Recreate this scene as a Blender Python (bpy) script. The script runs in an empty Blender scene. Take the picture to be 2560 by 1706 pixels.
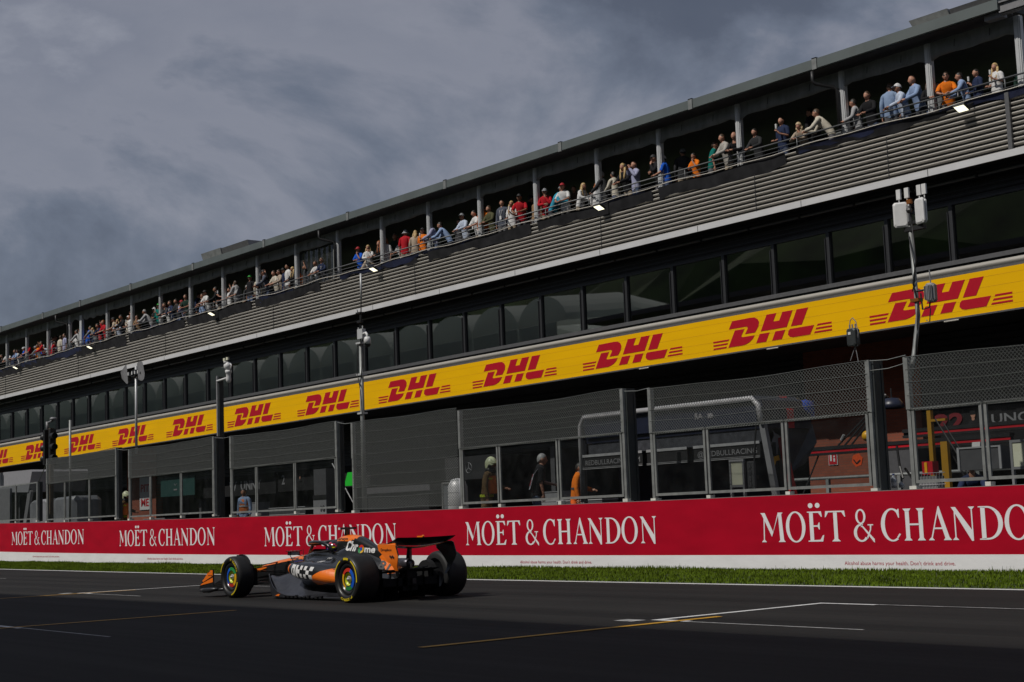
import bpy, bmesh, math, random
from math import sin, cos, pi, radians as R_
from mathutils import Vector, Matrix
from mathutils.bvhtree import BVHTree
random.seed(7)
S = bpy.context.scene
COL = S.collection

# ---------------------------------------------------------------- camera
cam_d = bpy.data.cameras.new("camera"); cam = bpy.data.objects.new("camera", cam_d); COL.objects.link(cam)
cam_d.sensor_width = 36.0; cam_d.lens = 51.47; cam_d.clip_start = 0.1; cam_d.clip_end = 3000
r_ = Vector((0.62249814, 0.7817727, -0.03643488)); u_ = Vector((0.11500514, -0.04532654, 0.99233025)); f_ = Vector((-0.77412524, 0.62191394, 0.11812356))
cam.matrix_world = Matrix(((r_.x, u_.x, -f_.x, 0), (r_.y, u_.y, -f_.y, 0), (r_.z, u_.z, -f_.z, 1.25), (0, 0, 0, 1)))
S.camera = cam

# ---------------------------------------------------------------- sun, sky, exposure
SUN = Vector((-0.14, -1.0, 1.22)).normalized()
sun_el = math.asin(SUN.z); sun_az = math.atan2(SUN.x, SUN.y)
sd = bpy.data.lights.new("sun", 'SUN'); sd.energy = 3.2; sd.angle = R_(0.55); sd.color = (1.0, 0.955, 0.88)
so = bpy.data.objects.new("sun", sd); COL.objects.link(so); so.rotation_euler = SUN.to_track_quat('Z', 'Y').to_euler()
so.location = (-20, -30, 60)
W = bpy.data.worlds.new("World"); S.world = W; W.use_nodes = True
nt = W.node_tree; N = nt.nodes; L = nt.links; N.clear()
def wn(t, **k):
    n = N.new(t)
    for a, b in k.items(): setattr(n, a, b)
    return n
out = wn('ShaderNodeOutputWorld'); bg = wn('ShaderNodeBackground'); bg.inputs[1].default_value = 0.1
sky = wn('ShaderNodeTexSky', sky_type='NISHITA', sun_disc=False); sky.sun_elevation = sun_el; sky.sun_rotation = sun_az
sky.altitude = 400; sky.air_density = 1.0; sky.dust_density = 1.5
tc = wn('ShaderNodeTexCoord')
mp = wn('ShaderNodeMapping'); mp.inputs['Scale'].default_value = (1.0, 1.0, 1.7); mp.inputs['Location'].default_value = (5.3, -2.2, 4.4)
n1 = wn('ShaderNodeTexNoise'); n1.inputs['Scale'].default_value = 2.4; n1.inputs['Detail'].default_value = 12; n1.inputs['Roughness'].default_value = 0.57; n1.inputs['Distortion'].default_value = 0.35
n2 = wn('ShaderNodeTexNoise'); n2.inputs['Scale'].default_value = 6.5; n2.inputs['Detail'].default_value = 6; n2.inputs['Roughness'].default_value = 0.6
r1 = wn('ShaderNodeValToRGB')
e = r1.color_ramp.elements
e[0].position = 0.30; e[0].color = (0.75, 0.88, 1.22, 1); e[1].position = 0.74; e[1].color = (4.2, 4.3, 4.8, 1)
for p, c in ((0.44, (0.95, 1.08, 1.45)), (0.495, (1.5, 1.70, 2.2)), (0.545, (2.45, 2.55, 3.05)), (0.62, (2.15, 2.28, 2.8))):
    q = e.new(p); q.color = (*c, 1)
r2 = wn('ShaderNodeValToRGB'); r2.color_ramp.elements[0].position = 0.52; r2.color_ramp.elements[0].color = (0, 0, 0, 1)
r2.color_ramp.elements[1].position = 0.75; r2.color_ramp.elements[1].color = (1, 1, 1, 1)
mxa = wn('ShaderNodeMix', data_type='RGBA', blend_type='ADD'); mxa.inputs[0].default_value = 0.35
mx = wn('ShaderNodeMix', data_type='RGBA'); mx.inputs[0].default_value = 0.90
L.new(tc.outputs['Generated'], mp.inputs[0]); L.new(mp.outputs[0], n1.inputs[0]); L.new(mp.outputs[0], n2.inputs[0])
L.new(n1.outputs[0], r1.inputs[0]); L.new(n2.outputs[0], r2.inputs[0])
L.new(r1.outputs[0], mxa.inputs[6]); L.new(r2.outputs[0], mxa.inputs[7])
L.new(sky.outputs[0], mx.inputs[6]); L.new(mxa.outputs[2], mx.inputs[7])
L.new(mx.outputs[2], bg.inputs[0]); L.new(bg.outputs[0], out.inputs[0])
S.view_settings.view_transform = 'Standard'; S.view_settings.look = 'None'; S.view_settings.gamma = 1.0
S.view_settings.exposure = -0.08; S.view_settings.use_curve_mapping = False
S.render.engine = 'CYCLES'; S.cycles.max_bounces = 8; S.cycles.transparent_max_bounces = 24

# ---------------------------------------------------------------- helpers
MATS = {}
def mat(name, col, rough=0.6, metal=0.0, spec=0.5, var=0.0, scale=8.0, bump=0.0, bscale=60.0, coat=0.0, emit=0.0, stretch=(1, 1, 1), dirt=0.0, dcol=(0.02, 0.02, 0.018)):
    if name in MATS: return MATS[name]
    m = bpy.data.materials.new(name); m.use_nodes = True; t = m.node_tree; b = t.nodes['Principled BSDF']
    b.inputs['Roughness'].default_value = rough; b.inputs['Metallic'].default_value = metal
    b.inputs['Specular IOR Level'].default_value = spec; b.inputs['Coat Weight'].default_value = coat
    c = (*col, 1) if len(col) == 3 else col
    b.inputs['Base Color'].default_value = c
    tcn = t.nodes.new('ShaderNodeTexCoord'); mpn = t.nodes.new('ShaderNodeMapping'); mpn.inputs['Scale'].default_value = stretch
    t.links.new(tcn.outputs['Object'], mpn.inputs[0])
    nz = t.nodes.new('ShaderNodeTexNoise'); nz.inputs['Scale'].default_value = scale; nz.inputs['Detail'].default_value = 5
    t.links.new(mpn.outputs[0], nz.inputs[0])
    v = max(var, 0.04)
    mr = t.nodes.new('ShaderNodeMapRange'); mr.inputs[1].default_value = 0.3; mr.inputs[2].default_value = 0.7
    mr.inputs[3].default_value = 1 - v; mr.inputs[4].default_value = 1 + v
    mm = t.nodes.new('ShaderNodeMix'); mm.data_type = 'RGBA'; mm.blend_type = 'MULTIPLY'; mm.inputs[0].default_value = 1
    mm.inputs[6].default_value = c
    t.links.new(nz.outputs[0], mr.inputs[0]); t.links.new(mr.outputs[0], mm.inputs[7])
    last = mm.outputs[2]
    if dirt > 0:
        nd = t.nodes.new('ShaderNodeTexNoise'); nd.inputs['Scale'].default_value = scale * 2.3; nd.inputs['Detail'].default_value = 7; nd.inputs['Roughness'].default_value = 0.7
        t.links.new(mpn.outputs[0], nd.inputs[0])
        rd = t.nodes.new('ShaderNodeMapRange'); rd.inputs[1].default_value = 0.52; rd.inputs[2].default_value = 0.75; rd.inputs[3].default_value = 0; rd.inputs[4].default_value = dirt
        t.links.new(nd.outputs[0], rd.inputs[0])
        md = t.nodes.new('ShaderNodeMix'); md.data_type = 'RGBA'; md.inputs[7].default_value = (*dcol, 1)
        t.links.new(rd.outputs[0], md.inputs[0]); t.links.new(last, md.inputs[6]); last = md.outputs[2]
    t.links.new(last, b.inputs['Base Color'])
    if bump > 0:
        nb = t.nodes.new('ShaderNodeTexNoise'); nb.inputs['Scale'].default_value = bscale; nb.inputs['Detail'].default_value = 4
        t.links.new(tcn.outputs['Object'], nb.inputs[0])
        bp = t.nodes.new('ShaderNodeBump'); bp.inputs['Strength'].default_value = bump; bp.inputs['Distance'].default_value = 0.02
        t.links.new(nb.outputs[0], bp.inputs['Height']); t.links.new(bp.outputs[0], b.inputs['Normal'])
    if emit > 0:
        b.inputs['Emission Color'].default_value = c; b.inputs['Emission Strength'].default_value = emit
    MATS[name] = m; return m
def glass_mat(name, tint, refl=1.0, film=0.0, filmcol=(0.3, 0.32, 0.33), ior=1.5):
    m = bpy.data.materials.new(name); m.use_nodes = True; t = m.node_tree; t.nodes.clear()
    o = t.nodes.new('ShaderNodeOutputMaterial'); tr = t.nodes.new('ShaderNodeBsdfTransparent'); tr.inputs[0].default_value = (*tint, 1)
    gl = t.nodes.new('ShaderNodeBsdfGlossy'); gl.inputs['Roughness'].default_value = 0.015; gl.inputs[0].default_value = (refl, refl, refl, 1)
    fr = t.nodes.new('ShaderNodeFresnel'); fr.inputs[0].default_value = ior
    mx = t.nodes.new('ShaderNodeMixShader'); t.links.new(fr.outputs[0], mx.inputs[0]); t.links.new(tr.outputs[0], mx.inputs[1]); t.links.new(gl.outputs[0], mx.inputs[2])
    last = mx
    if film > 0:
        df = t.nodes.new('ShaderNodeBsdfDiffuse'); df.inputs[0].default_value = (*filmcol, 1)
        nz = t.nodes.new('ShaderNodeTexNoise'); nz.inputs['Scale'].default_value = 3; nz.inputs['Detail'].default_value = 6
        tcn = t.nodes.new('ShaderNodeTexCoord'); t.links.new(tcn.outputs['Object'], nz.inputs[0])
        mr = t.nodes.new('ShaderNodeMapRange'); mr.inputs[1].default_value = 0.35; mr.inputs[2].default_value = 0.7; mr.inputs[3].default_value = film * 0.4; mr.inputs[4].default_value = film * 1.5
        t.links.new(nz.outputs[0], mr.inputs[0])
        m2 = t.nodes.new('ShaderNodeMixShader'); t.links.new(mr.outputs[0], m2.inputs[0]); t.links.new(mx.outputs[0], m2.inputs[1]); t.links.new(df.outputs[0], m2.inputs[2]); last = m2
    t.links.new(last.outputs[0], o.inputs[0]); MATS[name] = m; return m

class MB:
    def __init__(s): s.v = []; s.f = []; s.m = []
    def add(s, vs, fs, mi=0):
        o = len(s.v); s.v += [tuple(v) for v in vs]; s.f += [tuple(i + o for i in f) for f in fs]; s.m += [mi] * len(fs); return s
    def box(s, x0, x1, y0, y1, z0, z1, mi=0):
        return s.add([(x0, y0, z0), (x1, y0, z0), (x1, y1, z0), (x0, y1, z0), (x0, y0, z1), (x1, y0, z1), (x1, y1, z1), (x0, y1, z1)],
                     [(0, 3, 2, 1), (4, 5, 6, 7), (0, 1, 5, 4), (1, 2, 6, 5), (2, 3, 7, 6), (3, 0, 4, 7)], mi)
    def obox(s, c, ax, ay, az, mi=0):
        c = Vector(c); ax = Vector(ax); ay = Vector(ay); az = Vector(az); vs = []
        for k in (-1, 1):
            for a, b in ((-1, -1), (1, -1), (1, 1), (-1, 1)): vs.append(c + ax * a + ay * b + az * k)
        return s.add(vs, [(0, 3, 2, 1), (4, 5, 6, 7), (0, 1, 5, 4), (1, 2, 6, 5), (2, 3, 7, 6), (3, 0, 4, 7)], mi)
    def bar(s, p0, p1, w, h, up=(0, 0, 1), mi=0):
        p0 = Vector(p0); p1 = Vector(p1); d = (p1 - p0); l = d.length; d.normalize(); up = Vector(up)
        if abs(d.dot(up)) > 0.95: up = Vector((0, 1, 0))
        a = d.cross(up).normalized(); b = a.cross(d).normalized()
        return s.obox((p0 + p1) / 2, d * l / 2, a * w / 2, b * h / 2, mi)
    def tube(s, pts, r, n=8, mi=0, cap=True, close=False, flat=None):
        pts = [Vector(p) for p in pts]; k = len(pts); rs = r if isinstance(r, (list, tuple)) else [r] * k
        base = len(s.v); prev = None
        for i, p in enumerate(pts):
            if close: d = pts[(i + 1) % k] - pts[i - 1]
            else: d = pts[min(i + 1, k - 1)] - pts[max(i - 1, 0)]
            d = d.normalized() if d.length > 1e-9 else Vector((0, 0, 1))
            if prev is None:
                up = Vector((0, 0, 1)) if abs(d.z) < 0.9 else Vector((1, 0, 0)); a = d.cross(up).normalized()
            else:
                a = (prev - d * prev.dot(d))
                a = a.normalized() if a.length > 1e-6 else d.orthogonal().normalized()
            prev = a; b = d.cross(a)
            for j in range(n):
                t = 2 * pi * j / n; s.v.append(tuple(p + a * cos(t) * rs[i] + b * sin(t) * rs[i] * (flat or 1)))
        m = k if close else k - 1
        for i in range(m):
            for j in range(n):
                q = ((i + 1) % k) * n; s.f.append((base + i * n + j, base + i * n + (j + 1) % n, base + q + (j + 1) % n, base + q + j)); s.m.append(mi)
        if cap and not close:
            s.f.append(tuple(base + j for j in reversed(range(n)))); s.m.append(mi)
            s.f.append(tuple(base + (k - 1) * n + j for j in range(n))); s.m.append(mi)
        return s
    def prism(s, poly, fn0, fn1, mi=0):
        n = len(poly); vs = [fn0(*p) for p in poly] + [fn1(*p) for p in poly]
        fs = [tuple(range(n)), tuple(reversed(range(n, 2 * n)))] + [(i, n + i, n + (i + 1) % n, (i + 1) % n) for i in range(n)]
        return s.add(vs, fs, mi)
    def loft(s, rings, mi=0, cap=True, closed=True):
        n = len(rings[0]); base = len(s.v)
        for r in rings: s.v += [tuple(p) for p in r]
        for i in range(len(rings) - 1):
            for j in range(n if closed else n - 1):
                s.f.append((base + i * n + j, base + i * n + (j + 1) % n, base + (i + 1) * n + (j + 1) % n, base + (i + 1) * n + j)); s.m.append(mi)
        if cap and closed:
            s.f.append(tuple(base + j for j in reversed(range(n)))); s.m.append(mi)
            s.f.append(tuple(base + (len(rings) - 1) * n + j for j in range(n))); s.m.append(mi)
        return s
    def lathe(s, prof, c, axis='z', n=24, mi=0, a0=0.0, a1=2 * pi):
        full = abs(a1 - a0 - 2 * pi) < 1e-6; k = n if full else n + 1; base = len(s.v); c = Vector(c)
        for (r, h) in prof:
            for j in range(k):
                t = a0 + (a1 - a0) * j / n
                if axis == 'z': p = (r * cos(t), r * sin(t), h)
                elif axis == 'y': p = (r * cos(t), h, r * sin(t))
                else: p = (h, r * cos(t), r * sin(t))
                s.v.append(tuple(c + Vector(p)))
        for i in range(len(prof) - 1):
            for j in range(n):
                s.f.append((base + i * k + j, base + i * k + (j + 1) % k, base + (i + 1) * k + (j + 1) % k, base + (i + 1) * k + j)); s.m.append(mi)
        return s
    def ball(s, c, r, n=12, mi=0, sc=(1, 1, 1)):
        base = len(s.v); m = n // 2
        for i in range(1, m):
            for j in range(n):
                a = pi * i / m; t = 2 * pi * j / n
                s.v.append((c[0] + r * sc[0] * sin(a) * cos(t), c[1] + r * sc[1] * sin(a) * sin(t), c[2] + r * sc[2] * cos(a)))
        top = len(s.v); s.v.append((c[0], c[1], c[2] + r * sc[2])); s.v.append((c[0], c[1], c[2] - r * sc[2]))
        for i in range(m - 2):
            for j in range(n):
                s.f.append((base + i * n + j, base + (i + 1) * n + j, base + (i + 1) * n + (j + 1) % n, base + i * n + (j + 1) % n)); s.m.append(mi)
        for j in range(n):
            s.f.append((top, base + j, base + (j + 1) % n)); s.m.append(mi)
            s.f.append((top + 1, base + (m - 2) * n + (j + 1) % n, base + (m - 2) * n + j)); s.m.append(mi)
        return s
    def mesh(s, name, mats, warp=None, smooth=False):
        vs = [warp(*v) for v in s.v] if warp else s.v
        me = bpy.data.meshes.new(name); me.from_pydata(vs, [], s.f)
        for m in (mats if isinstance(mats, (list, tuple)) else [mats]): me.materials.append(m)
        if len(set(s.m)) > 1 or (s.m and s.m[0]): me.polygons.foreach_set('material_index', s.m)
        if smooth: me.polygons.foreach_set('use_smooth', [True] * len(s.f))
        me.update(); return me
    def build(s, name, mats, parent=None, warp=None, smooth=False, angle=None, recalc=True):
        me = s.mesh(name, mats, warp, smooth or angle is not None)
        if recalc:
            b = bmesh.new(); b.from_mesh(me); bmesh.ops.recalc_face_normals(b, faces=b.faces); b.to_mesh(me); b.free()
        if angle is not None: me.set_sharp_from_angle(angle=R_(angle))
        o = bpy.data.objects.new(name, me); COL.objects.link(o)
        if parent: o.parent = parent
        return o
def tag(o, label=None, cat=None, group=None, kind=None):
    if label: o['label'] = label
    if cat: o['category'] = cat
    if group: o['group'] = group
    if kind: o['kind'] = kind
    return o
def empty(name, loc, label=None, cat=None, group=None, rz=0):
    o = bpy.data.objects.new(name, None); COL.objects.link(o); o.location = loc; o.rotation_euler = (0, 0, rz); o.empty_display_size = 0.2
    return tag(o, label, cat, group)
def childmb(root):
    "vertices are written in world space; child is placed relative to the root"
    return Matrix.Translation(-root.location)
def wbuild(mb, name, mats, root, **k):
    "build a mesh given in world coordinates as a child of a root placed at its base"
    l = root.location
    mb.v = [(x - l.x, y - l.y, z - l.z) for x, y, z in mb.v]
    w = k.pop('warp', None)
    if w: mb.v = [tuple(Vector(w(x + l.x, y + l.y, z + l.z)) - l) for x, y, z in mb.v]
    return mb.build(name, mats, root, **k)

def text2d(s, bold=0.0, shear=0.0, space=1.0):
    "flat text as (verts, faces, width) with a cap height of one"
    c = bpy.data.curves.new("t", 'FONT'); c.body = s; c.size = 1.0; c.offset = bold; c.shear = shear; c.space_character = space; c.resolution_u = 3
    o = bpy.data.objects.new("t", c); COL.objects.link(o); bpy.context.view_layer.update()
    me = bpy.data.meshes.new_from_object(o.evaluated_get(bpy.context.evaluated_depsgraph_get()))
    vs = [(v.co.x, v.co.y) for v in me.vertices]; fs = [tuple(p.vertices) for p in me.polygons]
    bpy.data.objects.remove(o); bpy.data.curves.remove(c); bpy.data.meshes.remove(me)
    x0 = min(v[0] for v in vs); vs = [((x - x0) / 0.69, y / 0.69) for x, y in vs]
    return vs, fs, max(v[0] for v in vs)
def text_mb(mb, s, fn, height, width=None, mi=0, **k):
    vs, fs, w = text2d(s, **k); sx = (width / w) if width else height
    mb.add([fn(x * sx, y * height) for x, y in vs], fs, mi); return mb
# ---------------------------------------------------------------- materials
M = dict(
 red_banner=mat('red_banner', (0.37, 0.0022, 0.017), 0.6, spec=0.12, var=0.10, scale=0.9, bump=0.25, bscale=2.5, stretch=(1, 1, 3)),
 white_banner=mat('white_banner', (0.74, 0.74, 0.76), 0.6, spec=0.25, var=0.05, scale=1.0, bump=0.3, bscale=4, stretch=(1, 1, 5), dirt=0.12, dcol=(0.3, 0.29, 0.25)),
 letter_white=mat('letter_white', (0.74, 0.74, 0.77), 0.55, spec=0.25),
 small_red=mat('small_red', (0.45, 0.06, 0.09), 0.6),
 concrete=mat('concrete', (0.32, 0.31, 0.29), 0.85, var=0.15, scale=3, bump=0.3, dirt=0.3),
 galv=mat('galvanised_steel', (0.24, 0.25, 0.247), 0.5, metal=0.35, var=0.2, scale=5, dirt=0.25, dcol=(0.13, 0.12, 0.10)),
 galv_dark=mat('dark_steel', (0.035, 0.04, 0.042), 0.5, metal=0.2, var=0.2, scale=4),
 rail=mat('rail_steel', (0.13, 0.135, 0.14), 0.45, metal=0.3),
 wire=mat('wire', (0.115, 0.122, 0.118), 0.5, metal=0.2, var=0.15, scale=10),
 white_block=mat('white_block', (0.55, 0.54, 0.5), 0.8, var=0.15, scale=6, dirt=0.3, dcol=(0.2, 0.19, 0.17)),
 clad=mat('cladding_metal', (0.34, 0.322, 0.29), 0.5, metal=0.0, spec=0.6, var=0.10, scale=0.6, stretch=(1, 1, 6)),
 clad_dark=mat('dark_cladding', (0.028, 0.028, 0.03), 0.5, metal=0.2, var=0.15),
 ledge=mat('ledge_metal', (0.64, 0.64, 0.65), 0.4, metal=0.15, var=0.06, scale=1, dirt=0.15, dcol=(0.25, 0.24, 0.22)),
 roofm=mat('roof_metal', (0.12, 0.14, 0.14), 0.5, metal=0.2, var=0.12, scale=0.8, dirt=0.25, dcol=(0.08, 0.075, 0.065)),
 soffit=mat('soffit', (0.04, 0.04, 0.043), 0.7, var=0.2, scale=3),
 frame=mat('window_frame', (0.06, 0.062, 0.068), 0.4, metal=0.5),
 sill=mat('sill_metal', (0.16, 0.16, 0.165), 0.4, metal=0.5, var=0.1),
 yellow=mat('yellow_panel', (0.80, 0.44, 0.0), 0.5, spec=0.15, var=0.035, scale=0.5, stretch=(1, 1, 6)),
 dhlred=mat('sign_red', (0.42, 0.004, 0.018), 0.45, spec=0.35),
 canvas=mat('canvas', (0.22, 0.23, 0.225), 0.9, var=0.2, scale=1.5, stretch=(2, 1, 0.6), bump=0.5, bscale=3, dirt=0.4, dcol=(0.05, 0.05, 0.045)),
 post=mat('aluminium_post', (0.52, 0.53, 0.54), 0.45, metal=0.2, var=0.1, scale=2, dirt=0.15, dcol=(0.2, 0.2, 0.19)),
 black=mat('black_plastic', (0.012, 0.012, 0.013), 0.5),
 blackmatte=mat('black_matte', (0.012, 0.012, 0.013), 0.9, spec=0.2),
 netting=mat('shade_netting', (0.022, 0.022, 0.024), 0.95, spec=0.1, var=0.3, scale=3),
 bluetarp=mat('blue_tarp', (0.008, 0.013, 0.045), 0.7, var=0.3, scale=3, bump=0.5, bscale=6),
 cablew=mat('pale_cable', (0.5, 0.47, 0.42), 0.7),
 brick=None,
 white=mat('white_paint', (0.62, 0.62, 0.62), 0.5, var=0.06),
 offwhite=mat('cream_board', (0.62, 0.62, 0.48), 0.6, var=0.08, scale=3, dirt=0.2, dcol=(0.4, 0.36, 0.2)),
 grey=mat('grey_paint', (0.2, 0.2, 0.21), 0.5, var=0.1),
 greyd=mat('dark_grey_paint', (0.07, 0.07, 0.075), 0.5, var=0.1),
 silver=mat('silver_trim', (0.34, 0.34, 0.35), 0.45, metal=0.15, var=0.15, scale=6, bump=0.4, bscale=8),
 navy=mat('navy_panel', (0.008, 0.011, 0.026), 0.4, coat=0.1, var=0.15),
 royal=mat('royal_blue', (0.02, 0.05, 0.3), 0.4),
 redp=mat('red_paint', (0.45, 0.01, 0.02), 0.4),
 orange=mat('orange_paint', (0.80, 0.17, 0.012), 0.32, coat=0.5, spec=0.4),
 yellowp=mat('yellow_plastic', (0.75, 0.38, 0.01), 0.4, var=0.08),
 lamp=mat('floodlight_glow', (1.0, 0.95, 0.70), 0.4, emit=1.6),
 skin=mat('skin', (0.42, 0.21, 0.14), 0.55, var=0.1, scale=20),
 tan=mat('tan_skin', (0.30, 0.14, 0.085), 0.55, var=0.1, scale=20),
)
GL_F = glass_mat('fence_polycarbonate', (0.62, 0.65, 0.65), 0.5, film=0.016, filmcol=(0.3, 0.32, 0.33))
GL_W = glass_mat('window_glass', (0.40, 0.45, 0.44), 1.0, ior=2.8)
GL_C = glass_mat('clear_plastic', (0.8, 0.82, 0.82), 0.9, film=0.06)
def brick_mat():
    m = bpy.data.materials.new('brick'); m.use_nodes = True; t = m.node_tree; b = t.nodes['Principled BSDF']; b.inputs['Roughness'].default_value = 0.85
    tcn = t.nodes.new('ShaderNodeTexCoord'); sp = t.nodes.new('ShaderNodeSeparateXYZ'); cb = t.nodes.new('ShaderNodeCombineXYZ')
    t.links.new(tcn.outputs['Object'], sp.inputs[0]); t.links.new(sp.outputs[0], cb.inputs[0]); t.links.new(sp.outputs[2], cb.inputs[1])
    bt = t.nodes.new('ShaderNodeTexBrick'); bt.inputs['Scale'].default_value = 1.0; bt.inputs['Brick Width'].default_value = 0.24; bt.inputs['Row Height'].default_value = 0.08
    bt.inputs['Mortar Size'].default_value = 0.007; bt.inputs['Color1'].default_value = (0.24, 0.062, 0.03, 1); bt.inputs['Color2'].default_value = (0.19, 0.047, 0.024, 1); bt.inputs['Mortar'].default_value = (0.14, 0.06, 0.04, 1)
    t.links.new(cb.outputs[0], bt.inputs[0]); t.links.new(bt.outputs[0], b.inputs['Base Color']); return m
M['brick'] = brick_mat()
def ground_mats():
    # asphalt: speckle + long rubber streaks that run along the track
    m = bpy.data.materials.new('asphalt'); m.use_nodes = True; t = m.node_tree; b = t.nodes['Principled BSDF']; b.inputs['Roughness'].default_value = 0.82; b.inputs['Specular IOR Level'].default_value = 0.25
    g = t.nodes.new('ShaderNodeNewGeometry')
    def noise(sc, scale, det, rough=0.5):
        mp = t.nodes.new('ShaderNodeMapping'); mp.inputs['Scale'].default_value = sc; t.links.new(g.outputs['Position'], mp.inputs[0])
        n = t.nodes.new('ShaderNodeTexNoise'); n.inputs['Scale'].default_value = scale; n.inputs['Detail'].default_value = det; n.inputs['Roughness'].default_value = rough
        t.links.new(mp.outputs[0], n.inputs[0]); return n
    def mrange(n, a, c, d, e):
        r = t.nodes.new('ShaderNodeMapRange'); r.inputs[1].default_value = a; r.inputs[2].default_value = c; r.inputs[3].default_value = d; r.inputs[4].default_value = e
        t.links.new(n.outputs[0], r.inputs[0]); return r
    def mul(a, c):
        x = t.nodes.new('ShaderNodeMath'); x.operation = 'MULTIPLY'; t.links.new(a.outputs[0], x.inputs[0]); t.links.new(c.outputs[0], x.inputs[1]); return x
    st = mrange(noise((0.035, 1.6, 1), 1.0, 6, 0.62), 0.3, 0.7, 0.40, 1.65)
    st2 = mrange(noise((0.02, 7.0, 1), 1.0, 5), 0.35, 0.65, 0.72, 1.25)
    pa = mrange(noise((1, 1, 1), 0.35, 4), 0.3, 0.7, 0.85, 1.15)
    sp = mrange(noise((1, 1, 1), 22, 8, 0.85), 0.3, 0.7, 0.55, 1.55)
    k = mul(mul(st, st2), mul(pa, sp))
    mm = t.nodes.new('ShaderNodeMix'); mm.data_type = 'RGBA'; mm.blend_type = 'MULTIPLY'; mm.inputs[0].default_value = 1; mm.inputs[6].default_value = (0.0115, 0.0109, 0.0101, 1)
    t.links.new(k.outputs[0], mm.inputs[7]); t.links.new(mm.outputs[2], b.inputs['Base Color'])
    bp = t.nodes.new('ShaderNodeBump'); bp.inputs['Strength'].default_value = 0.25; bp.inputs['Distance'].default_value = 0.01
    nb = noise((1, 1, 1), 120, 2); t.links.new(nb.outputs[0], bp.inputs['Height']); t.links.new(bp.outputs[0], b.inputs['Normal'])
    M['asphalt'] = m
ground_mats()
M['soil'] = mat('turf_soil', (0.035, 0.055, 0.012), 0.9, var=0.35, scale=3)
M['grassmat'] = mat('grass_blade', (0.088, 0.134, 0.009), 0.8, spec=0.08, var=0.45, scale=1.4)
M['line'] = mat('line_paint', (0.62, 0.62, 0.62), 0.6, var=0.1, scale=2, dirt=0.35, dcol=(0.1, 0.1, 0.1))
M['line_worn'] = mat('worn_line_paint', (0.34, 0.34, 0.34), 0.7, var=0.35, scale=6, dirt=0.7, dcol=(0.04, 0.04, 0.04))
M['line_yellow'] = mat('yellow_line_paint', (0.52, 0.27, 0.015), 0.6, var=0.2, scale=3, dirt=0.3, dcol=(0.08, 0.06, 0.02))
# ---------------------------------------------------------------- setting
def bend(x): return 0.0008 * min(0.0, x + 20) ** 2
WALL_Y = 21.85
def grid_strip(name, ya, yb, z, m, x0=-420, x1=60, step=4.0, kind='structure', bendit=True):
    b = MB(); n = int((x1 - x0) / step); xs = [x0 + (x1 - x0) * i / n for i in range(n + 1)]
    def bb(x): return bend(max(x, -110)) if bendit else 0
    vs = [(x, ya + bb(x), z) for x in xs] + [(x, yb + bb(x), z) for x in xs]
    b.add(vs, [(i, i + 1, n + 2 + i, n + 1 + i) for i in range(n)])
    o = b.build(name, m, recalc=False); tag(o, kind=kind); return o
g = MB(); g.add([(-1500, -1500, -0.05), (900, -1500, -0.05), (900, 1500, -0.05), (-1500, 1500, -0.05)], [(0, 1, 2, 3)]); tag(g.build('ground', M['soil'], recalc=False), kind='structure')
grid_strip('track', -4, 17.86, 0.0, M['asphalt'], bendit=True)
grid_strip('track_edge_line', 17.72, 17.90, 0.004, M['line'])
grid_strip('grass_verge', 17.86, 21.9, 0.002, M['soil'])
grid_strip('pit_lane', 22.2, 60, 0.0, M['asphalt'], bendit=False, x0=-160, x1=20)
# grid boxes painted on the track
def flat(name, pts, z, m):
    b = MB(); b.add([(x, y, z) for x, y in pts], [tuple(range(len(pts)))]); o = b.build(name, m, recalc=False); tag(o, kind='structure'); return o
def gridbox(xf, y0, y1, xl=2.6):
    w = 0.10
    p = [(xf, y0), (xf, y1), (xf + 0.9, y1), (xf + 0.9, y1 - w), (xf + w, y1 - w), (xf + w, y0 + w * 1.3), (xf + 0.55, y0 + w * 1.3), (xf + 0.55, y0)]
    flat('grid_box_line', p, 0.004, M['line'])
    flat('grid_box_line', [(xf + 0.9, y1 - 0.045), (xf + 0.9, y1), (xf + 3.7, y1), (xf + 3.7, y1 - 0.045)], 0.004, M['line_worn'])
    flat('grid_box_line', [(xf + 0.55, y0), (xf + 0.55, y0 + 0.045), (xf + xl, y0 + 0.045), (xf + xl, y0)], 0.004, M['line_worn'])
    flat('grid_number_mark', [(xf - 0.35, y0 - 0.25), (xf - 0.35, y0 - 0.02), (xf - 0.05, y0 - 0.02), (xf - 0.05, y0 - 0.25)], 0.004, M['line_worn'])
for xf in (-12.35, -29.1, -45.2): gridbox(xf, 11.80, 14.80, 3.0)
for xf in (-20.4, -4.2, -36.6): gridbox(xf, 4.35, 7.20, 3.6)
for xs, a, c in ((-11.93, 8.30, 12.5), (-19.75, 3.2, 10.45), (-28.8, 8.4, 12.95), (-36.9, 3.2, 10.4), (-45, 8.4, 12.9), (-3.8, 3.2, 10.4)):
    flat('grid_guide_line', [(xs - 0.055, a), (xs + 0.055, a), (xs + 0.055, c), (xs - 0.055, c)], 0.008, M['line_yellow'])
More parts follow.
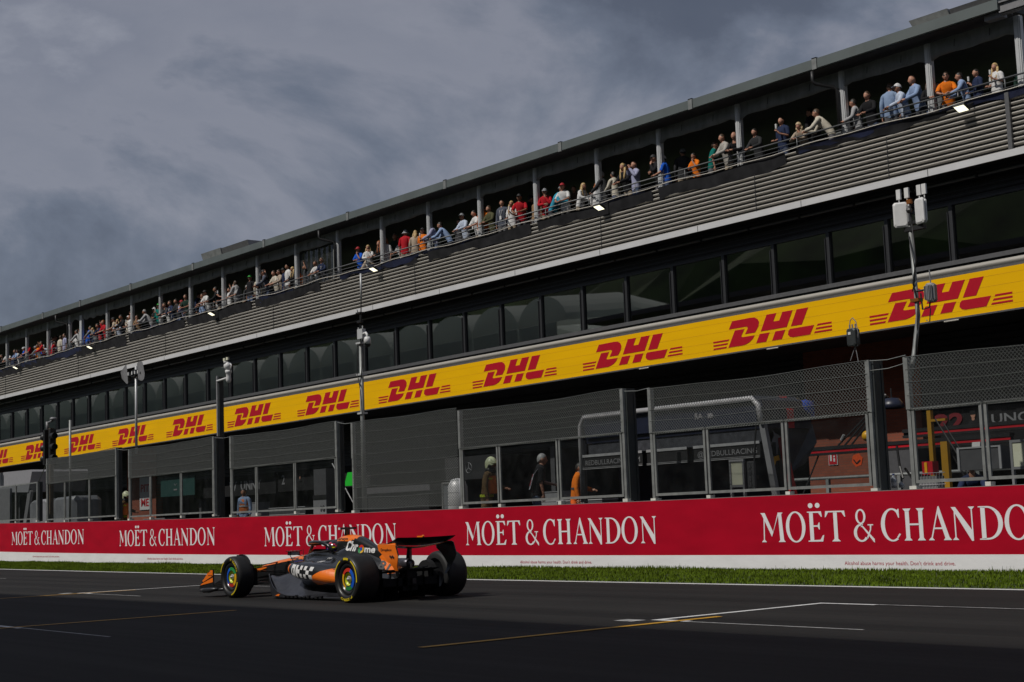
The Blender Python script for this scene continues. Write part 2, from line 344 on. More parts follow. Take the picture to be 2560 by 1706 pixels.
# dark rubber laid down along the racing line
# grass blades on the verge
import numpy as np
rng = np.random.default_rng(3)
nb = 120000
x = -76 + 69 * rng.random(nb) ** 0.85; y = 17.95 + 3.95 * rng.random(nb)
extra = rng.random(nb) < 0.16; y[extra] = 21.55 + 0.28 * rng.random(extra.sum())
y += 0.0008 * np.minimum(0, x + 20) ** 2
hgt = 0.03 + 0.035 * rng.random(nb); tall = rng.random(nb) < 0.012; hgt[tall] *= 1.9
hgt[extra] *= 1.35 + 0.5 * np.sin(x[extra] * 0.9) * np.sin(x[extra] * 0.37)
wd = 0.007 + 0.008 * rng.random(nb); an = rng.random(nb) * pi; lx = (rng.random(nb) - .5) * 0.05; ly = (rng.random(nb) - .5) * 0.05
V = np.zeros((nb, 3, 3)); V[:, 0] = np.stack([x - wd * np.cos(an), y - wd * np.sin(an), 0 * x], 1); V[:, 1] = np.stack([x + wd * np.cos(an), y + wd * np.sin(an), 0 * x], 1); V[:, 2] = np.stack([x + lx, y + ly, hgt], 1)
me = bpy.data.meshes.new('grass'); me.vertices.add(nb * 3); me.vertices.foreach_set('co', V.reshape(-1).astype('f4')); me.loops.add(nb * 3); me.loops.foreach_set('vertex_index', np.arange(nb * 3, dtype='i4'))
me.polygons.add(nb); me.polygons.foreach_set('loop_start', np.arange(0, nb * 3, 3, dtype='i4')); me.materials.append(M['grassmat']); me.update(); me.validate()
go = bpy.data.objects.new('grass', me); COL.objects.link(go); tag(go, 'short green grass on the verge between track and pit wall', 'grass', kind='stuff')

# ---------------------------------------------------------------- pit wall with its banner
def wtop(x): return 1.44 + 0.00013 * min(0, x + 20) ** 2
def wbound(x): return 0.295 + 0.00007 * min(0, x + 20) ** 2
pw = empty('pit_wall', (-30, WALL_Y, 0), 'long low pit wall wrapped in a red and white champagne banner', 'wall')
xs = [-112 + 2.0 * i for i in range(56)] + [0, 6]
def strip(fn, mats, name, parent, root=None):
    b = MB(); n = len(xs); vs = []
    for x_ in xs: vs += fn(x_)
    k = len(vs) // n
    b.add(vs, [(i * k + j, (i + 1) * k + j, (i + 1) * k + (j + 1) % k, i * k + (j + 1) % k) for i in range(n - 1) for j in range(k)])
    return wbuild(b, name, mats, parent)
def wy(x): return WALL_Y + bend(x)
strip(lambda x: [(x, wy(x) + 0.03, -0.02), (x, wy(x) + 0.03, wtop(x) - 0.012), (x, wy(x) + 0.38, wtop(x) - 0.012), (x, wy(x) + 0.38, -0.02)], M['concrete'], 'concrete_base', pw)
strip(lambda x: [(x, wy(x), wbound(x)), (x, wy(x), wtop(x)), (x, wy(x) + 0.025, wtop(x)), (x, wy(x) + 0.025, wbound(x))], M['red_banner'], 'red_banner', pw)
strip(lambda x: [(x, wy(x) - 0.004, 0.0), (x, wy(x) - 0.004, wbound(x) + 0.004), (x, wy(x) + 0.025, wbound(x) + 0.004), (x, wy(x) + 0.025, 0.0)], M['white_banner'], 'white_banner', pw)
strip(lambda x: [(x, wy(x) + 0.03, wtop(x) - 0.01), (x, wy(x) + 0.36, wtop(x) - 0.01), (x, wy(x) + 0.36, wtop(x) + 0.012), (x, wy(x) + 0.03, wtop(x) + 0.012)], M['galv'], 'top_rail', pw)

# tall narrow serif capitals, drawn as outlines: cap height 1
def ring(cx, cy, a, b, ta, tb, t0=0, t1=2 * pi, n=28):
    o = []; i = []
    for k in range(n + 1):
        t = t0 + (t1 - t0) * k / n
        o.append((cx + a * cos(t), cy + b * sin(t))); i.append((cx + (a - ta) * cos(t), cy + (b - tb) * sin(t)))
    return [[o[k], o[k + 1], i[k + 1], i[k]] for k in range(n)]
def glyphs():
    th, tn, sf = 0.150, 0.045, 0.05
    def st(x, w, y0=0, y1=1): return [[(x, y0), (x + w, y0), (x + w, y1), (x, y1)]]
    def serif(x, w, y, d=1, e=0.075):   # bracket serif at base (d=1) or top (d=-1)
        return [[(x - e, y), (x + w + e, y), (x + w + e * .8, y + d * 0.02), (x + w, y + d * 0.085), (x, y + d * 0.085), (x - e * .8, y + d * 0.02)]]
    G = {}
    G['M'] = (1.10, [[(0.13, 0.06), (0.175, 0.06), (0.215, 0.90), (0.17, 0.98)], [(0.06, 1), (0.23, 1), (0.57, 0.33), (0.50, 0.18)], [(0.50, 0.18), (0.57, 0.33), (0.86, 1), (0.80, 0.97)],
                     [(0.80, 1), (0.99, 1), (0.96, 0.95), (1.03, 0.06), (0.86, 0.06), (0.82, 0.9)]] + serif(0.13, 0.045, 0, 1, .09) + serif(0.88, 0.13, 0, 1, .09) + [[(0.03, 1.0), (0.07, 1.0), (0.14, 0.93), (0.12, 0.93)], [(0.98, 1.0), (1.02, 1.0), (0.97, 0.94), (0.96, 0.96)]])
    G['O'] = (0.84, ring(0.42, 0.5, 0.42, 0.525, 0.145, 0.05))
    G['E'] = (0.66, st(0.10, th, 0.03, .97) + [[(0.02, 0), (0.25, 0), (0.25, 0.06), (0.02, 0.03)], [(0.25, 0), (0.60, 0), (0.655, 0.22), (0.60, 0.2), (0.50, 0.06), (0.25, 0.05)], [(0.02, 1), (0.25, 1), (0.25, 0.94), (0.02, 0.97)],
                     [(0.25, 1), (0.58, 1), (0.61, 0.82), (0.57, 0.82), (0.47, 0.95), (0.25, 0.955)], [(0.25, 0.49), (0.42, 0.49), (0.42, 0.54), (0.25, 0.54)], [(0.42, 0.49), (0.47, 0.40), (0.50, 0.40), (0.50, 0.63), (0.47, 0.63), (0.42, 0.54)]])
    G['T'] = (0.83, st(0.345, th, 0.04, 0.95) + serif(0.345, th, 0, 1, .10) + [[(0.03, 1), (0.80, 1), (0.80, 0.955), (0.03, 0.955)], [(0.03, 1), (0.0, 0.80), (0.035, 0.80), (0.15, 0.96)], [(0.80, 1), (0.83, 0.80), (0.795, 0.80), (0.68, 0.96)]])
    G['&'] = (0.82, ring(0.30, 0.79, 0.205, 0.245, 0.085, 0.05, 0, 2 * pi, 22) + ring(0.31, 0.265, 0.31, 0.29, 0.125, 0.055, R_(75), R_(325), 20) +
              [[(0.12, 0.70), (0.24, 0.62), (0.82, 0.06), (0.82, -0.05), (0.78, -0.03)], [(0.30, 0.555), (0.38, 0.50), (0.30, 0.44)]] + [[(0.56, 0.07), (0.51, 0.10), (0.66, 0.38), (0.655, 0.50), (0.72, 0.50), (0.70, 0.36)], [(0.57, 0.50), (0.57, 0.535), (0.79, 0.535), (0.79, 0.50)]])
    G['C'] = (0.74, ring(0.43, 0.5, 0.43, 0.525, 0.15, 0.05, R_(52), R_(300), 24) + [[(0.62, 0.935), (0.665, 1.0), (0.70, 1.0), (0.70, 0.72), (0.67, 0.72), (0.60, 0.88)], [(0.60, 0.05), (0.585, 0.11), (0.68, 0.23), (0.73, 0.20)]])
    G['H'] = (0.90, st(0.12, th, .04, .96) + st(0.62, th, .04, .96) + serif(0.12, th, 0) + serif(0.62, th, 0) + serif(0.12, th, 1, -1) + serif(0.62, th, 1, -1) + [[(0.27, 0.475), (0.62, 0.475), (0.62, 0.53), (0.27, 0.53)]])
    G['A'] = (0.86, [[(0.10, 0.04), (0.15, 0.04), (0.41, 0.93), (0.40, 1.03)], [(0.40, 1.03), (0.44, 1.05), (0.78, 0.04), (0.62, 0.04), (0.385, 0.80)], [(0.21, 0.34), (0.54, 0.34), (0.525, 0.39), (0.225, 0.39)]] + serif(0.10, 0.045, 0, 1, .085) + serif(0.63, 0.14, 0, 1, .075))
    G['N'] = (0.92, [[(0.14, 0.04), (0.185, 0.04), (0.185, 0.90), (0.14, 0.96)], [(0.04, 1), (0.20, 1), (0.80, 0.24), (0.80, -0.03), (0.73, -0.03), (0.12, 0.90)], [(0.755, 0.24), (0.80, 0.24), (0.80, 0.96), (0.755, 0.96)]] + serif(0.14, 0.045, 0, 1, .09) + serif(0.755, 0.045, 1, -1, .09))
    G['D'] = (0.82, st(0.09, th, .03, .97) + [[(0.01, 0), (0.30, 0), (0.30, 0.05), (0.01, 0.03)], [(0.01, 1), (0.30, 1), (0.30, 0.95), (0.01, 0.97)]] + ring(0.30, 0.5, 0.52, 0.5, 0.155, 0.05, R_(-90), R_(90), 22))
    return G
GLY = glyphs()
WORD = [('M', 0.0), ('O', .652), ('E', 1.18), ('T', 1.615), ('&', 2.272), ('C', 2.889), ('H', 3.357), ('A', 3.889), ('N', 4.363), ('D', 4.918), ('O', 5.42), ('N', 5.96)]
GW = dict(M=.632, O=.485, E=.40, T=.481, C=.43, H=.51, A=.49, N=.51, D=.47); GW['&'] = .461
def banner_word(x0, x1, z0):
    b = MB(); total = 5.96 + .51; sx = (x1 - x0) / total; h = 0.565; cnt = 0
    for ch, ox in WORD:
        w, polys = GLY[ch]
        for k, p in enumerate(polys):
            lay = 0.0035 + 0.0006 * (k % 7 if len(polys) < 14 else (0 if k < 20 else 1 + k % 3)); bx = []
            for (u, v) in p:
                X = x0 + (ox + u / w * GW[ch]) * sx; bx.append((X, wy(X) - lay, z0 + v * h))
            b.add(bx, [tuple(range(len(bx)))])
    for du in (1.18 + .10, 1.18 + .27):
        X = x0 + du * sx; pts = [(X + 0.058 * sx * cos(t * pi / 8), wy(X) - 0.004, z0 + h * 1.20 + 0.048 * sin(t * pi / 8)) for t in range(16)]
        b.add(pts, [tuple(range(16))])
    return b
for x0, x1 in ((-65.26, -55.59), (-51.83, -43.47), (-40.04, -32.53), (-29.42, -22.53), (-19.63, -13.15), (-10.4, -3.9)):
    z0 = 0.548 + 0.0001 * min(0, x0 + 20) ** 2
    wbuild(banner_word(x0, x1, z0), 'banner_lettering', M['letter_white'], pw, recalc=False)
for x0, x1 in ((-62.11, -58.54), (-49.11, -46.01), (-37.4, -34.6), (-27.24, -24.67), (-17.61, -15.22)):
    z0 = 0.115 + 0.00006 * min(0, x0 + 20) ** 2
    b = MB(); text_mb(b, "Alcohol abuse harms your health. Don't drink and drive.", lambda u, v: (x0 + u, wy(x0 + u) - 0.0075, z0 + v), 0.068, x1 - x0)
    wbuild(b, 'small_lettering', M['small_red'], pw, recalc=False)
# ---------------------------------------------------------------- pit building
def BW(x, y, z): return (x, y, z + 0.12 * (z - 10) * max(-0.2, min(1.8, (-x - 20) / 74)))
XL, XR = -150, -8
pb = empty('pit_building', (-60, 34, 0), 'long pit lane building with ribbed metal cladding, yellow sign band and crowded balcony', 'building')
def bpart(mb, name, m, **k): return wbuild(mb, name, m, pb, warp=BW, **k)
def xrange(a, b, st):
    n = max(1, int(round((b - a) / st))); return [a + (b - a) * i / n for i in range(n + 1)]
def band(name, m, y0, y1, z0, z1, x0=XL, x1=XR):
    b = MB(); b.box(x0, x1, y0, y1, z0, z1); return bpart(b, name, m)
# ribbed cladding, z 9.6 .. 11.62 (this wall is also the balcony parapet)
b = MB(); prof = []; z = 9.75
while z < 11.62:
    prof += [(33.295, z), (33.295, z + 0.05), (33.235, z + 0.066), (33.222, z + 0.09), (33.235, z + 0.114)]; z += 0.134
n = len(prof); vs = [(XL, y, zz) for y, zz in prof] + [(XR, y, zz) for y, zz in prof]
b.add(vs, [(i, n + i, n + i + 1, i + 1) for i in range(n - 1)]); bpart(b, 'ribbed_cladding', M['clad'], recalc=False)
band('parapet_back', M['clad_dark'], 33.29, 33.36, 9.7, 11.63)
for x in (-105.4, -93.5, -81.6, -70.1, -58.8, -47.4, -36.3, -29.3, -24.4):
    b = MB(); b.box(x - 0.012, x + 0.012, 33.218, 33.24, 9.9, 11.3); bpart(b, 'cladding_joint', M['clad_dark'])
b = MB(); b.box(-20.62, -20.5, 33.15, 33.236, 9.9, 11.62); bpart(b, 'end_strip', M['sill'])
# shade netting and blue tarp lashed along the balcony edge
def netting(name, x0, x1, za, zb, m, y=33.19, ph=0.0):
    b = MB(); X = xrange(x0, x1, 0.35); n = len(X); vs = []
    for x in X:
        w = 0.05 * sin(x * 1.1 + ph) + 0.03 * sin(x * 2.7 + 1 + ph)
        vs += [(x, y - 0.03, zb + 0.02 * sin(x * 1.7)), (x, y + 0.012 * sin(x * 5), (za + zb) / 2), (x, y + 0.035, za + w + 0.03 * sin(x * 5.3))]
    b.add(vs, [(i * 3 + j, i * 3 + 3 + j, i * 3 + 4 + j, i * 3 + 1 + j) for i in range(n - 1) for j in range(2)])
    return bpart(b, name, m, smooth=True, recalc=False)
for x0, x1, d in ((-22.0, -18.4, 0.10), (-27.6, -22.4, 0.14), (-33.4, -28.0, 0.33), (-39.6, -33.7, 0.30), (-46.4, -40.0, 0.30), (-50.2, -47.2, 0.2), (-60.4, -54.6, 0.34), (-67.5, -60.8, 0.36), (-74.5, -67.8, 0.34), (-81.8, -74.9, 0.38), (-90, -82.3, 0.3), (-104, -90.5, 0.35)):
    netting('shade_netting', x0, x1, 11.57 - d, 11.63, M['netting'])
for x0, x1, d in ((-22.6, -18.4, 0.10), (-27.5, -23.0, 0.09), (-36.2, -34.0, 0.1), (-46.7, -43.5, 0.09), (-52.9, -47.0, 0.17), (-60.0, -56.8, 0.16), (-86.5, -81.0, 0.24), (-97, -88, 0.16), (-74, -68.5, 0.1)):
    netting('blue_tarp', x0, x1, 11.63 - d, 11.66, M['bluetarp'], y=33.165, ph=2)
b = MB(); pts = [(x, 33.12, 11.665 + 0.028 * sin(x * 0.9) + 0.02 * sin(x * 2.3 + 1)) for x in xrange(-110, -19.2, 0.4)]
b.tube(pts, 0.014, 5); bpart(b, 'edge_cable', M['cablew'], smooth=True)
# balcony rail
POSTX = [-97.3, -93.8, -90.3, -86.75, -83.35, -77.9, -74.6, -71.05, -67.55, -64.0, -60.55, -56.95, -53.4, -49.95, -46.6, -43.25, -39.9, -36.55, -33.5, -30.0, -25.95, -23.0, -20.25]
b = MB()
for zz, r in ((12.0, 0.024), (11.86, 0.011), (11.74, 0.011)): b.tube([(-112, 33.2, zz), (-19.8, 33.2, zz)], r, 6)
for x in xrange(-111, -20.6, 2.33): b.tube([(x, 33.2, 11.6), (x, 33.2, 12.0)], 0.015, 6)
bpart(b, 'balcony_rail', M['rail'], smooth=True)
band('balcony_floor', M['concrete'], 33.36, 40, 10.80, 10.97)
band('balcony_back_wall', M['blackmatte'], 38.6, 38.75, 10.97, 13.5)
# canopy posts
def post_mesh():
    q = MB(); q.box(-0.075, 0.075, -0.06, 0.06, 0, 2.25); q.box(-0.03, 0.03, -0.075, -0.06, 0, 2.25); q.box(0.05, 0.10, -0.03, 0.10, 0, 2.25)
    return q.mesh('canopy_post', M['post'])
pm = post_mesh()
for x in POSTX:
    o = bpy.data.objects.new('canopy_post', pm); COL.objects.link(o); o.parent = pb
    X, Y, Z = BW(x, 33.42, 11.45); o.location = Vector((X, Y, Z)) - pb.location; t = BW(x, 33, 13.6)[2] - Z
    o.scale = (1, 1, t / 2.25)
b = MB(); b.box(-83.35 + 1.65, -83.35 + 1.95, 33.34, 33.5, 11.5, 13.4); bpart(b, 'canopy_post', M['post'])
# canvas valances between posts
for i in range(len(POSTX) - 1):
    x0, x1 = POSTX[i] + 0.10, POSTX[i + 1] - 0.08
    b = MB(); X = xrange(x0, x1, 0.25); n = len(X); vs = []; sg = 0.08 + 0.05 * random.random(); tl = (random.random() - .5) * 0.10
    if i == 4: sg = 0.25; tl = -0.2
    for k, x in enumerate(X):
        t = k / (n - 1); low = 13.21 - sg * 0.35 * sin(pi * t) + tl * (t - .5) + (0.05 * sin(x * 6) if i == 4 else 0.012 * sin(x * 7))
        if t < 0.06 or t > 0.94: low -= 0.10
        for j, (dy, fz) in enumerate(((0.0, 1), (0.03 * sin(x * 3.1), 0.5), (-0.03 + 0.03 * sin(x * 4), 0.04), (0.02, 0))):
            vs.append((x, 33.42 + dy, low + (13.62 - low) * fz))
    b.add(vs, [(q * 4 + j, q * 4 + 4 + j, q * 4 + 5 + j, q * 4 + 1 + j) for q in range(n - 1) for j in range(3)])
    bpart(b, 'canvas_valance', M['canvas'], smooth=True, recalc=False)
    for fx in (0.30, 0.72):
        b = MB(); x = x0 + (x1 - x0) * fx; b.tube([(x, 33.36, 13.30), (x + 0.02, 33.37, 13.50)], 0.011, 4); bpart(b, 'canvas_strap', M['black'])
# clear plastic curtain in one bay
b = MB(); X = xrange(-56.8, -53.6, 0.08)
vs = []
for x in X: vs += [(x, 33.55 + 0.03 * sin(x * 9) + 0.015 * sin(x * 23), 11.0), (x, 33.55 + 0.02 * sin(x * 14), 12.4), (x, 33.55, 13.3)]
b.add(vs, [(q * 3 + j, q * 3 + 3 + j, q * 3 + 4 + j, q * 3 + 1 + j) for q in range(len(X) - 1) for j in range(2)])
bpart(b, 'clear_curtain', GL_C, smooth=True, recalc=False)
b = MB(); b.box(-56.1, -55.65, 33.6, 33.68, 11.0, 13.35); b.box(-53.95, -53.9, 33.5, 33.6, 11.0, 13.35); bpart(b, 'curtain_strip', M['canvas'])
# roof: fascia, soffit, joint covers, gutters
RX = -20.4
b = MB(); b.box(XL, RX, 32.8, 32.92, 13.71, 13.99); bpart(b, 'roof_fascia', M['roofm'])
b = MB(); b.add([(XL, 32.92, 13.97), (RX, 32.92, 13.97), (RX, 42, 14.4), (XL, 42, 14.4), (XL, 32.92, 13.76), (RX, 32.92, 13.76), (RX, 42, 14.2), (XL, 42, 14.2)], [(0, 1, 2, 3), (7, 6, 5, 4), (1, 5, 6, 2), (0, 3, 7, 4), (0, 4, 5, 1), (3, 2, 6, 7)]); bpart(b, 'roof_sheet', M['soffit'])
b = MB(); b.box(XL, RX, 32.93, 33.5, 13.70, 13.75); bpart(b, 'roof_soffit', M['soffit'])
for x in (-108, -100.6, -93.2, -86.0, -80.3, -73.4, -66.0, -58.8, -51.6, -44.6, -37.75, -31.4, -26.4):
    b = MB(); b.box(x - 0.085, x + 0.085, 32.77, 32.81, 13.68, 14.02); b.box(x - 0.085, x + 0.085, 32.77, 32.96, 13.99, 14.02); bpart(b, 'joint_cover', M['galv'])
b = MB(); b.box(-20.39, -12, 32.90, 33.1, 13.60, 13.94); b.box(-20.39, -12, 32.84, 32.90, 13.62, 13.66); b.box(-20.39, -12, 32.84, 32.90, 13.88, 13.92)
b.box(-20.9, -20.39, 32.95, 33.2, 13.55, 13.90); bpart(b, 'end_beam', M['grey'])
b = MB(); b.add([(-19.6, 33.4, 13.3), (-12, 33.4, 13.3), (-12, 33.4, 12.6), (-16.2, 33.4, 12.6), (-18.2, 33.4, 12.9)], [(0, 1, 2, 3, 4)]); bpart(b, 'canvas_flap', M['canvas'], recalc=False)
def box_on_roof(x0, x1, z0, z1, name='rooftop_unit'):
    b = MB(); xm = x0 + (x1 - x0) * 0.42
    b.add([(x0, 33.2, z0), (xm, 33.2, z0), (xm - .05, 33.1, z1), (x0 - 0.12, 33.1, z1), (x0, 35.2, z0), (xm, 35.2, z0), (xm - .05, 35.2, z1), (x0 - .12, 35.2, z1)], [(0, 1, 2, 3), (1, 5, 6, 2), (3, 2, 6, 7), (4, 7, 6, 5), (0, 3, 7, 4), (0, 4, 5, 1)])
    bpart(b, name, M['galv'])
    b = MB(); b.add([(xm, 33.24, z0), (x1, 33.24, z0), (x1 - .1, 33.14, z1 - .03), (xm, 33.14, z1 - .03), (xm, 35.2, z0), (x1, 35.2, z0), (x1 - .1, 35.2, z1 - .03), (xm, 35.2, z1 - .03)], [(0, 1, 2, 3), (1, 5, 6, 2), (3, 2, 6, 7), (4, 7, 6, 5), (0, 3, 7, 4), (0, 4, 5, 1)])
    bpart(b, name, M['sill'])
box_on_roof(-65.6, -60.9, 13.98, 14.42); box_on_roof(-23.2, -20.45, 13.98, 14.29)
b = MB(); b.box(-23.22, -23.08, 33.13, 33.15, 13.88, 14.02); bpart(b, 'sticker', M['offwhite'])
for x in (-97, -89.0, -82.0, -74.8, -67.8, -60.4, -53.2, -46, -39.2, -34.3):
    b = MB(); b.box(x, x + 0.35, 33.0, 33.2, 13.99, 14.05); bpart(b, 'roof_bracket', M['soffit'])
# black rainwater pipes
for x in (-26.05, -53.45, -83.4):
    b = MB(); b.tube([(x - 0.42, 32.75, 13.62), (x - 0.42, 32.75, 13.34), (x - 0.38, 32.8, 13.26), (x - 0.05, 33.22, 13.14), (x + 0.01, 33.28, 13.06), (x + 0.03, 33.28, 11.4)], 0.052, 8); bpart(b, 'rainwater_pipe', M['black'], smooth=True)
    b = MB()
    for zz in (11.78, 12.0): b.box(x - 0.06, x + 0.12, 33.2, 33.3, zz, zz + 0.025)
    bpart(b, 'pipe_clamp', M['galv'])
# floodlights under the balcony edge
for x in (-21.75, -36.0, -49.9, -64.3, -79.2, -90.9):
    b = MB(); b.obox((x, 32.92, 11.46), (0.17, 0, 0), (0, 0.13, -0.06), (0, 0.014, 0.03)); f = bpart(b, 'floodlight', M['black'])
    b = MB(); b.obox((x, 32.92 - 0.0155, 11.46 - 0.0335), (0.15, 0, 0), (0, 0.115, -0.053), (0, 0.0006, 0.0013)); 
    fl = wbuild(b, 'glowing_panel', M['lamp'], pb, warp=BW); 
    b = MB(); b.tube([(x + 0.12, 32.98, 11.50), (x + 0.2, 33.2, 11.6)], 0.02, 5); bpart(b, 'lamp_bracket', M['black'])
# projecting ledge
b = MB(); b.box(-140, -19.15, 32.5, 32.53, 9.752, 9.93); bpart(b, 'ledge_fascia', M['ledge'])
b = MB(); b.box(-140, -19.15, 32.531, 33.24, 9.86, 9.925); bpart(b, 'ledge_top', M['sill'])
b = MB(); b.box(-19.15, -19.12, 32.53, 33.2, 9.755, 9.93); bpart(b, 'ledge_end', M['frame'])
b = MB()
for x in (-101, -96, -91, -86.2, -82.2, -77.6, -68.3, -63.4, -58.7, -49.1, -44.5, -39.9, -35.4, -30.9, -26.8, -22.5): b.box(x * 1.006 - 0.008, x * 1.006 + 0.008, 32.494, 32.501, 9.755, 9.93)
bpart(b, 'ledge_joint', M['frame'])
b = MB()
for k in range(9): b.box(-140, -19.2, 32.56 + k * 0.075, 32.60 + k * 0.075, 9.76, 9.80)
bpart(b, 'soffit_slats', M['clad_dark'])
b = MB(); b.tube([(-140, 33.02, 9.60), (-19.4, 33.02, 9.60)], 0.045, 8); bpart(b, 'blind_roller', M['sill'], smooth=True)
for x in xrange(-101, -19.5, 1.98):
    b = MB(); b.box(x - 0.03, x + 0.03, 32.96, 33.08, 9.53, 9.67); bpart(b, 'roller_bracket', M['black'])
# dark stepped wall between ledge and windows, window band, sill, lower ribs
b = MB(); prof = [(33.24, 9.80)]; z = 9.72
while z > 9.12: prof += [(33.30, z), (33.30, z - 0.05), (33.26, z - 0.07), (33.26, z - 0.11)]; z -= 0.134
prof += [(33.26, 9.10)]; n = len(prof)
b.add([(XL, y, zz) for y, zz in prof] + [(XR, y, zz) for y, zz in prof], [(i, i + 1, n + i + 1, n + i) for i in range(n - 1)]); bpart(b, 'upper_cladding', M['clad_dark'], recalc=False)
band('window_head', M['frame'], 33.24, 33.36, 9.03, 9.10)
band('window_sill', M['sill'], 33.10, 33.4, 7.40, 7.52)
band('shadow_gap', M['black'], 33.16, 33.3, 7.32, 7.40)
b = MB(); prof = []
for k in range(9): a = k / 8 * pi; prof.append((33.10 - 0.05 * sin(a), 7.17 + 0.16 * k / 8))
n = len(prof); b.add([(XL, y, zz) for y, zz in prof] + [(XR, y, zz) for y, zz in prof], [(i, n + i, n + i + 1, i + 1) for i in range(n - 1)]); bpart(b, 'rolled_cladding', M['clad'], smooth=True, recalc=False)
MUL = [-104.1, -101.6, -99.1, -96.6, -94.1, -91.61, -89.07, -86.63, -84.12, -81.81, -79.46, -77.0, -74.52, -72.11, -69.72, -67.33, -64.89, -62.56, -60.18, -57.81, -55.46, -53.15, -50.80, -48.47, -46.17, -43.88, -41.62, -39.34, -37.10, -34.91, -32.74, -30.53, -28.52, -26.45, -24.41, -22.34, -20.05, -17.9]
MUL = [m * 1.0085 for m in MUL]
for i in range(len(MUL) - 1):
    x0, x1 = MUL[i], MUL[i + 1]
    b = MB(); b.box(x0 - 0.055, x0 + 0.055, 33.22, 33.36, 7.52, 9.03); b.box(x0 - 0.075, x0 - 0.057, 33.17, 33.3, 7.52, 8.85); fr = bpart(b, 'window', M['frame'])
    b = MB(); b.box(x0 + 0.056, x1 - 0.076, 33.30, 33.312, 7.521, 9.029); p = wbuild(b, 'pane', GL_W, pb, warp=BW); p.parent = fr; 
    b = MB(); c0 = x0 + 0.22; b.box(c0, c0 + 0.05, 33.62, 33.66, 7.52, 9.05); b.box(c0 + 0.06, c0 + 0.30, 33.72, 33.74, 7.52, 9.05)
    p = wbuild(b, 'folded_blind', M['canvas'] if i % 3 else M['post'], pb, warp=BW); p.parent = fr
b = MB(); b.box(-19.95, -19.75, 33.14, 33.4, 7.45, 9.2); bpart(b, 'corner_frame', M['sill'])
band('office_floor', M['grey'], 33.4, 38, 7.36, 7.44); band('office_ceiling', M['greyd'], 33.4, 38, 9.13, 9.25); band('office_back_wall', M['greyd'], 38, 38.2, 7.3, 9.3)
# things on the office window ledge
for i, (x, k) in enumerate([(-33.9, 'crate'), (-61.5, 'sign')]):
    b = MB()
    if k == 'crate':
        b.box(x - .35, x + .35, 33.8, 34.1, 7.72, 7.98)
        for q in range(4): b.box(x - .33 + q * .18, x - .22 + q * .18, 33.8, 34.1, 7.62, 7.72)
        o = wbuild(b, 'crate', M['redp'], pb, warp=BW); o.parent = None; o.location = pb.location; tag(o, 'red plastic crate behind an upper office window', 'crate')
    else:
        b.box(x - .2, x + .2, 33.5, 33.52, 7.9, 8.1); o = wbuild(b, 'window_notice', M['white'], pb, warp=BW)
b = MB(); random.seed(21)
for x in [-25.3, -25.0, -24.6, -26.9, -29.3, -31.0, -38.0, -42.6, -42.9, -45.1, -45.4, -46.1, -46.6, -52.2, -52.6, -57.4, -57.9, -64.0, -64.5, -66.8, -67.1, -75.4]:
    h = 0.12 + 0.16 * random.random(); r = 0.03 + 0.02 * random.random(); b.lathe([(0.001, 7.46), (r, 7.46), (r, 7.46 + h * .7), (r * .4, 7.46 + h * .85), (r * .4, 7.46 + h), (0.001, 7.46 + h)], (x, 33.55, 0), 'z', 8)
o = wbuild(b, 'bottles_on_ledge', M['white'], pb, warp=BW)
# crumpled foil sheet
b = MB(); random.seed(5); P = [[(-31.9 + .12 * i + .03 * random.random(), 33.9 + .12 * random.random(), 7.5 + (.5 - .05 * i) * j / 5 + .03 * random.random()) for j in range(6)] for i in range(9)]
b.add([p for r in P for p in r], [(i * 6 + j, i * 6 + j + 1, i * 6 + j + 7, i * 6 + j + 6) for i in range(8) for j in range(5)]); wbuild(b, 'crumpled_foil', M['silver'], pb, warp=BW, recalc=False)
# yellow sign band
band('yellow_band', M['yellow'], 33.0, 33.16, 6.0, 7.09)
b = MB()
for z in (6.14, 6.38, 6.66, 6.93): b.box(XL, XR, 32.997, 33.0, z, z + 0.008)
bpart(b, 'band_seam', mat('yellow_seam', (0.70, 0.37, 0.0), 0.5))
band('band_top_trim', M['sill'], 33.03, 33.2, 7.092, 7.16)
band('band_bottom_trim', M['sill'], 32.985, 33.2, 5.955, 5.998)
LG = dict(D1=[(0.146, 0.689), (0.18, 0.98), (0.338, 0.995), (0.375, 0.975), (0.40, 0.90), (0.412, 0.78), (0.405, 0.62), (0.374, 0.411), (0.287, 0.414), (0.312, 0.60), (0.313, 0.65), (0.300, 0.689)],
 D2=[(0.134, 0.0), (0.199, 0.613), (0.283, 0.610), (0.254, 0.37), (0.254, 0.33), (0.268, 0.312), (0.368, 0.312), (0.352, 0.19), (0.325, 0.09), (0.295, 0.03), (0.262, 0.0)],
 H1=[(0.423, 0.415), (0.480, 1.0), (0.562, 1.0), (0.534, 0.723), (0.538, 0.705), (0.583, 0.705), (0.613, 1.0), (0.697, 1.0), (0.641, 0.420)], H2=[(0.378, 0.0), (0.413, 0.325), (0.497, 0.325), (0.463, 0.0)], H3=[(0.514, 0.005), (0.546, 0.325), (0.628, 0.325), (0.595, 0.005)],
 L1=[(0.676, 0.42), (0.731, 1.0), (0.824, 1.0), (0.765, 0.42)], L2=[(0.654, 0.26), (0.668, 0.330), (0.862, 0.330), (0.827, 0.01), (0.687, 0.01), (0.662, 0.045), (0.648, 0.13)])
for k in range(3):
    z0 = 0.255 - 0.13 * k; LG['S%d' % k] = [(0, z0), (0.137 - .012 * k, z0), (0.144 - .012 * k, z0 + .06), (0, z0 + .06)]; LG['R%d' % k] = [(0.885 - .013 * k, z0 + .035), (1, z0 + .035), (1, z0 + .095), (0.892 - .013 * k, z0 + .095)]
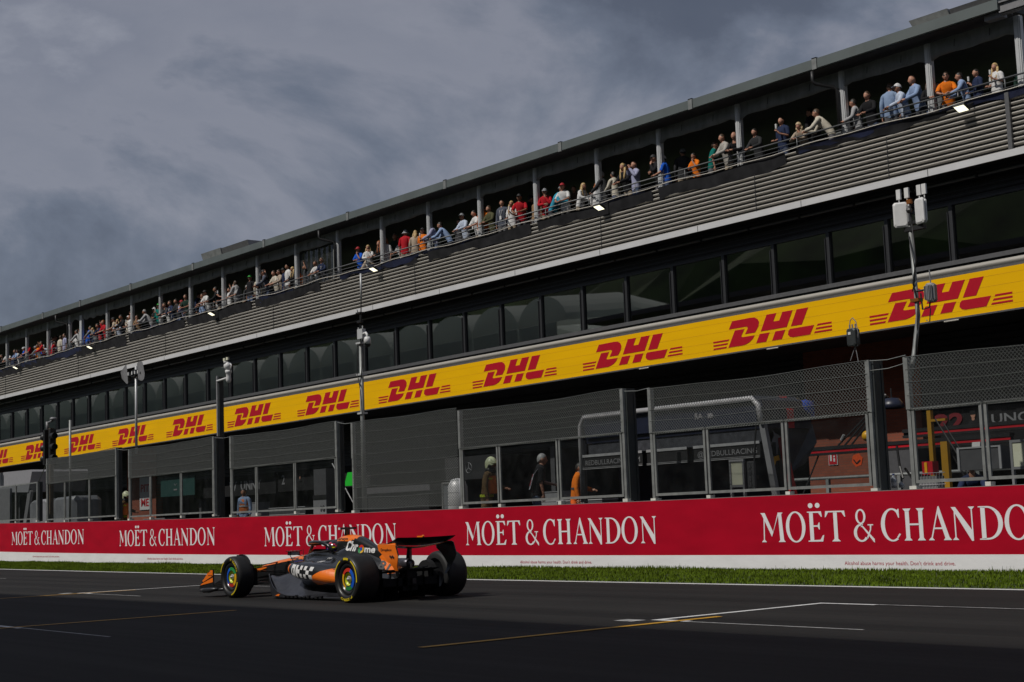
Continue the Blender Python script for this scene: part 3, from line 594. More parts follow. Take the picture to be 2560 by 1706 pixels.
for xl, w in ((-96.9, 5.4), (-90.07, 5.27), (-83.13, 5.24), (-76.3, 5.18), (-69.58, 5.10), (-62.95, 5.07), (-56.4, 5.0), (-49.89, 4.95), (-43.52, 4.86), (-37.26, 4.76), (-31.15, 4.62), (-25.2, 4.47), (-19.4, 4.4)):
    b = MB()
    for k, p in LG.items():
        b.prism(p, lambda u, v: (xl + u * w, 32.992, 6.155 + v * 0.79), lambda u, v: (xl + u * w, 33.0005, 6.155 + v * 0.79))
    bpart(b, 'sign_logo', M['dhlred'])
# recess over the garages
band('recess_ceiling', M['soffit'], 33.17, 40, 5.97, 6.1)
b = MB(); prof = [(35.3, 5.97)]; z = 5.9
while z > 3.75: prof += [(35.26, z), (35.26, z - .10), (35.3, z - .13), (35.3, z - .16)]; z -= .19
n = len(prof); b.add([(XL, y, zz) for y, zz in prof] + [(XR, y, zz) for y, zz in prof], [(i, i + 1, n + i + 1, n + i) for i in range(n - 1)])
wbuild(b, 'roller_shutter', M['clad_dark'], pb, warp=lambda x, y, z: (x, y, z), recalc=False)
for x0, x1 in ((-29.5, -25.3), (-79.4, -75.6), (-103, -99)):
    b = MB(); b.box(x0, x1, 35.2, 35.6, 0, 5.95); wbuild(b, 'brick_pier', M['brick'], pb)
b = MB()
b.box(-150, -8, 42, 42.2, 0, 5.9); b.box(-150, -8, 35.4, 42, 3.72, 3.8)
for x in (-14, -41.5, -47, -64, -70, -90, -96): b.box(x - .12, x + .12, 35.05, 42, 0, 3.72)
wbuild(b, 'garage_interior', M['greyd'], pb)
for x in (-22.8, -29.0, -34.5):
    b = MB(); b.tube([(x, 33.0, 5.93), (x + .45, 33.0, 5.93)], 0.02, 6); bpart(b, 'tube_end', M['cablew'])
# lettering boards over the garage openings; white letters greyed to paint in recess shade
def sign_text(name, s, x0, y, z0, h, m, width=None, rootname='garage_board', board=None, label='', cat='sign', **k):
    r = empty(rootname, (x0, y, z0 - 0.1), label, cat)
    if board:
        b = MB(); b.box(board[0], board[1], y + 0.01, y + 0.06, board[2], board[3]); wbuild(b, 'board', board[4], r)
    b = MB(); text_mb(b, s, lambda u, v: (x0 + u, y, z0 + v), h, width, **k); wbuild(b, name, m, r, recalc=False); return r
sign_text('lettering', 'UNODE', -22.85, 34.9, 3.24, 0.25, M['grey'], width=1.9, bold=0.015, board=(-24.5, -14.2, 2.62, 3.75, M['blackmatte']), label='black garage header with white lettering and a driver portrait', cat='garage sign')
sign_text('lettering', 'TONELLI', -57.9, 34.9, 3.24, 0.22, M['grey'], width=1.35, bold=0.015, board=(-61.6, -53.6, 2.75, 3.7, M['blackmatte']), label='black garage header reading TONELLI in white letters', cat='garage sign')
r = sign_text('lettering', 'W  UNNY', -66.6, 34.95, 2.98, 0.42, M['grey'], width=3.3, bold=0.03, board=(-70.5, -61.9, 2.7, 3.7, M['blackmatte']), label='black garage header with big white capital letters behind the vest wearer', cat='garage sign')
sign_text('number', '2', -61.2, 34.88, 3.1, 0.42, M['grey'], bold=0.02, rootname='start_number', label='large grey outlined number 2 on the garage header', cat='number')
sign_text('number', '22', -24.65, 34.88, 3.18, 0.42, mat('dim_red', (.16, .008, .015), .6), width=0.95, bold=0.04, rootname='start_number', label='large red number 22 on the black garage header', cat='number')
# driver portrait poster (flat print)
def portrait(x, z, s, label):
    r = empty('portrait_poster', (x, 34.87, z), label, 'poster')
    b = MB(); b.add([(x + s * .5 * cos(t * pi / 8) * .8, 34.872, z + s * .62 * sin(t * pi / 8)) for t in range(16)], [tuple(range(16))]); b.add([(x - s * .2, 34.874, z - s * .4), (x + s * .2, 34.874, z - s * .4), (x + s * .25, 34.874, z - s * 1.0), (x - s * .25, 34.874, z - s * 1.0)], [(0, 1, 2, 3)]); wbuild(b, 'printed_face', M['skin'], r, recalc=False)
    b = MB(); b.add([(x - s * .95, 34.866, z - s * 1.5), (x + s * .95, 34.866, z - s * 1.5), (x + s * .3, 34.866, z - s * .78), (x, 34.866, z - s * .95), (x - s * .3, 34.866, z - s * .78)], [(0, 1, 2, 3, 4)]); wbuild(b, 'printed_collar', M['netting'], r, recalc=False)
    b = MB(); b.add([(x + s * .52 * cos(t * pi / 8) * .82, 34.866, z + s * .08 + s * .62 * sin(t * pi / 8)) for t in range(-1, 10)], [tuple(range(11))]); wbuild(b, 'printed_hair', M['blackmatte'], r, recalc=False)
portrait(-23.4, 3.56, 0.21, 'printed driver portrait beside the red number on the garage header')
portrait(-59.5, 3.42, 0.16, 'small driver portrait between the grey number and the white name')
portrait(-56.0, 3.42, 0.15, 'small driver portrait right of the white name TONELLI')
# grandstand and canopies across the track, behind the photographer (they shade the near lane and mirror in the glass)
gs = empty('grandstand', (-20, -12, 0), 'roofed grandstand across the track behind the photographer', 'grandstand')
b = MB()
for k in range(12): b.box(-76, 42, -6.5 - 1.0 * (k + 1), -6.5 - 1.0 * k, 0, 1.6 + .5 * k)
wbuild(b, 'terrace', M['concrete'], gs)
b = MB(); b.box(-76, 42, -19, -1.0, 14.3, 14.62); wbuild(b, 'flat_roof', M['greyd'], gs)
b = MB()
for x in range(-72, 43, 12): b.box(x - .2, x + .2, -18.9, -18.5, 0, 14.3); b.bar((x, -18.6, 10), (x, -6, 14.2), .25, .25)
wbuild(b, 'roof_frame', M['galv'], gs)
tn = empty('tent_canopy', (-130, -8, 0), 'row of pale vaulted fabric canopies behind the photographer', 'canopy')
b = MB()
for k in range(26):
    xc = -215 + 5.6 * k
    if xc > -79: break
    rr = [[(xc + 2.75 * cos(pi * j / 12), yy, 14.9 + 2.0 * sin(pi * j / 12) + dz) for j in range(13)] for yy, dz in ((-1.0, 0), (-8, .8), (-15, 0))]
    b.loft(rr, closed=False)
    b.add(rr[0], [tuple(range(13))])
fab = bpy.data.materials.new('tent_fabric'); fab.use_nodes = True; ft = fab.node_tree; fo = ft.nodes['Material Output']; fp = ft.nodes['Principled BSDF']; fp.inputs['Base Color'].default_value = (.6, .64, .62, 1); fp.inputs['Roughness'].default_value = .9
fl_ = ft.nodes.new('ShaderNodeBsdfTranslucent'); fl_.inputs[0].default_value = (.6, .66, .63, 1); fx = ft.nodes.new('ShaderNodeMixShader'); fx.inputs[0].default_value = .6
ft.links.new(fp.outputs[0], fx.inputs[1]); ft.links.new(fl_.outputs[0], fx.inputs[2]); ft.links.new(fx.outputs[0], fo.inputs[0])
wbuild(b, 'vaulted_fabric', fab, tn, recalc=False)
b = MB(); b.box(-218, -79, -1.05, -1.0, 12.4, 14.88); wbuild(b, 'valance', fab, tn)
b = MB()
for k in range(24): b.box(-218 + 5.6 * k, -217.7 + 5.6 * k, -15.2, -14.9, 0, 15)
wbuild(b, 'mast', M['galv'], tn)
# wooded hill behind
b = MB(); nx, ny = 60, 14; random.seed(9); vs = []
for i in range(nx + 1):
    for j in range(ny + 1):
        x = -520 + i * 11; y = -34 - j * 12; h = 3 + 58 * (1 - math.exp(-j / 3.2)) + 5 * random.random() * (j > 0) + 4 * sin(x * .05); vs.append((x, y, h if j else -1))
b.add(vs, [(i * (ny + 1) + j, (i + 1) * (ny + 1) + j, (i + 1) * (ny + 1) + j + 1, i * (ny + 1) + j + 1) for i in range(nx) for j in range(ny)])
tag(b.build('hill', mat('hill_woods', (0.035, 0.06, 0.015), 0.95, var=0.6, scale=0.25), recalc=False), kind='structure')
# ---------------------------------------------------------------- fence sections standing on the wall
FY = 22.05
def fy(x): return FY + bend(x)
def fence(xl, xr, divs, ztl, gt, zb, mesh_all=False, mesh=True, label='', side=0.22, open_right=False):
    if xr < -34: side = 0.10
    r = empty('debris_fence', (xl, fy(xl), zb), label, 'fence', 'debris fence sections on the pit wall')
    top = ztl; Y = fy((xl + xr) / 2); sl = (fy(xr) - fy(xl)) / (xr - xl)
    def yy(x): return fy(xl) + sl * (x - xl)
    pwid = 0.075
    for x, rt in ((xl, False), (xr, True)):
        if rt and open_right: continue
        zt = top if mesh else gt
        b = MB(); b.box(x - pwid / 2, x + pwid / 2, yy(x) - 0.05, yy(x) + 0.05, zb + .0, (gt - 0.02 if mesh else zt)); 
        if mesh: b.box(x - pwid * .62, x + pwid * .62, yy(x) - 0.062, yy(x) + 0.04, gt - 0.02, zt)
        wbuild(b, 'post', M['galv'], r)
        b = MB(); b.box(x - .075, x + .075, yy(x) - .08, yy(x) + .1, zb - 0.02, zb + 0.045); wbuild(b, 'foot_block', M['white_block'], r)
    if not open_right:
        b = MB(); b.box(xr + pwid / 2, xr + pwid / 2 + 0.05, yy(xr) + .02, yy(xr) + side, zb, top if mesh else gt); b.box(xr - .02, xr + .10, yy(xr) + side, yy(xr) + side + .06, zb, (top if mesh else gt) + .0); wbuild(b, 'return_panel', M['galv_dark'], r)
    if not mesh_all:
        ed = [xl + pwid / 2] + divs + [xr - pwid / 2]; gb = zb + 0.09
        for i in range(len(ed) - 1):
            a, c = ed[i] + 0.012, ed[i + 1] - 0.03; fw = 0.055
            b = MB()
            def fbox(x0, x1, z0, z1): b.add([(x0, yy(x0) - .045, z0), (x1, yy(x1) - .045, z0), (x1, yy(x1), z0), (x0, yy(x0), z0), (x0, yy(x0) - .045, z1), (x1, yy(x1) - .045, z1), (x1, yy(x1), z1), (x0, yy(x0), z1)], [(0, 3, 2, 1), (4, 5, 6, 7), (0, 1, 5, 4), (1, 2, 6, 5), (2, 3, 7, 6), (3, 0, 4, 7)])
            fbox(a, a + fw, gb, gt); fbox(c - fw, c, gb, gt); fbox(a + fw, c - fw, gb, gb + fw); fbox(a + fw, c - fw, gt - fw, gt)
            fr = wbuild(b, 'pane_frame', M['galv'], r)
            b = MB(); b.add([(a + fw, yy(a) - .02, gb + fw), (c - fw, yy(c) - .02, gb + fw), (c - fw, yy(c) - .02, gt - fw), (a + fw, yy(a) - .02, gt - fw)], [(0, 1, 2, 3)]); p = wbuild(b, 'clear_pane', GL_F, r, recalc=False); p.parent = fr
        for d in divs:
            b = MB(); b.box(d - .055, d + .055, yy(d) - .06, yy(d) + .08, zb - 0.02, zb + .06); wbuild(b, 'foot_block', M['white_block'], r)
    if mesh:
        # chain link: two families of diagonal wires
        b = MB(); zlo = zb + .04 if mesh_all else gt - 0.05; W_ = xr - xl - .06; p = 0.074; x0 = xl + .03
        def sag(x): t = (x - xl) / (xr - xl); return top - 0.01 - (0.055 * sin(pi * max(0, t)) if not open_right else 0.02 * sin(pi * t))
        def wire(x, z, x2, z2, dy):
            rr = 0.0036
            for (ox, oz) in ((0, 0),):
                b.bar((x, yy(x) - .055 + dy, z), (x2, yy(x2) - .055 + dy, z2), 2 * rr, 2 * rr)
        Hh = top - zlo; k = -int(Hh / p) - 1
        while x0 + k * p < xr:
            a = x0 + k * p
            # rising to the right
            xa = max(a, x0); za = zlo + (xa - a) ; xb = a + Hh; zb2 = top
            if xb > xr - .03: xb = xr - .03; zb2 = zlo + (xb - a)
            zb2 = min(zb2, sag(xb) + .02); xb = a + (zb2 - zlo)
            if zb2 > za + .02 and xb > xa: wire(xa, za, xb, zb2, 0.004)
            # falling to the right
            a2 = a + Hh; xs_, zs = a, min(top, sag(max(a, x0)) + .02); 
            xs_ = a + (top - zs)
            if xs_ < x0: zs = zs - (x0 - xs_); xs_ = x0
            xe = a + Hh; ze = zlo
            if xe > xr - .03: ze = zlo + (xe - (xr - .03)); xe = xr - .03
            if zs > ze + .02 and xe > xs_: wire(xs_, zs, xe, ze, -0.004)
            k += 1
        wbuild(b, 'wire_mesh', M['wire'], r)
        b = MB(); nl = 5 if not mesh_all else 9
        for q in range(nl):
            f = q / (nl - 1); pts = []
            for i in range(13):
                t = i / 12; x = xl + (xr - xl) * t; zt = sag(x) if q else top - .0; 
                z = zlo + .03 + (sag(x) - .02 - zlo) * (1 - f) + 0.012 * sin(x * 2 + q); pts.append((x, yy(x) - .066, z))
            b.tube(pts, 0.0062, 4)
        wbuild(b, 'tension_wire', M['wire'], r)
    return r
fence(-22.74, -16.93, [-21.13, -19.01], 3.86, 2.915, 1.455, label='debris fence section in front of the navy pit stand and brick pier')
fence(-16.08, -9.9, [-14.56, -12.3], 3.83, 2.90, 1.465, label='debris fence section at the right edge, silver edged case behind it')
fence(-29.74, -23.62, [-28.16, -25.88], 3.935, 2.985, 1.475, label='debris fence section with a firefighter and a grey-haired man behind it')
fence(-34.93, -29.80, [], 4.0, 3.01, 1.50, mesh_all=True, open_right=True, label='fence section of wire mesh from top to bottom, without clear panes')
fence(-42.58, -35.82, [-40.81, -38.32], 4.11, 3.095, 1.545, label='debris fence section with a person in an orange vest behind it')
fence(-51.20, -43.86, [-49.21, -46.52], 4.19, 3.16, 1.595, label='debris fence section just right of the helmeted firefighter in the gap')
fence(-60.69, -52.52, [-58.41, -55.48], 4.335, 3.305, 1.66, label='debris fence section below the black traffic light cluster')
fence(-73.37, -62.01, [-69.18, -65.27], 4.45, 3.42, 1.735, mesh=False, label='low fence section of clear panes only at the left edge')
# wires across the openings
b = MB()
r = empty('opening_wire', (-23, 22.05, 3.8), 'thin wires strung across the openings between fence sections', 'wire')
for a, z1, c, z2 in ((-16.88, 3.84, -16.08, 3.86), (-16.88, 3.66, -16.08, 3.72), (-23.55, 3.87, -22.74, 3.87), (-35.75, 4.06, -34.93, 3.99), (-43.8, 4.14, -42.58, 4.10), (-52.4, 4.26, -51.2, 4.18)):
    b.tube([(a, fy(a) - .03, z1), ((a + c) / 2, fy(a) - .03, (z1 + z2) / 2 - .03), (c, fy(c) - .03, z2)], 0.008, 4)
b.tube([(-60.75, fy(-60.7), 4.25), (-61.4, fy(-61.3), 3.75), (-61.95, fy(-62), 3.42)], 0.02, 4)
wbuild(b, 'steel_wire', M['galv'], r)

# ---------------------------------------------------------------- poles
def lathe_pole(b, x, y, z0, z1, r0, r1): b.tube([(x, y, z0), (x, y, z1)], [r0, r1], 12)
# A: antenna pole on the right
r = empty('antenna_pole', (-16.1, 22.45, 1.4), 'grey pole with two white flat antenna boxes in front of the rightmost big sign logo', 'antenna pole')
b = MB(); b.tube([(-16.1, 22.16, 3.5), (-16.09, 22.3, 3.9), (-16.06, 22.45, 4.6), (-16.1, 22.45, 6.35)], [.046, .046, .042, .036], 12); wbuild(b, 'pole', M['galv'], r, smooth=True)
b = MB(); b.tube([(-16.02, 22.40, 6.3), (-15.99, 22.40, 5.6), (-16.08, 22.39, 5.2), (-16.01, 22.40, 4.8), (-16.05, 22.37, 4.3), (-16.02, 22.24, 3.8)], .014, 6); b.tube([(-16.1, 22.39, 6.1), (-16.0, 22.38, 5.4), (-16.1, 22.39, 5.05)], .010, 5); wbuild(b, 'cable', M['black'], r, smooth=True)
def rbox(b, c, hx, hy, hz, yaw, bev=.03):
    ca, sa = cos(yaw), sin(yaw); rr = []
    for sy, ins in ((-hy, bev), (-hy + bev * .6, 0), (hy - bev * .6, 0), (hy, bev)):
        X, Z, q = hx - ins, hz - ins, .035
        ring_ = [(-X + q, -Z), (X - q, -Z), (X, -Z + q), (X, Z - q), (X - q, Z), (-X + q, Z), (-X, Z - q), (-X, -Z + q)]
        rr.append([(c[0] + px * ca - sy * sa, c[1] + px * sa + sy * ca, c[2] + pz) for px, pz in ring_])
    b.loft(rr)
for x, yaw in ((-16.22, 0.55), (-15.80, -0.35)):
    b = MB(); rbox(b, (x, 22.36, 6.50), .135, .03, .235, yaw); rbox(b, (x + .0, 22.44, 6.50), .125, .03, .22, yaw); pa = wbuild(b, 'flat_antenna', M['white'], r)
for x in (-16.28, -16.10, -15.83, -15.72):
    b = MB(); b.obox((x, 22.42, 6.90), (.045, 0, 0), (0, .02, 0), (0, 0, .095)); b.tube([(x, 22.42, 6.74), (x, 22.42, 6.81)], .012, 6); wbuild(b, 'small_antenna', M['white'], r)
b = MB(); b.box(-16.12, -15.9, 22.40, 22.5, 6.3, 6.36); b.tube([(-16.03, 22.4, 6.25), (-16.03, 22.4, 6.75)], .02, 6); b.ball((-16.03, 22.36, 6.55), .06, 8); b.box(-16.2, -15.78, 22.4, 22.5, 6.18, 6.26); wbuild(b, 'bracket', M['black'], r)
b = MB(); b.box(-16.08, -15.99, 22.36, 22.42, 6.68, 6.76); b.box(-16.16, -15.98, 22.38, 22.52, 4.86, 4.92); wbuild(b, 'copper_clamp', mat('copper', (.35, .12, .03), .4, metal=.6), r)
b = MB(); rbox(b, (-15.72, 22.42, 4.98), .085, .09, .17, .3); 
for k in range(6): b.box(-15.80 + .03 * k, -15.79 + .03 * k, 22.31, 22.34, 4.85, 5.10)
b.tube([(-15.72, 22.42, 5.15), (-15.73, 22.42, 5.40)], .012, 6); wbuild(b, 'radio_unit', M['grey'], r)
b = MB(); b.tube([(-16.03, 22.42, 5.05), (-15.88, 22.42, 5.05)], .02, 6); b.tube([(-15.95, 22.42, 5.0), (-15.93, 22.42, 4.7), (-15.78, 22.42, 4.72), (-15.76, 22.42, 4.82)], .016, 6); b.tube([(-15.76, 22.42, 4.7), (-15.80, 22.42, 4.45), (-15.87, 22.42, 4.5)], .010, 6); wbuild(b, 'unit_bracket', M['black'], r)
# B: aerial + dome camera pole
r = empty('camera_pole', (-35.0, 22.6, 1.5), 'tall slim pole with white dome camera and long whip aerial, left of the mesh fence', 'camera pole')
b = MB(); lathe_pole(b, -35.02, 22.6, 1.5, 6.3, .075, .055); wbuild(b, 'pole', M['galv'], r, smooth=True)
b = MB(); lathe_pole(b, -34.86, 22.55, 7.5, 8.26, .028, .026); wbuild(b, 'whip_aerial', M['post'], r, smooth=True)
b = MB(); b.tube([(-34.9, 22.55, 6.9), (-34.87, 22.55, 7.5)], .018, 6); b.tube([(-34.95, 22.55, 6.2), (-34.95, 22.55, 7.1)], .014, 6); b.box(-35.05, -34.85, 22.5, 22.6, 6.85, 6.92); b.box(-35.1, -34.85, 22.5, 22.62, 7.12, 7.16); b.tube([(-35.05, 22.55, 7.14), (-35.09, 22.55, 7.25)], .012, 5); b.box(-35.03, -34.93, 22.5, 22.6, 6.5, 6.62)
b.tube([(-34.86, 22.52, 6.3), (-34.84, 22.52, 5.6), (-34.97, 22.5, 5.0)], .016, 6); b.tube([(-35.05, 22.52, 6.3), (-35.08, 22.5, 5.4), (-34.93, 22.5, 4.9), (-34.88, 22.5, 4.2)], .014, 6); wbuild(b, 'mount', M['black'], r)
b = MB(); b.tube([(-35.0, 22.52, 6.4), (-35.0, 22.52, 6.72)], .02, 6); b.tube([(-34.8, 22.52, 6.4), (-34.78, 22.52, 6.75)], .018, 6); b.box(-34.98, -34.72, 22.46, 22.58, 6.38, 6.66); wbuild(b, 'junction_box', M['post'], r)
b = MB(); b.tube([(-34.75, 22.5, 6.5), (-34.56, 22.48, 6.52), (-34.48, 22.47, 6.46), (-34.47, 22.47, 6.35)], .035, 8); b.lathe([(.001, 6.40), (.075, 6.39), (.10, 6.32), (.105, 6.19), (.001, 6.19)], (-34.47, 22.47, 0), 'z', 16); dc = wbuild(b, 'dome_camera', M['white'], r, smooth=True)
b = MB(); b.ball((-34.47, 22.47, 6.17), .082, 14); wbuild(b, 'lens_dome', M['black'], r, smooth=True)
b = MB()
for z in (4.25, 5.35, 6.25): b.box(-35.13, -34.9, 22.5, 22.7, z, z + .05)
wbuild(b, 'clamp', M['post'], r)
# C: square post with robotic camera
r = empty('robot_camera_post', (-43.75, 22.7, 1.55), 'square grey post carrying a white robotic camera with twin lamps', 'camera post')
b = MB(); b.box(-43.86, -43.70, 22.62, 22.78, 1.55, 6.15); wbuild(b, 'post', M['galv_dark'], r)
b = MB(); b.box(-43.88, -43.80, 22.60, 22.64, 1.55, 6.2); wbuild(b, 'post_edge', M['grey'], r)
b = MB(); b.tube([(-43.8, 22.6, 6.02), (-43.05, 22.6, 6.06)], .035, 8); b.lathe([(.001, 5.88), (.06, 5.90), (.09, 5.98), (.08, 6.08), (.085, 6.2), (.11, 6.22), (.11, 6.3), (.001, 6.3)], (-43.0, 22.6, 0), 'z', 14); wbuild(b, 'arm', M['white'], r, smooth=True)
b = MB(); b.ball((-43.0, 22.58, 6.44), .135, 16); b.tube([(-43.14, 22.6, 6.28), (-43.21, 22.6, 6.45), (-43.12, 22.6, 6.52)], .025, 6); b.tube([(-42.86, 22.6, 6.28), (-42.79, 22.6, 6.45), (-42.88, 22.6, 6.52)], .025, 6); b.obox((-43.0, 22.5, 6.56), (.03, 0, 0), (0, .06, 0), (0, 0, .03)); wbuild(b, 'camera_head', M['white'], r, smooth=True)
b = MB(); b.obox((-43.10, 22.52, 6.66), (.055, 0, 0), (0, .03, 0), (0, 0, .045)); b.obox((-42.90, 22.52, 6.67), (.055, 0, 0), (0, .03, 0), (0, 0, .045)); wbuild(b, 'twin_lamp', M['offwhite'], r)
def move_thing(r, x, y, sc): r.location = (x, y, 1.25 + (r.location.z - 1.25) * sc); r.scale = (sc, sc, sc)
move_thing(r, -44.91, 23.30, 1.0265)
# D: pole with curved reflector plates
r = empty('reflector_pole', (-50.1, 22.9, 1.6), 'white pole topped by two grey curved reflector plates', 'antenna pole')
b = MB(); lathe_pole(b, -50.1, 22.9, 4.0, 7.25, .05, .042); wbuild(b, 'pole', M['post'], r, smooth=True)
for sx in (-1, 1):
    b = MB(); rr = []
    for i in range(7):
        t = i / 6; a = sx * (0.45 + .55 * t); hh = .12 + .24 * sin(pi * min(1, .25 + t * .75)) ; rr.append([(-50.1 + a, 22.85 - .25 * (t - .5) ** 2, 7.0 - hh), (-50.1 + a, 22.80 - .25 * (t - .5) ** 2, 7.0 + hh)])
    b.add([p for q in rr for p in q], [(2 * i, 2 * i + 1, 2 * i + 3, 2 * i + 2) for i in range(6)]); wbuild(b, 'reflector_plate', M['grey'], r, recalc=False)
b = MB(); b.box(-50.65, -49.5, 22.8, 22.9, 6.9, 6.98); b.box(-50.3, -49.95, 22.8, 23.0, 6.85, 7.1); b.box(-50.62, -50.5, 22.8, 22.9, 6.72, 6.9); b.box(-49.7, -49.6, 22.8, 22.9, 6.7, 6.9); b.tube([(-49.9, 22.9, 7.0), (-49.9, 22.9, 7.5)], .01, 5); wbuild(b, 'crossbar', M['black'], r)
b = MB()
for x in (-50.52, -50.2, -49.95, -49.7): b.box(x, x + .07, 22.76, 22.8, 6.93, 7.05)
wbuild(b, 'terminal_box', M['white'], r)
move_thing(r, -53.25, 24.0, 1.048)
# E: start light cluster on a post
r = empty('start_light_post', (-58.2, 23.2, 1.6), 'rusty post with a cluster of black signal lamps seen from the side', 'traffic light')
b = MB(); b.box(-58.35, -58.17, 23.05, 23.2, 1.6, 5.55); wbuild(b, 'post', mat('rusty_steel', (.10, .07, .045), .8, var=.4, scale=5, dirt=.6, dcol=(.2, .08, .03)), r)
b = MB(); b.tube([(-58.6, 23.1, 5.45), (-58.6, 23.1, 5.85)], .07, 8); b.lathe([(.001, 6.0), (.12, 5.98), (.16, 5.88), (.001, 5.88)], (-57.95, 23.1, 0), 'z', 12); b.tube([(-58.6, 23.1, 5.8), (-58.0, 23.1, 5.86)], .04, 6); wbuild(b, 'lamp_bracket', M['grey'], r, smooth=True)
for sx, x in ((-1, -58.62), (1, -58.0)):
    b = MB(); b.box(x - .09, x + .10, 22.95, 23.2, 4.05, 5.5); hd = wbuild(b, 'signal_housing', M['black'], r)
    for z in (5.2, 4.75, 4.3):
        b = MB(); b.lathe([(.13, sx * .26), (.15, 0), (.001, .02)], (x + sx * .09, 23.05, z), 'x', 14); p = wbuild(b, 'signal_lamp', M['black'], r, smooth=True); p.parent = hd; 
move_thing(r, -64.0, 24.9, 1.074)
r = empty('slim_pole', (-56.3, 23.0, 1.6), 'bare slim steel pole in front of the fourth sign logo from the left', 'pole')
b = MB(); lathe_pole(b, -56.3, 23.0, 1.6, 5.72, .05, .05); wbuild(b, 'pole', M['galv'], r, smooth=True)
move_thing(r, -61.5, 24.67, 1.0727)
# control box hanging above the fence
r = empty('control_box', (-17.35, 22.1, 3.9), 'black control box hung on chains above the fence section beside the antenna pole', 'control box')
b = MB(); rbox(b, (-17.28, 22.1, 4.33), .10, .08, .17, 0, .02); wbuild(b, 'box', M['galv_dark'], r)
b = MB(); b.box(-17.33, -17.27, 22.01, 22.02, 4.38, 4.43); wbuild(b, 'label_plate', M['white'], r)
b = MB()
for x in (-17.35, -17.29, -17.22): b.tube([(x, 22.1, 4.5), (x, 22.1, 4.58)], .014, 6)
b.tube([(-17.36, 22.1, 4.5), (-17.33, 22.1, 4.66), (-17.27, 22.1, 4.70), (-17.20, 22.1, 4.62), (-17.16, 22.1, 4.4), (-17.2, 22.1, 4.15)], .009, 5); b.tube([(-17.25, 22.1, 4.16), (-17.33, 22.1, 4.0), (-17.38, 22.1, 3.9)], .008, 5); b.tube([(-17.25, 22.1, 4.16), (-17.22, 22.1, 4.0), (-17.2, 22.1, 3.85)], .008, 5); wbuild(b, 'chain', M['grey'], r)
# ---------------------------------------------------------------- team stands behind the wall
r = empty('pit_stand', (-24, 24.5, 0), 'dark navy team pit stand with silver trimmed roof and racing team web addresses', 'pit stand')
xa, xb = -26.75, -20.95; y0, y1 = 23.5, 25.3
b = MB(); b.box(xa + .15, xb - .15, y0 + .05, y0 + .12, 3.02, 3.42); b.box(xa + .1, xb - .12, y0 + .3, y1 - .4, 2.95, 3.05); wbuild(b, 'roof_front', M['navy'], r)
b = MB(); rr = []
for y in (y0 + .12, 24.2, 24.9, 25.15):
    q = 0.0 if y < 25 else .08
    rr.append([(xa, y, 2.9), (xa, y, 3.45 - q), (xa + .15, y, 3.60 - q), (xb - .2, y, 3.60 - q), (xb - .05, y, 3.50 - q), (xb, y, 3.3 - q), (xb, y, 2.9)])
b.loft(rr); wbuild(b, 'roof_shell', M['navy'], r)
b = MB()
b.tube([(xa + .02, y0, 1.5), (xa + .02, y0, 3.35), (xa + .18, y0, 3.54), (xb - .2, y0, 3.54), (xb - .04, y0, 3.40), (xb + .02, y0, 3.02)], .062, 8, flat=1.0); wbuild(b, 'silver_trim', M['silver'], r, smooth=True)
b = MB(); b.add([(xb - .55, 24.35, 3.612), (xb - .18, 24.35, 3.612), (xb + .008, 24.35, 3.3), (xb + .008, 24.35, 2.9), (xb + .008, 24.58, 2.9), (xb + .008, 24.58, 3.3), (xb - .18, 24.58, 3.612), (xb - .55, 24.58, 3.612)], [(0, 1, 6, 7), (1, 2, 5, 6), (2, 3, 4, 5)]); wbuild(b, 'red_stripe', M['redp'], r, recalc=False)
b = MB(); b.box(xa + .2, xb - .1, 25.1, 25.4, 3.15, 3.52); b.ball((xb - .10, 25.12, 3.35), .20, 14, sc=(.7, 1.2, .95)); wbuild(b, 'blue_roof_end', M['royal'], r, smooth=False)
b = MB(); b.bar((xb - .02, y0 + .1, 3.0), (xb + .42, y0 + .15, 0.1), .14, .1); b.bar((xa - .02, y0 + .1, 3.0), (xa - .14, y0 + .15, 0.1), .14, .1); wbuild(b, 'support_leg', M['grey'], r)
b = MB(); b.bar((xb - .1, 24.25, 2.7), (xb + .38, 24.3, 0.1), .14, .1); wbuild(b, 'red_leg', M['redp'], r)
b = MB(); b.box(xa + .12, xb - .5, 24.6, 25.0, 0.2, 2.3); b.add([(xb - .1, 24.4, 3.0), (xb - .1, 25.3, 3.0), (xb + .0, 25.3, 2.6), (xb - .05, 24.95, 2.15), (xb - .1, 24.4, 1.9)], [(0, 1, 2, 3, 4)]); wbuild(b, 'lower_panel', M['navy'], r)
b = MB(); b.box(xa + .12, xb - .05, y0 + .15, y0 + .2, 2.62, 2.9); b.box(xa + .12, xb - .05, y0 + .5, y0 + .52, 2.3, 2.6); wbuild(b, 'tinted_screen', mat('tinted_screen', (.05, .052, .06), .25, var=.3, scale=6, bump=.4, bscale=12), r)
for a, c, s in ((xa + .05, -24.6, 'REDBULLRACING.COM'), (-24.45, -23.15, ''), (-22.95, xb - .05, '@REDBULLRACING')):
    b = MB(); b.box(a, c, y0 + .0, y0 + .05, 2.28, 2.56); sb = wbuild(b, 'sign_board', M['black'], r)
    b = MB(); b.box(a, c, y0 - .02, y0, 2.57, 2.63); b.box(a, c, y0 - .02, y0, 2.28, 2.292); b.box(a, c, y0 - .02, y0, 2.31, 2.318); p = wbuild(b, 'board_trim', M['silver'], r); p.parent = sb
    if s:
        b = MB(); text_mb(b, s, lambda u, v: (a + .12 + u, y0 - .008, 2.375 + v), .115, (c - a - .2), bold=.0); p = wbuild(b, 'lettering', M['grey'], r, recalc=False); p.parent = sb
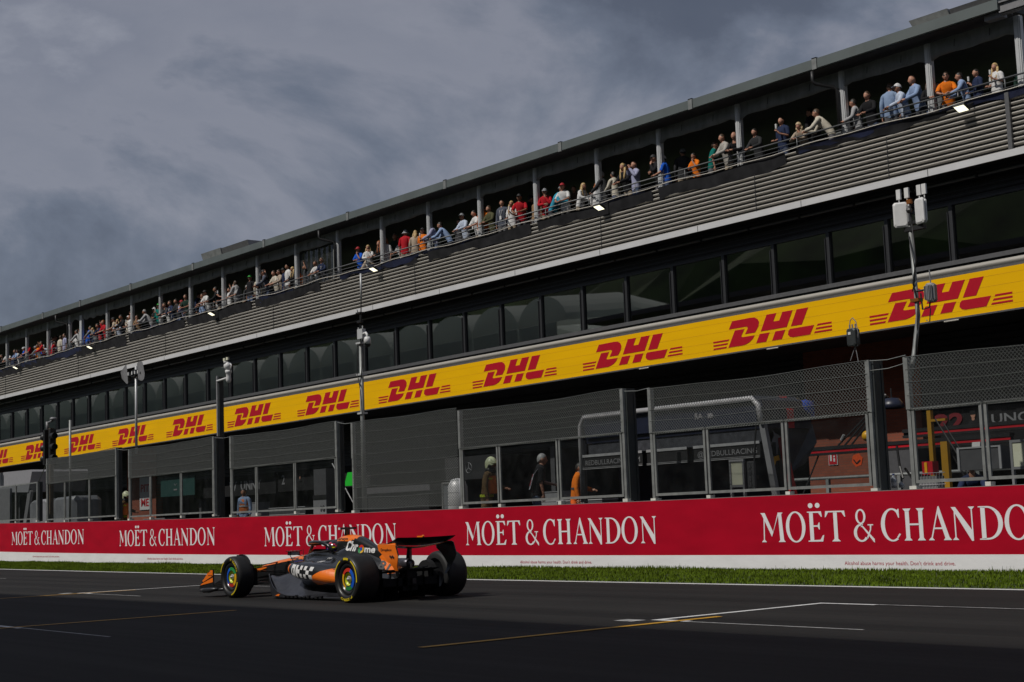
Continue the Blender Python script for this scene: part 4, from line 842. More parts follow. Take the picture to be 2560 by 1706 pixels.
b = MB(); b.tube([(xb - .12, y0, 3.0), (xb - .2, y0 - .03, 2.3), (xb - .2, y0 - .03, 1.9)], .02, 6); b.box(xb - .26, xb - .14, y0 - .06, y0, 1.8, 1.9); wbuild(b, 'cable', M['black'], r)
b = MB(); text_mb(b, 'RA', lambda u, v: (-22.9 + u, y0 + .035, 3.22 + v), .13, None, bold=.02); b.box(-22.5, -22.35, y0 + .03, y0 + .04, 3.22, 3.32); wbuild(b, 'roof_lettering', M['grey'], r, recalc=False)
# charging bull emblem (grey) on the side, with yellow disc fragment
b = MB(); bull = [(0, .0), (.05, .12), (.12, .2), (.10, .32), (.05, .44), (.12, .36), (.22, .28), (.36, .24), (.5, .1), (.52, -.1), (.44, -.28), (.36, -.3), (.40, -.16), (.3, -.2), (.26, -.42), (.12, -.56), (.0, -.58), (.14, -.5), (.2, -.36), (.16, -.2), (.06, -.22), (-.02, -.3), (.0, -.16), (-.04, -.06)]
ys = 24.0
b.add([(xb + .05 - .2 + u * .62 * .0 + .0, ys + u * .62, 2.62 + v * .62) for u, v in bull], [tuple(range(len(bull)))]); wbuild(b, 'bull_emblem', M['grey'], r, recalc=False)
b = MB(); b.add([(xb - .148, ys + .0 + u, 2.22 + v) for u, v in ((0, .06), (.1, .1), (.2, .1), (.22, .0), (.1, -.02), (.05, -.12), (0, -.05))], [tuple(range(7))]); wbuild(b, 'yellow_emblem', M['yellowp'], r, recalc=False)
def whiteboard(x, y, z0, w, h, label):
    q = empty('whiteboard', (x, y, 0.9), label, 'board')
    b = MB(); f = .05
    b.box(x - f, x, y - .03, y + .03, .9, z0 + h + f); b.box(x + w, x + w + f, y - .03, y + .03, .9, z0 + h + f); b.box(x, x + w, y - .03, y + .03, z0 + h, z0 + h + f); b.box(x, x + w, y - .03, y + .03, z0 - f, z0); wbuild(b, 'frame', M['grey'], q)
    b = MB(); b.box(x, x + w, y - .012, y + .01, z0, z0 + h); wbuild(b, 'panel', M['offwhite'], q)
whiteboard(-21.71, 23.36, 1.72, .32, .49, 'small cream board in a grey frame beneath the web address sign')
whiteboard(-15.95, 25.0, 1.82, .9, .46, 'wide cream board in a grey frame at the right edge')
b = MB(); b.box(-21.27, -21.08, 23.36, 23.42, 1.6, 2.2)
for k in range(4): b.box(-21.24, -21.15, 23.34, 23.36, 1.66 + .13 * k, 1.75 + .13 * k)
o = b.build('switch_panel', M['greyd']); tag(o, 'dark panel with four switch boxes right of the small cream board', 'panel')
# silver flight case, crate, bottles, case with gear
r = empty('flight_case', (-17.0, 25, 1.2), 'silver edged dark equipment case standing behind the rightmost fence section', 'case')
b = MB(); b.box(-17.13, -16.2, 24.95, 25.35, 1.80, 2.24); wbuild(b, 'shell', M['greyd'], r)
b = MB(); b.add([(-17.13, 24.94, 2.245), (-17.16, 24.94, 1.79), (-17.24, 25.1, 1.80), (-17.20, 25.1, 2.22)], [(0, 1, 2, 3)]); b.box(-17.15, -17.10, 24.92, 24.95, 1.79, 2.25); b.box(-17.13, -16.2, 24.93, 24.95, 2.22, 2.25); b.box(-16.22, -16.17, 24.92, 24.95, 1.8, 2.25); wbuild(b, 'edge_trim', M['silver'], r, recalc=False)
r = empty('bottle_rack', (-17.7, 24.8, 1.0), 'wire rack of small items in front of the silver edged case', 'rack')
b = MB()
for k in range(9): b.tube([(-17.95 + .07 * k, 24.7, 1.5), (-17.92 + .07 * k, 24.7, 1.78)], .006, 4)
for z in (1.55, 1.65, 1.78): b.tube([(-17.98, 24.7, z), (-17.3, 24.7, z)], .007, 4)
wbuild(b, 'wire_basket', M['silver'], r)
b = MB(); b.box(-17.95, -17.5, 24.72, 24.95, 1.3, 1.72); wbuild(b, 'white_boxes', M['grey'], r)
o = MB().box(-17.97, -17.72, 24.9, 25.1, 1.75, 2.02).box(-17.9, -17.84, 24.88, 24.9, 1.78, 2.0, 1).build('cloth', [M['redp'], M['yellowp']]); tag(o, 'red and yellow package in front of the silver edged case', 'package')
# bottles at the right fence pane
for x, h, m in ((-17.55, .2, 'blue'), (-17.33, .27, 'clear'), (-17.16, .12, 'clear')):
    r = empty('water_bottle', (x, 23.1, 1.50), {.2: 'small water bottle with blue label behind the pane', .27: 'tall water bottle with blue cap behind the pane', .12: 'glass tumbler right of the two water bottles'}[h], 'bottle')
    rad = .052; b = MB(); b.lathe([(.001, 1.50), (rad, 1.50), (rad, 1.50 + h * .68), (rad * .4, 1.5 + h * .86), (rad * .4, 1.5 + h * .93), (.001, 1.5 + h * .93)], (x, 23.1, 0), 'z', 12); wbuild(b, 'bottle_body', mat('bottle_plastic', (.35, .38, .42), .2, spec=.8), r, smooth=True)
    if h > .15:
        b = MB(); b.lathe([(rad + .002, 1.54), (rad + .002, 1.54 + h * .25)], (x, 23.1, 0), 'z', 12); wbuild(b, 'bottle_label', M['royal'] if h < .25 else M['white'], r)
        b = MB(); b.lathe([(.024, 1.5 + h * .93), (.024, 1.5 + h), (.001, 1.5 + h)], (x, 23.1, 0), 'z', 10); wbuild(b, 'bottle_cap', M['white'] if h < .25 else M['royal'], r)
# ---- pit box gantry arms in front of the brick pier
def boom(x0, x1, y, z, label, x_txt=None):
    r = empty('gantry_boom', (x0, y, z), label, 'gantry arm', 'pit box gantry arms')
    b = MB(); b.box(x0, x1, y, y + .2, z + .11, z + .2); b.box(x0, x1, y, y + .2, z - .02, z + .04); b.box(x0, x1, y + .05, y + .15, z + .04, z + .11); wbuild(b, 'black_beam', M['black'], r)
    b = MB(); b.box(x0 + .3, x1, y + .02, y + .05, z + .04, z + .11); wbuild(b, 'red_inlay', M['redp'], r)
    return r
boom(-25.4, -19.2, 30.0, 2.52, 'black and red horizontal gantry arm in front of the brick pier, the lower one')
boom(-22.9, -13.0, 31.0, 2.85, 'black and red horizontal gantry arm reaching to the right edge, the upper one')
r = empty('gantry_stays', (-23.3, 30.2, 2.7), 'black stay bars sloping up from the lower gantry arm', 'stay bars')
b = MB()
for k in range(3): b.bar((-24.2 + .22 * k, 30.05, 2.72), (-22.65 + .05 * k, 30.05, 3.85), .035, .035)
b.bar((-24.9, 30.1, 2.5), (-25.6, 30.0, 1.2), .03, .03); b.tube([(-22.35, 30, 2.6), (-22.3, 30, 2.1), (-22.15, 29.9, 1.8)], .03, 6)
wbuild(b, 'stay', M['black'], r)
b = MB(); b.tube([(-24.05, 30.0, 2.85), (-23.95, 30.0, 2.98)], .035, 6); b.tube([(-22.7, 30.0, 3.75), (-22.6, 30.0, 3.9)], .04, 6); wbuild(b, 'metal_joint', M['silver'], r)
r = empty('support_stand', (-21.2, 30.5, 0), 'black splayed stand legs under the gantry arms in front of the brick', 'stand')
b = MB(); b.bar((-21.1, 30.2, 2.55), (-21.15, 30.2, 1.6), .06, .06); b.bar((-21.0, 30.2, 2.5), (-20.3, 30.2, 1.2), .035, .035); b.bar((-22.3, 30.2, 2.05), (-21.5, 30.2, 1.0), .05, .04); b.tube([(-21.15, 30.2, 1.7), (-21.2, 30.2, 1.4), (-20.9, 30.2, .6)], .035, 6); wbuild(b, 'leg', M['black'], r)
b = MB(); b.bar((-22.35, 30.2, 1.35), (-22.15, 30.2, 1.1), .06, .05); b.bar((-21.75, 30.2, 1.35), (-21.6, 30.2, 1.1), .06, .05); wbuild(b, 'green_band', mat('lime', (.2, .42, .02), .5), r)
o = MB().ball((-21.75, 28.1, 2.80), .13, 18).build('marker_ball', M['yellowp'], smooth=True); tag(o, 'orange yellow ball on a stalk above the lower gantry arm', 'ball')
o = MB().tube([(-21.75, 28.1, 2.68), (-21.75, 28.1, 2.4), (-21.6, 28.1, 2.1)], .012, 5).build('ball_stalk', M['black']); tag(o, 'thin black stalk holding the orange yellow ball', 'stalk')
r = empty('hexagon_sign', (-22.95, 29.0, 2.2), 'orange red hexagonal tag with a black arrow hanging from the gantry', 'sign')
hx = [(.17 * cos(pi / 3 * k + .25), .17 * sin(pi / 3 * k + .25)) for k in range(6)]
b = MB(); b.prism(hx, lambda u, v: (-22.80 + u, 29.0, 2.28 + v), lambda u, v: (-22.80 + u, 29.03, 2.28 + v)); wbuild(b, 'plate', mat('orange_red', (.6, .07, .01), .5), r)
b = MB(); b.bar((-22.90, 28.99, 2.30), (-22.82, 28.99, 2.20), .03, .005, up=(0, 1, 0)); b.bar((-22.82, 28.99, 2.20), (-22.70, 28.99, 2.28), .03, .005, up=(0, 1, 0)); b.tube([(-22.86, 29.0, 2.44), (-22.84, 29, 2.54)], .01, 4); wbuild(b, 'arrow_mark', M['black'], r)
r = empty('fire_sign', (-28.4, 35.18, 2.4), 'small red and white fire notice on the brick pier', 'sign')
b = MB(); b.box(-28.72, -28.38, 35.17, 35.19, 2.40, 2.80); wbuild(b, 'white_border', M['white'], r); b = MB(); b.box(-28.70, -28.40, 35.16, 35.17, 2.42, 2.78); wbuild(b, 'red_face', M['redp'], r)
b = MB(); b.box(-28.65, -28.58, 35.153, 35.16, 2.52, 2.72); b.box(-28.52, -28.46, 35.153, 35.16, 2.5, 2.6); b.box(-28.52, -28.46, 35.153, 35.16, 2.63, 2.68); wbuild(b, 'white_pictogram', M['white'], r)
r = empty('guard_rail', (-25, 33.8, 0), 'galvanised guard rail in front of the brick pier', 'rail')
b = MB(); b.tube([(-29.8, 33.6, 1.98), (-12, 33.6, 1.98)], .045, 8)
for x in (-27.5, -25.0, -22.5, -20): b.box(x - .05, x + .05, 33.55, 33.65, 0, 1.95)
wbuild(b, 'rail', M['galv'], r, smooth=False)
r = empty('grey_cabinet', (-24.6, 34.2, 0), 'dark grey cabinet at the right end of the brick pier', 'cabinet'); b = MB(); b.box(-25.9, -24.9, 34.3, 34.85, 0, 2.7); wbuild(b, 'cabinet_body', M['greyd'], r); b = MB(); b.box(-26.5, -25.95, 34.6, 34.85, 0, 2.95); wbuild(b, 'dark_duct', M['black'], r)
r = empty('dome_lamp', (-19.2, 25.5, 3.3), 'dark blue rounded lamp hood in the opening left of the antenna pole', 'lamp'); b = MB(); rr = []
b.lathe([(.001, 3.42), (.16, 3.40), (.24, 3.30), (.27, 3.2), (.25, 3.19)], (-19.05, 25.5, 0), 'z', 16); wbuild(b, 'hood', M['navy'], r, smooth=True)
b = MB(); b.tube([(-19.05, 25.5, 3.42), (-19.05, 25.5, 3.62)], .015, 5); wbuild(b, 'hood_stem', M['black'], r)
r = empty('yellow_frame', (-18.5, 27.2, 0), 'tall yellow lifting frame behind the left pane of the rightmost fence section', 'frame')
b = MB(); b.box(-19.42, -19.32, 27.2, 27.3, 0.3, 3.2); b.box(-19.12, -18.95, 27.2, 27.3, 1.2, 2.5); b.box(-19.32, -18.95, 27.2, 27.3, 2.95, 3.0); wbuild(b, 'yellow_upright', mat('ochre', (.35, .18, .01), .5), r)
b = MB(); b.tube([(-19.2, 27.2, 3.0), (-18.7, 27.2, 2.2), (-18.3, 27.2, 1.4)], .02, 5); b.tube([(-19.0, 27.2, 2.9), (-18.5, 27.2, 2.1), (-18.2, 27.2, 1.6)], .015, 5); wbuild(b, 'hose', M['black'], r)
r = empty('tilted_sheet', (-18.4, 27.5, 1), 'narrow tilted white panel beside the yellow lifting frame', 'panel'); b = MB(); b.obox((-18.45, 27.5, 2.15), (.1, 0, 0), (0, .02, 0), (.04, 0, .3)); wbuild(b, 'sheet', M['white'], r)
# left pit stand, covers and cars' garage clutter
r = empty('pit_stand', (-66, 24.3, 0), 'large pale grey team pit stand at the left edge with a slanted side', 'pit stand')
b = MB(); b.add([(-72, 24, 3.3), (-64.6, 24, 3.05), (-64.15, 24, 3.95), (-64.25, 24, 4.04), (-72, 24, 4.12), (-72, 26.6, 3.3), (-64.6, 26.6, 3.05), (-64.15, 26.6, 3.95), (-64.25, 26.6, 4.04), (-72, 26.6, 4.12)], [(0, 1, 2, 3, 4), (9, 8, 7, 6, 5), (1, 6, 7, 2), (2, 7, 8, 3), (3, 8, 9, 4), (0, 4, 9, 5), (0, 5, 6, 1)]); wbuild(b, 'roof_shell', mat('pale_grey', (.26, .26, .28), .4, var=.05), r)
b = MB(); b.bar((-64.55, 24.1, 3.15), (-65.6, 24.1, 0.5), .35, .12, up=(0, 1, 0)); wbuild(b, 'slanted_leg', M['grey'], r)
b = MB(); b.box(-72, -66.6, 23.9, 24.0, 1.2, 3.3); wbuild(b, 'side_panel', M['grey'], r)
b = MB(); b.box(-66.5, -64.9, 25.0, 25.1, 1.4, 3.3); wbuild(b, 'dark_window', mat('dark_olive', (.03, .026, .012), .3), r)
move_thing(r, -66 * 1.083, 26.3, 1.083)
r = empty('round_camera', (-68.2, 23.6, 4.3), 'small white camera on a black bracket at the left edge', 'camera'); b = MB(); b.box(-68.4, -67.9, 23.6, 23.8, 4.0, 4.25); wbuild(b, 'camera_body', M['white'], r); b = MB(); b.box(-68.4, -68.0, 23.6, 23.8, 4.26, 4.5); wbuild(b, 'hood', M['black'], r)
move_thing(r, -68.2 * 1.08, 25.5, 1.08)
for x0, x1, z, lab, m in ((-69.9, -67.6, 2.83, 'pale grey covered cart left of the traffic light post', 'grey'), (-67.0, -64.5, 2.86, 'grey blue covered cart behind the opening below the traffic lights', 'grey')):
    b = MB(); rr = []
    for y in (26.0, 26.2, 27.2, 27.4):
        q = .12 if y in (26.0, 27.4) else 0
        rr.append([(x0 + q, y, 0.3), (x0 + q, y, z - .25), (x0 + .15 + q, y, z - .03 - q), (x1 - .15 - q, y, z - q), (x1 - q, y, z - .2), (x1 - q, y, .3)])
    b.loft(rr); o = b.build('covered_cart', mat('cart_cover', (.2, .205, .22), .5, var=.2, scale=2, bump=.6, bscale=2)); tag(o, lab, 'cart')
r = empty('notice_board', (-78.4, 34.8, 2.5), 'white notice with red capitals behind the helmeted firefighter', 'sign')
b = MB(); b.box(-77.6, -76.2, 35.15, 35.18, 2.3, 4.1); wbuild(b, 'notice_sheet', M['white'], r); b = MB(); text_mb(b, 'PIT', lambda u, v: (-77.45 + u, 35.145, 3.3 + v), .4, 1.1, bold=.03); text_mb(b, 'ME', lambda u, v: (-77.4 + u, 35.145, 2.5 + v), .4, 1.0, bold=.03); wbuild(b, 'red_lettering', M['redp'], r, recalc=False)
for x0, x1, z0, z1, y, m, lab in ((-73.5, -69.5, 2.9, 3.9, 34.5, (.01, .05, .045), 'dark teal garage header board with faint white crest'), (-47.5, -44.0, 2.7, 3.6, 34.5, (.02, .02, .022), 'dark garage header with a round three pointed emblem')):
    r = empty('garage_board', (x0, y, z0), lab, 'sign'); b = MB(); b.box(x0, x1, y, y + .05, z0, z1); wbuild(b, 'board', mat('board_%d' % int(-x0), m, .6), r)
    b = MB(); xc = x0 + (x1 - x0) * .45; zc = (z0 + z1) / 2
    if x0 > -50:
        b.tube([(xc + .2 * cos(t * pi / 10), y - .01, zc + .2 * sin(t * pi / 10)) for t in range(20)], .012, 4, close=True)
        for k in range(3): b.bar((xc, y - .01, zc), (xc + .19 * sin(k * 2.094), y - .01, zc + .19 * cos(k * 2.094)), .03, .01, up=(0, 1, 0))
    else: b.bar((xc - .15, y - .01, zc + .15), (xc, y - .01, zc + .05), .03, .01, up=(0, 1, 0)); b.bar((xc, y - .01, zc + .05), (xc + .15, y - .01, zc + .15), .03, .01, up=(0, 1, 0)); b.box(xc - .2, xc + .2, y - .02, y, zc - .2, zc - .12)
    wbuild(b, 'emblem', M['grey'], r, recalc=False)
# workbenches / tool trolleys and lit strips inside garages (dim shapes behind the glass)
random.seed(12)
for i, (x, y, w, h, m) in enumerate(((-59, 31.5, 1.6, 2.2, 'grey'), (-55.5, 31, 3.0, 1.9, 'galv_dark'), (-51.0, 30.5, 1.2, 2.3, 'galv_dark'), (-45.5, 30, 2.6, 1.7, 'greyd'), (-42, 30.5, 1.6, 1.5, 'grey'), (-38.5, 30, 1.8, 1.2, 'greyd'), (-35.2, 29, 1.3, 1.9, 'grey'), (-33.6, 28.5, 2.0, 1.6, 'greyd'), (-68, 31, 2.4, 1.7, 'greyd'), (-73, 31, 2.2, 1.5, 'galv_dark'))):
    names = ['tool cabinet', 'tyre trolley', 'equipment rack', 'work bench', 'tool chest', 'low cart', 'monitor cabinet', 'spares trolley', 'long bench', 'parts bench']
    r = empty(names[i].replace(' ', '_'), (x, y, 0), '%s standing dim in the pit box %s' % (names[i], ['behind the orange vest', 'under the name TONELLI', 'left of the green screen', 'behind the mesh fence', 'left of the firefighter helmet emblem', 'behind the firefighter in the vest', 'between firefighter and grey-haired man', 'left of the pit stand', 'near the left traffic light', 'at the far left'][i]), names[i])
    b = MB(); b.box(x, x + w, y, y + .6, .12, h); wbuild(b, 'cabinet_body', M[m], r)
    b = MB()
    for k in range(1, int(h / .25)): b.box(x + .03, x + w - .03, y - .012, y, .12 + k * .25, .14 + k * .25)
    b.box(x - .02, x + w + .02, y - .02, y + .62, h, h + .03); wbuild(b, 'drawer_lines', M['silver'] if i % 2 else M['grey'], r)
    b = MB()
    for k in range(2): b.lathe([(.001, -.03), (.09, -.03), (.09, .03), (.001, .03)], (x + .2 + k * (w - .4), y + .1, .09), 'y', 12)
    wbuild(b, 'castor', M['black'], r)
o = MB().add([(-51.9, 32.5, 2.7), (-50.9, 32.5, 2.7), (-50.9, 32.5, 3.25), (-51.6, 32.5, 3.25)], [(0, 1, 2, 3)]).build('green_screen', mat('green_glow', (.01, .35, .02), .5, emit=.12), recalc=False); tag(o, 'bright green lit screen in the opening left of the mesh fence', 'screen')
r = empty('white_kiosk', (-39.5, 25, 0), 'narrow grey and white kiosk with black stripe behind the middle pane', 'kiosk')
b = MB(); b.box(-41.1, -40.35, 24.6, 25.2, .6, 2.95); wbuild(b, 'kiosk_body', M['greyd'], r); b = MB(); b.box(-41.12, -40.33, 24.58, 24.6, 1.2, 1.95); wbuild(b, 'pale_front', M['grey'], r); b = MB(); b.box(-41.13, -40.3, 24.57, 24.58, 2.0, 2.12); wbuild(b, 'black_stripe', M['black'], r)
b = MB(); text_mb(b, '10', lambda u, v: (-40.65 + u, 24.56, 1.6 + v), .18, .26, bold=.02); wbuild(b, 'number', M['black'], r, recalc=False)
r = empty('wing_trolley', (-38.4, 27.5, 0), 'long pale panel on a trolley under the white name board', 'trolley')
b = MB(); b.box(-42.6, -38.6, 27.4, 27.9, 2.15, 2.35); wbuild(b, 'pale_panel', M['greyd'], r); b = MB(); b.box(-42.4, -38.8, 27.5, 27.8, .3, 2.05); wbuild(b, 'trolley_body', M['black'], r)
b = MB(); b.bar((-38.0, 23.4, 3.0), (-36.8, 23.4, 1.7), .02, .02); o = b.build('stay_wire', M['white']); tag(o, 'thin pale stay wire crossing the right pane below the name TONELLI', 'wire')
for x, lab in ((-33.5, 'white domed barrel behind the right part of the mesh fence'),):
    b = MB(); b.lathe([(.001, 2.35), (.2, 2.3), (.28, 2.1), (.3, 1.0), (.001, 1.0)], (x + .2, 24.6, 0), 'z', 16); o = b.build('barrel', M['post'], smooth=True); tag(o, lab, 'barrel')
r = empty('low_screen', (-34.6, 24.6, 1), 'grey framed dark screen leaning behind the mesh fence', 'screen'); b = MB(); b.box(-34.0, -33.2, 24.6, 24.65, 1.5, 2.2); wbuild(b, 'screen_face', mat('screen_dull', (.1, .11, .12), .4), r); b = MB(); b.tube([(-34.0, 24.58, 1.5), (-34.0, 24.58, 2.22), (-33.2, 24.58, 2.22)], .03, 5); wbuild(b, 'screen_frame', M['galv'], r)
# ---------------------------------------------------------------- people
def skin_mesh(name, chains, sub=1, extra=None):
    "grow a body from connected joints: chains = list of lists of (pos, rx, ry); equal positions are welded"
    vs = []; es = []; rad = []; key = {}
    for ch in chains:
        prev = None
        for p, rx, ry in ch:
            k = (round(p[0], 4), round(p[1], 4), round(p[2], 4))
            if k not in key: key[k] = len(vs); vs.append(p); rad.append((rx, ry))
            i = key[k]
            if prev is not None and prev != i: es.append((prev, i))
            prev = i
    me = bpy.data.meshes.new(name); me.from_pydata(vs, es, []); o = bpy.data.objects.new(name, me); COL.objects.link(o)
    md = o.modifiers.new('s', 'SKIN'); md.use_smooth_shade = True
    for i, r in enumerate(rad): me.skin_vertices[0].data[i].radius = r
    me.skin_vertices[0].data[0].use_root = True
    if sub: sm = o.modifiers.new('b', 'SUBSURF'); sm.levels = sub; sm.render_levels = sub
    bpy.context.view_layer.update(); dg = bpy.context.evaluated_depsgraph_get()
    res = bpy.data.meshes.new_from_object(o.evaluated_get(dg)); bpy.data.objects.remove(o); bpy.data.meshes.remove(me); res.name = name
    return res
def head_geo(c, fwd, tilt=0.0, s=1.0):
    "face-bearing head: returns MB; c = head centre, fwd = facing angle (0 = -y)"
    b = MB(); n, m = 20, 14; R = Matrix.Rotation(fwd, 3, 'Z') @ Matrix.Rotation(tilt, 3, 'X'); vs = []
    for i in range(m + 1):
        a = pi * i / m; z = cos(a); rr = sin(a)
        for j in range(n):
            t = 2 * pi * j / n; x = rr * sin(t); y = -rr * cos(t)   # y<0 = face
            X = x * .077; Yv = y * .097; Z = z * .118
            if z < 0: X *= 1 - .28 * (-z); Yv = Yv * (1 - .10 * -z) - .008 * (-z)
            f = max(0, -y)
            if f > .75 and abs(x) < .22: Yv -= .024 * max(0, 1 - abs(z + .22) / .26) * (1 - abs(x) / .24)     # nose
            if f > .7 and .18 < abs(x) < .55 and abs(z - .06) < .16: Yv += .010                                       # eye sockets
            if f > .8 and abs(x) < .35 and abs(z + .52) < .10: Yv -= .006                                            # lips
            if f > .6 and z < -.7: Yv -= .008                                                                        # chin
            if abs(x) > .93 and abs(z) < .26 and abs(y) < .35: X *= 1.16                                              # ears
            vs.append(Vector(c) + R @ Vector((X, Yv, Z)) * s)
    fs = [(i * n + j, (i + 1) * n + j, (i + 1) * n + (j + 1) % n, i * n + (j + 1) % n) for i in range(m) for j in range(n)]
    b.add(vs, fs); return b
def hair_geo(c, fwd, kind, tilt=0.0):
    b = MB(); R = Matrix.Rotation(fwd, 3, 'Z') @ Matrix.Rotation(tilt, 3, 'X'); n, m = 18, 9
    C = Vector(c)
    def shell(k, lowf, lowb, puff=1.0):
        vs = []
        for i in range(m + 1):
            for j in range(n):
                t = 2 * pi * j / n; fr = (1 + cos(t)) / 2     # 1 at the face
                zl = lowf * fr + lowb * (1 - fr); a = (i / m) * math.acos(max(-.98, min(.98, zl)))
                vs.append(C + R @ Vector((sin(a) * sin(t) * .086 * k * puff, -sin(a) * cos(t) * .104 * k + .006, cos(a) * .128 * k)))
        b.add(vs, [(i * n + j, (i + 1) * n + j, (i + 1) * n + (j + 1) % n, i * n + (j + 1) % n) for i in range(m) for j in range(n)])
    if kind == 'short': shell(1.0, .55, -.45)
    elif kind == 'long':
        shell(1.03, .50, -.55, 1.04)
        for sx in (-1, 1):
            pts = [C + R @ Vector((sx * .075, .01, .0)), C + R @ Vector((sx * .095, .0, -.14)), C + R @ Vector((sx * .085, -.03, -.30)), C + R @ Vector((sx * .075, -.05, -.40))]
            b.tube(pts, [.035, .042, .034, .012], 7)
        b.tube([C + R @ Vector((0, .05, 0)), C + R @ Vector((0, .09, -.16)), C + R @ Vector((0, .10, -.34))], [.07, .075, .03], 8)
    elif kind == 'curly':
        shell(1.10, .45, -.5, 1.1); random.seed(3)
        for k in range(26):
            t = 2 * pi * k / 26; b.ball(C + R @ Vector((.10 * sin(t) + .01 * random.random(), .02 - .09 * cos(t) * (.2 if cos(t) > .3 else 1), -.02 - .14 * random.random())), .035, 6)
    elif kind == 'cap':
        shell(1.06, .30, .0)
        br = [C + R @ Vector((.078 * sin(q), -.075 - .10 * cos(q) * 1.0, .045 - .02 * cos(q))) for q in [(-pi / 2 + pi * k / 8) for k in range(9)]]
        bk = [C + R @ Vector((.075 * sin(q), -.06 - .02 * cos(q), .058)) for q in [(-pi / 2 + pi * k / 8) for k in range(9)]]
        o = len(b.v); b.add(br + bk, [(k, k + 1, 9 + k + 1, 9 + k) for k in range(8)])
    elif kind == 'bucket':
        shell(1.08, .25, .25); b.lathe([(.095, .03), (.15, -.02)], C, 'z', 18)
    elif kind == 'helmet':
        shell(1.38, .05, -.62, 1.06)
        br = [C + R @ Vector((.11 * sin(q), -.10 - .09 * cos(q), .03)) for q in [(-pi / 2 + pi * k / 8) for k in range(9)]]
        bk = [C + R @ Vector((.11 * sin(q), -.08, .05)) for q in [(-pi / 2 + pi * k / 8) for k in range(9)]]
        b.add(br + bk, [(k, k + 1, 9 + k + 1, 9 + k) for k in range(8)])
    return b
def arm_hand(sh, el, wr, curl, side, aim):
    "returns chains for the arm (in body) and separate finger chains"
    sh, el, wr = Vector(sh), Vector(el), Vector(wr); d = (wr - el).normalized(); aim = Vector(aim).normalized()
    pal = wr + aim * .085
    arm = [(tuple(sh), .052, .052), (tuple((sh + el) / 2), .046, .046), (tuple(el), .038, .038), (tuple((el + wr) / 2), .035, .035), (tuple(wr), .025, .022), (tuple(wr + aim * .045), .034, .018), (tuple(pal), .036, .017)]
    nrm = Vector(curl).normalized(); lat = aim.cross(nrm)
    fingers = []
    for k, (o, l) in enumerate(((-.028, .068), (-.010, .078), (.009, .073), (.027, .058))):
        p0 = pal + lat * o; p1 = p0 + aim * l * .45 + nrm * l * .12; p2 = p1 + aim * l * .18 + nrm * l * .34; p3 = p2 + nrm * l * .25 - aim * l * .06
        fingers.append(([tuple(p0 - aim * .02), tuple(p1), tuple(p2), tuple(p3)], [.0095, .009, .008, .006]))
    t0 = wr + aim * .03 - lat * .022; fingers.append(([tuple(t0), tuple(t0 - lat * .028 + aim * .022 + nrm * .008), tuple(t0 - lat * .034 + aim * .05 + nrm * .022)], [.012, .010, .008]))
    return arm, fingers
POSES = {}
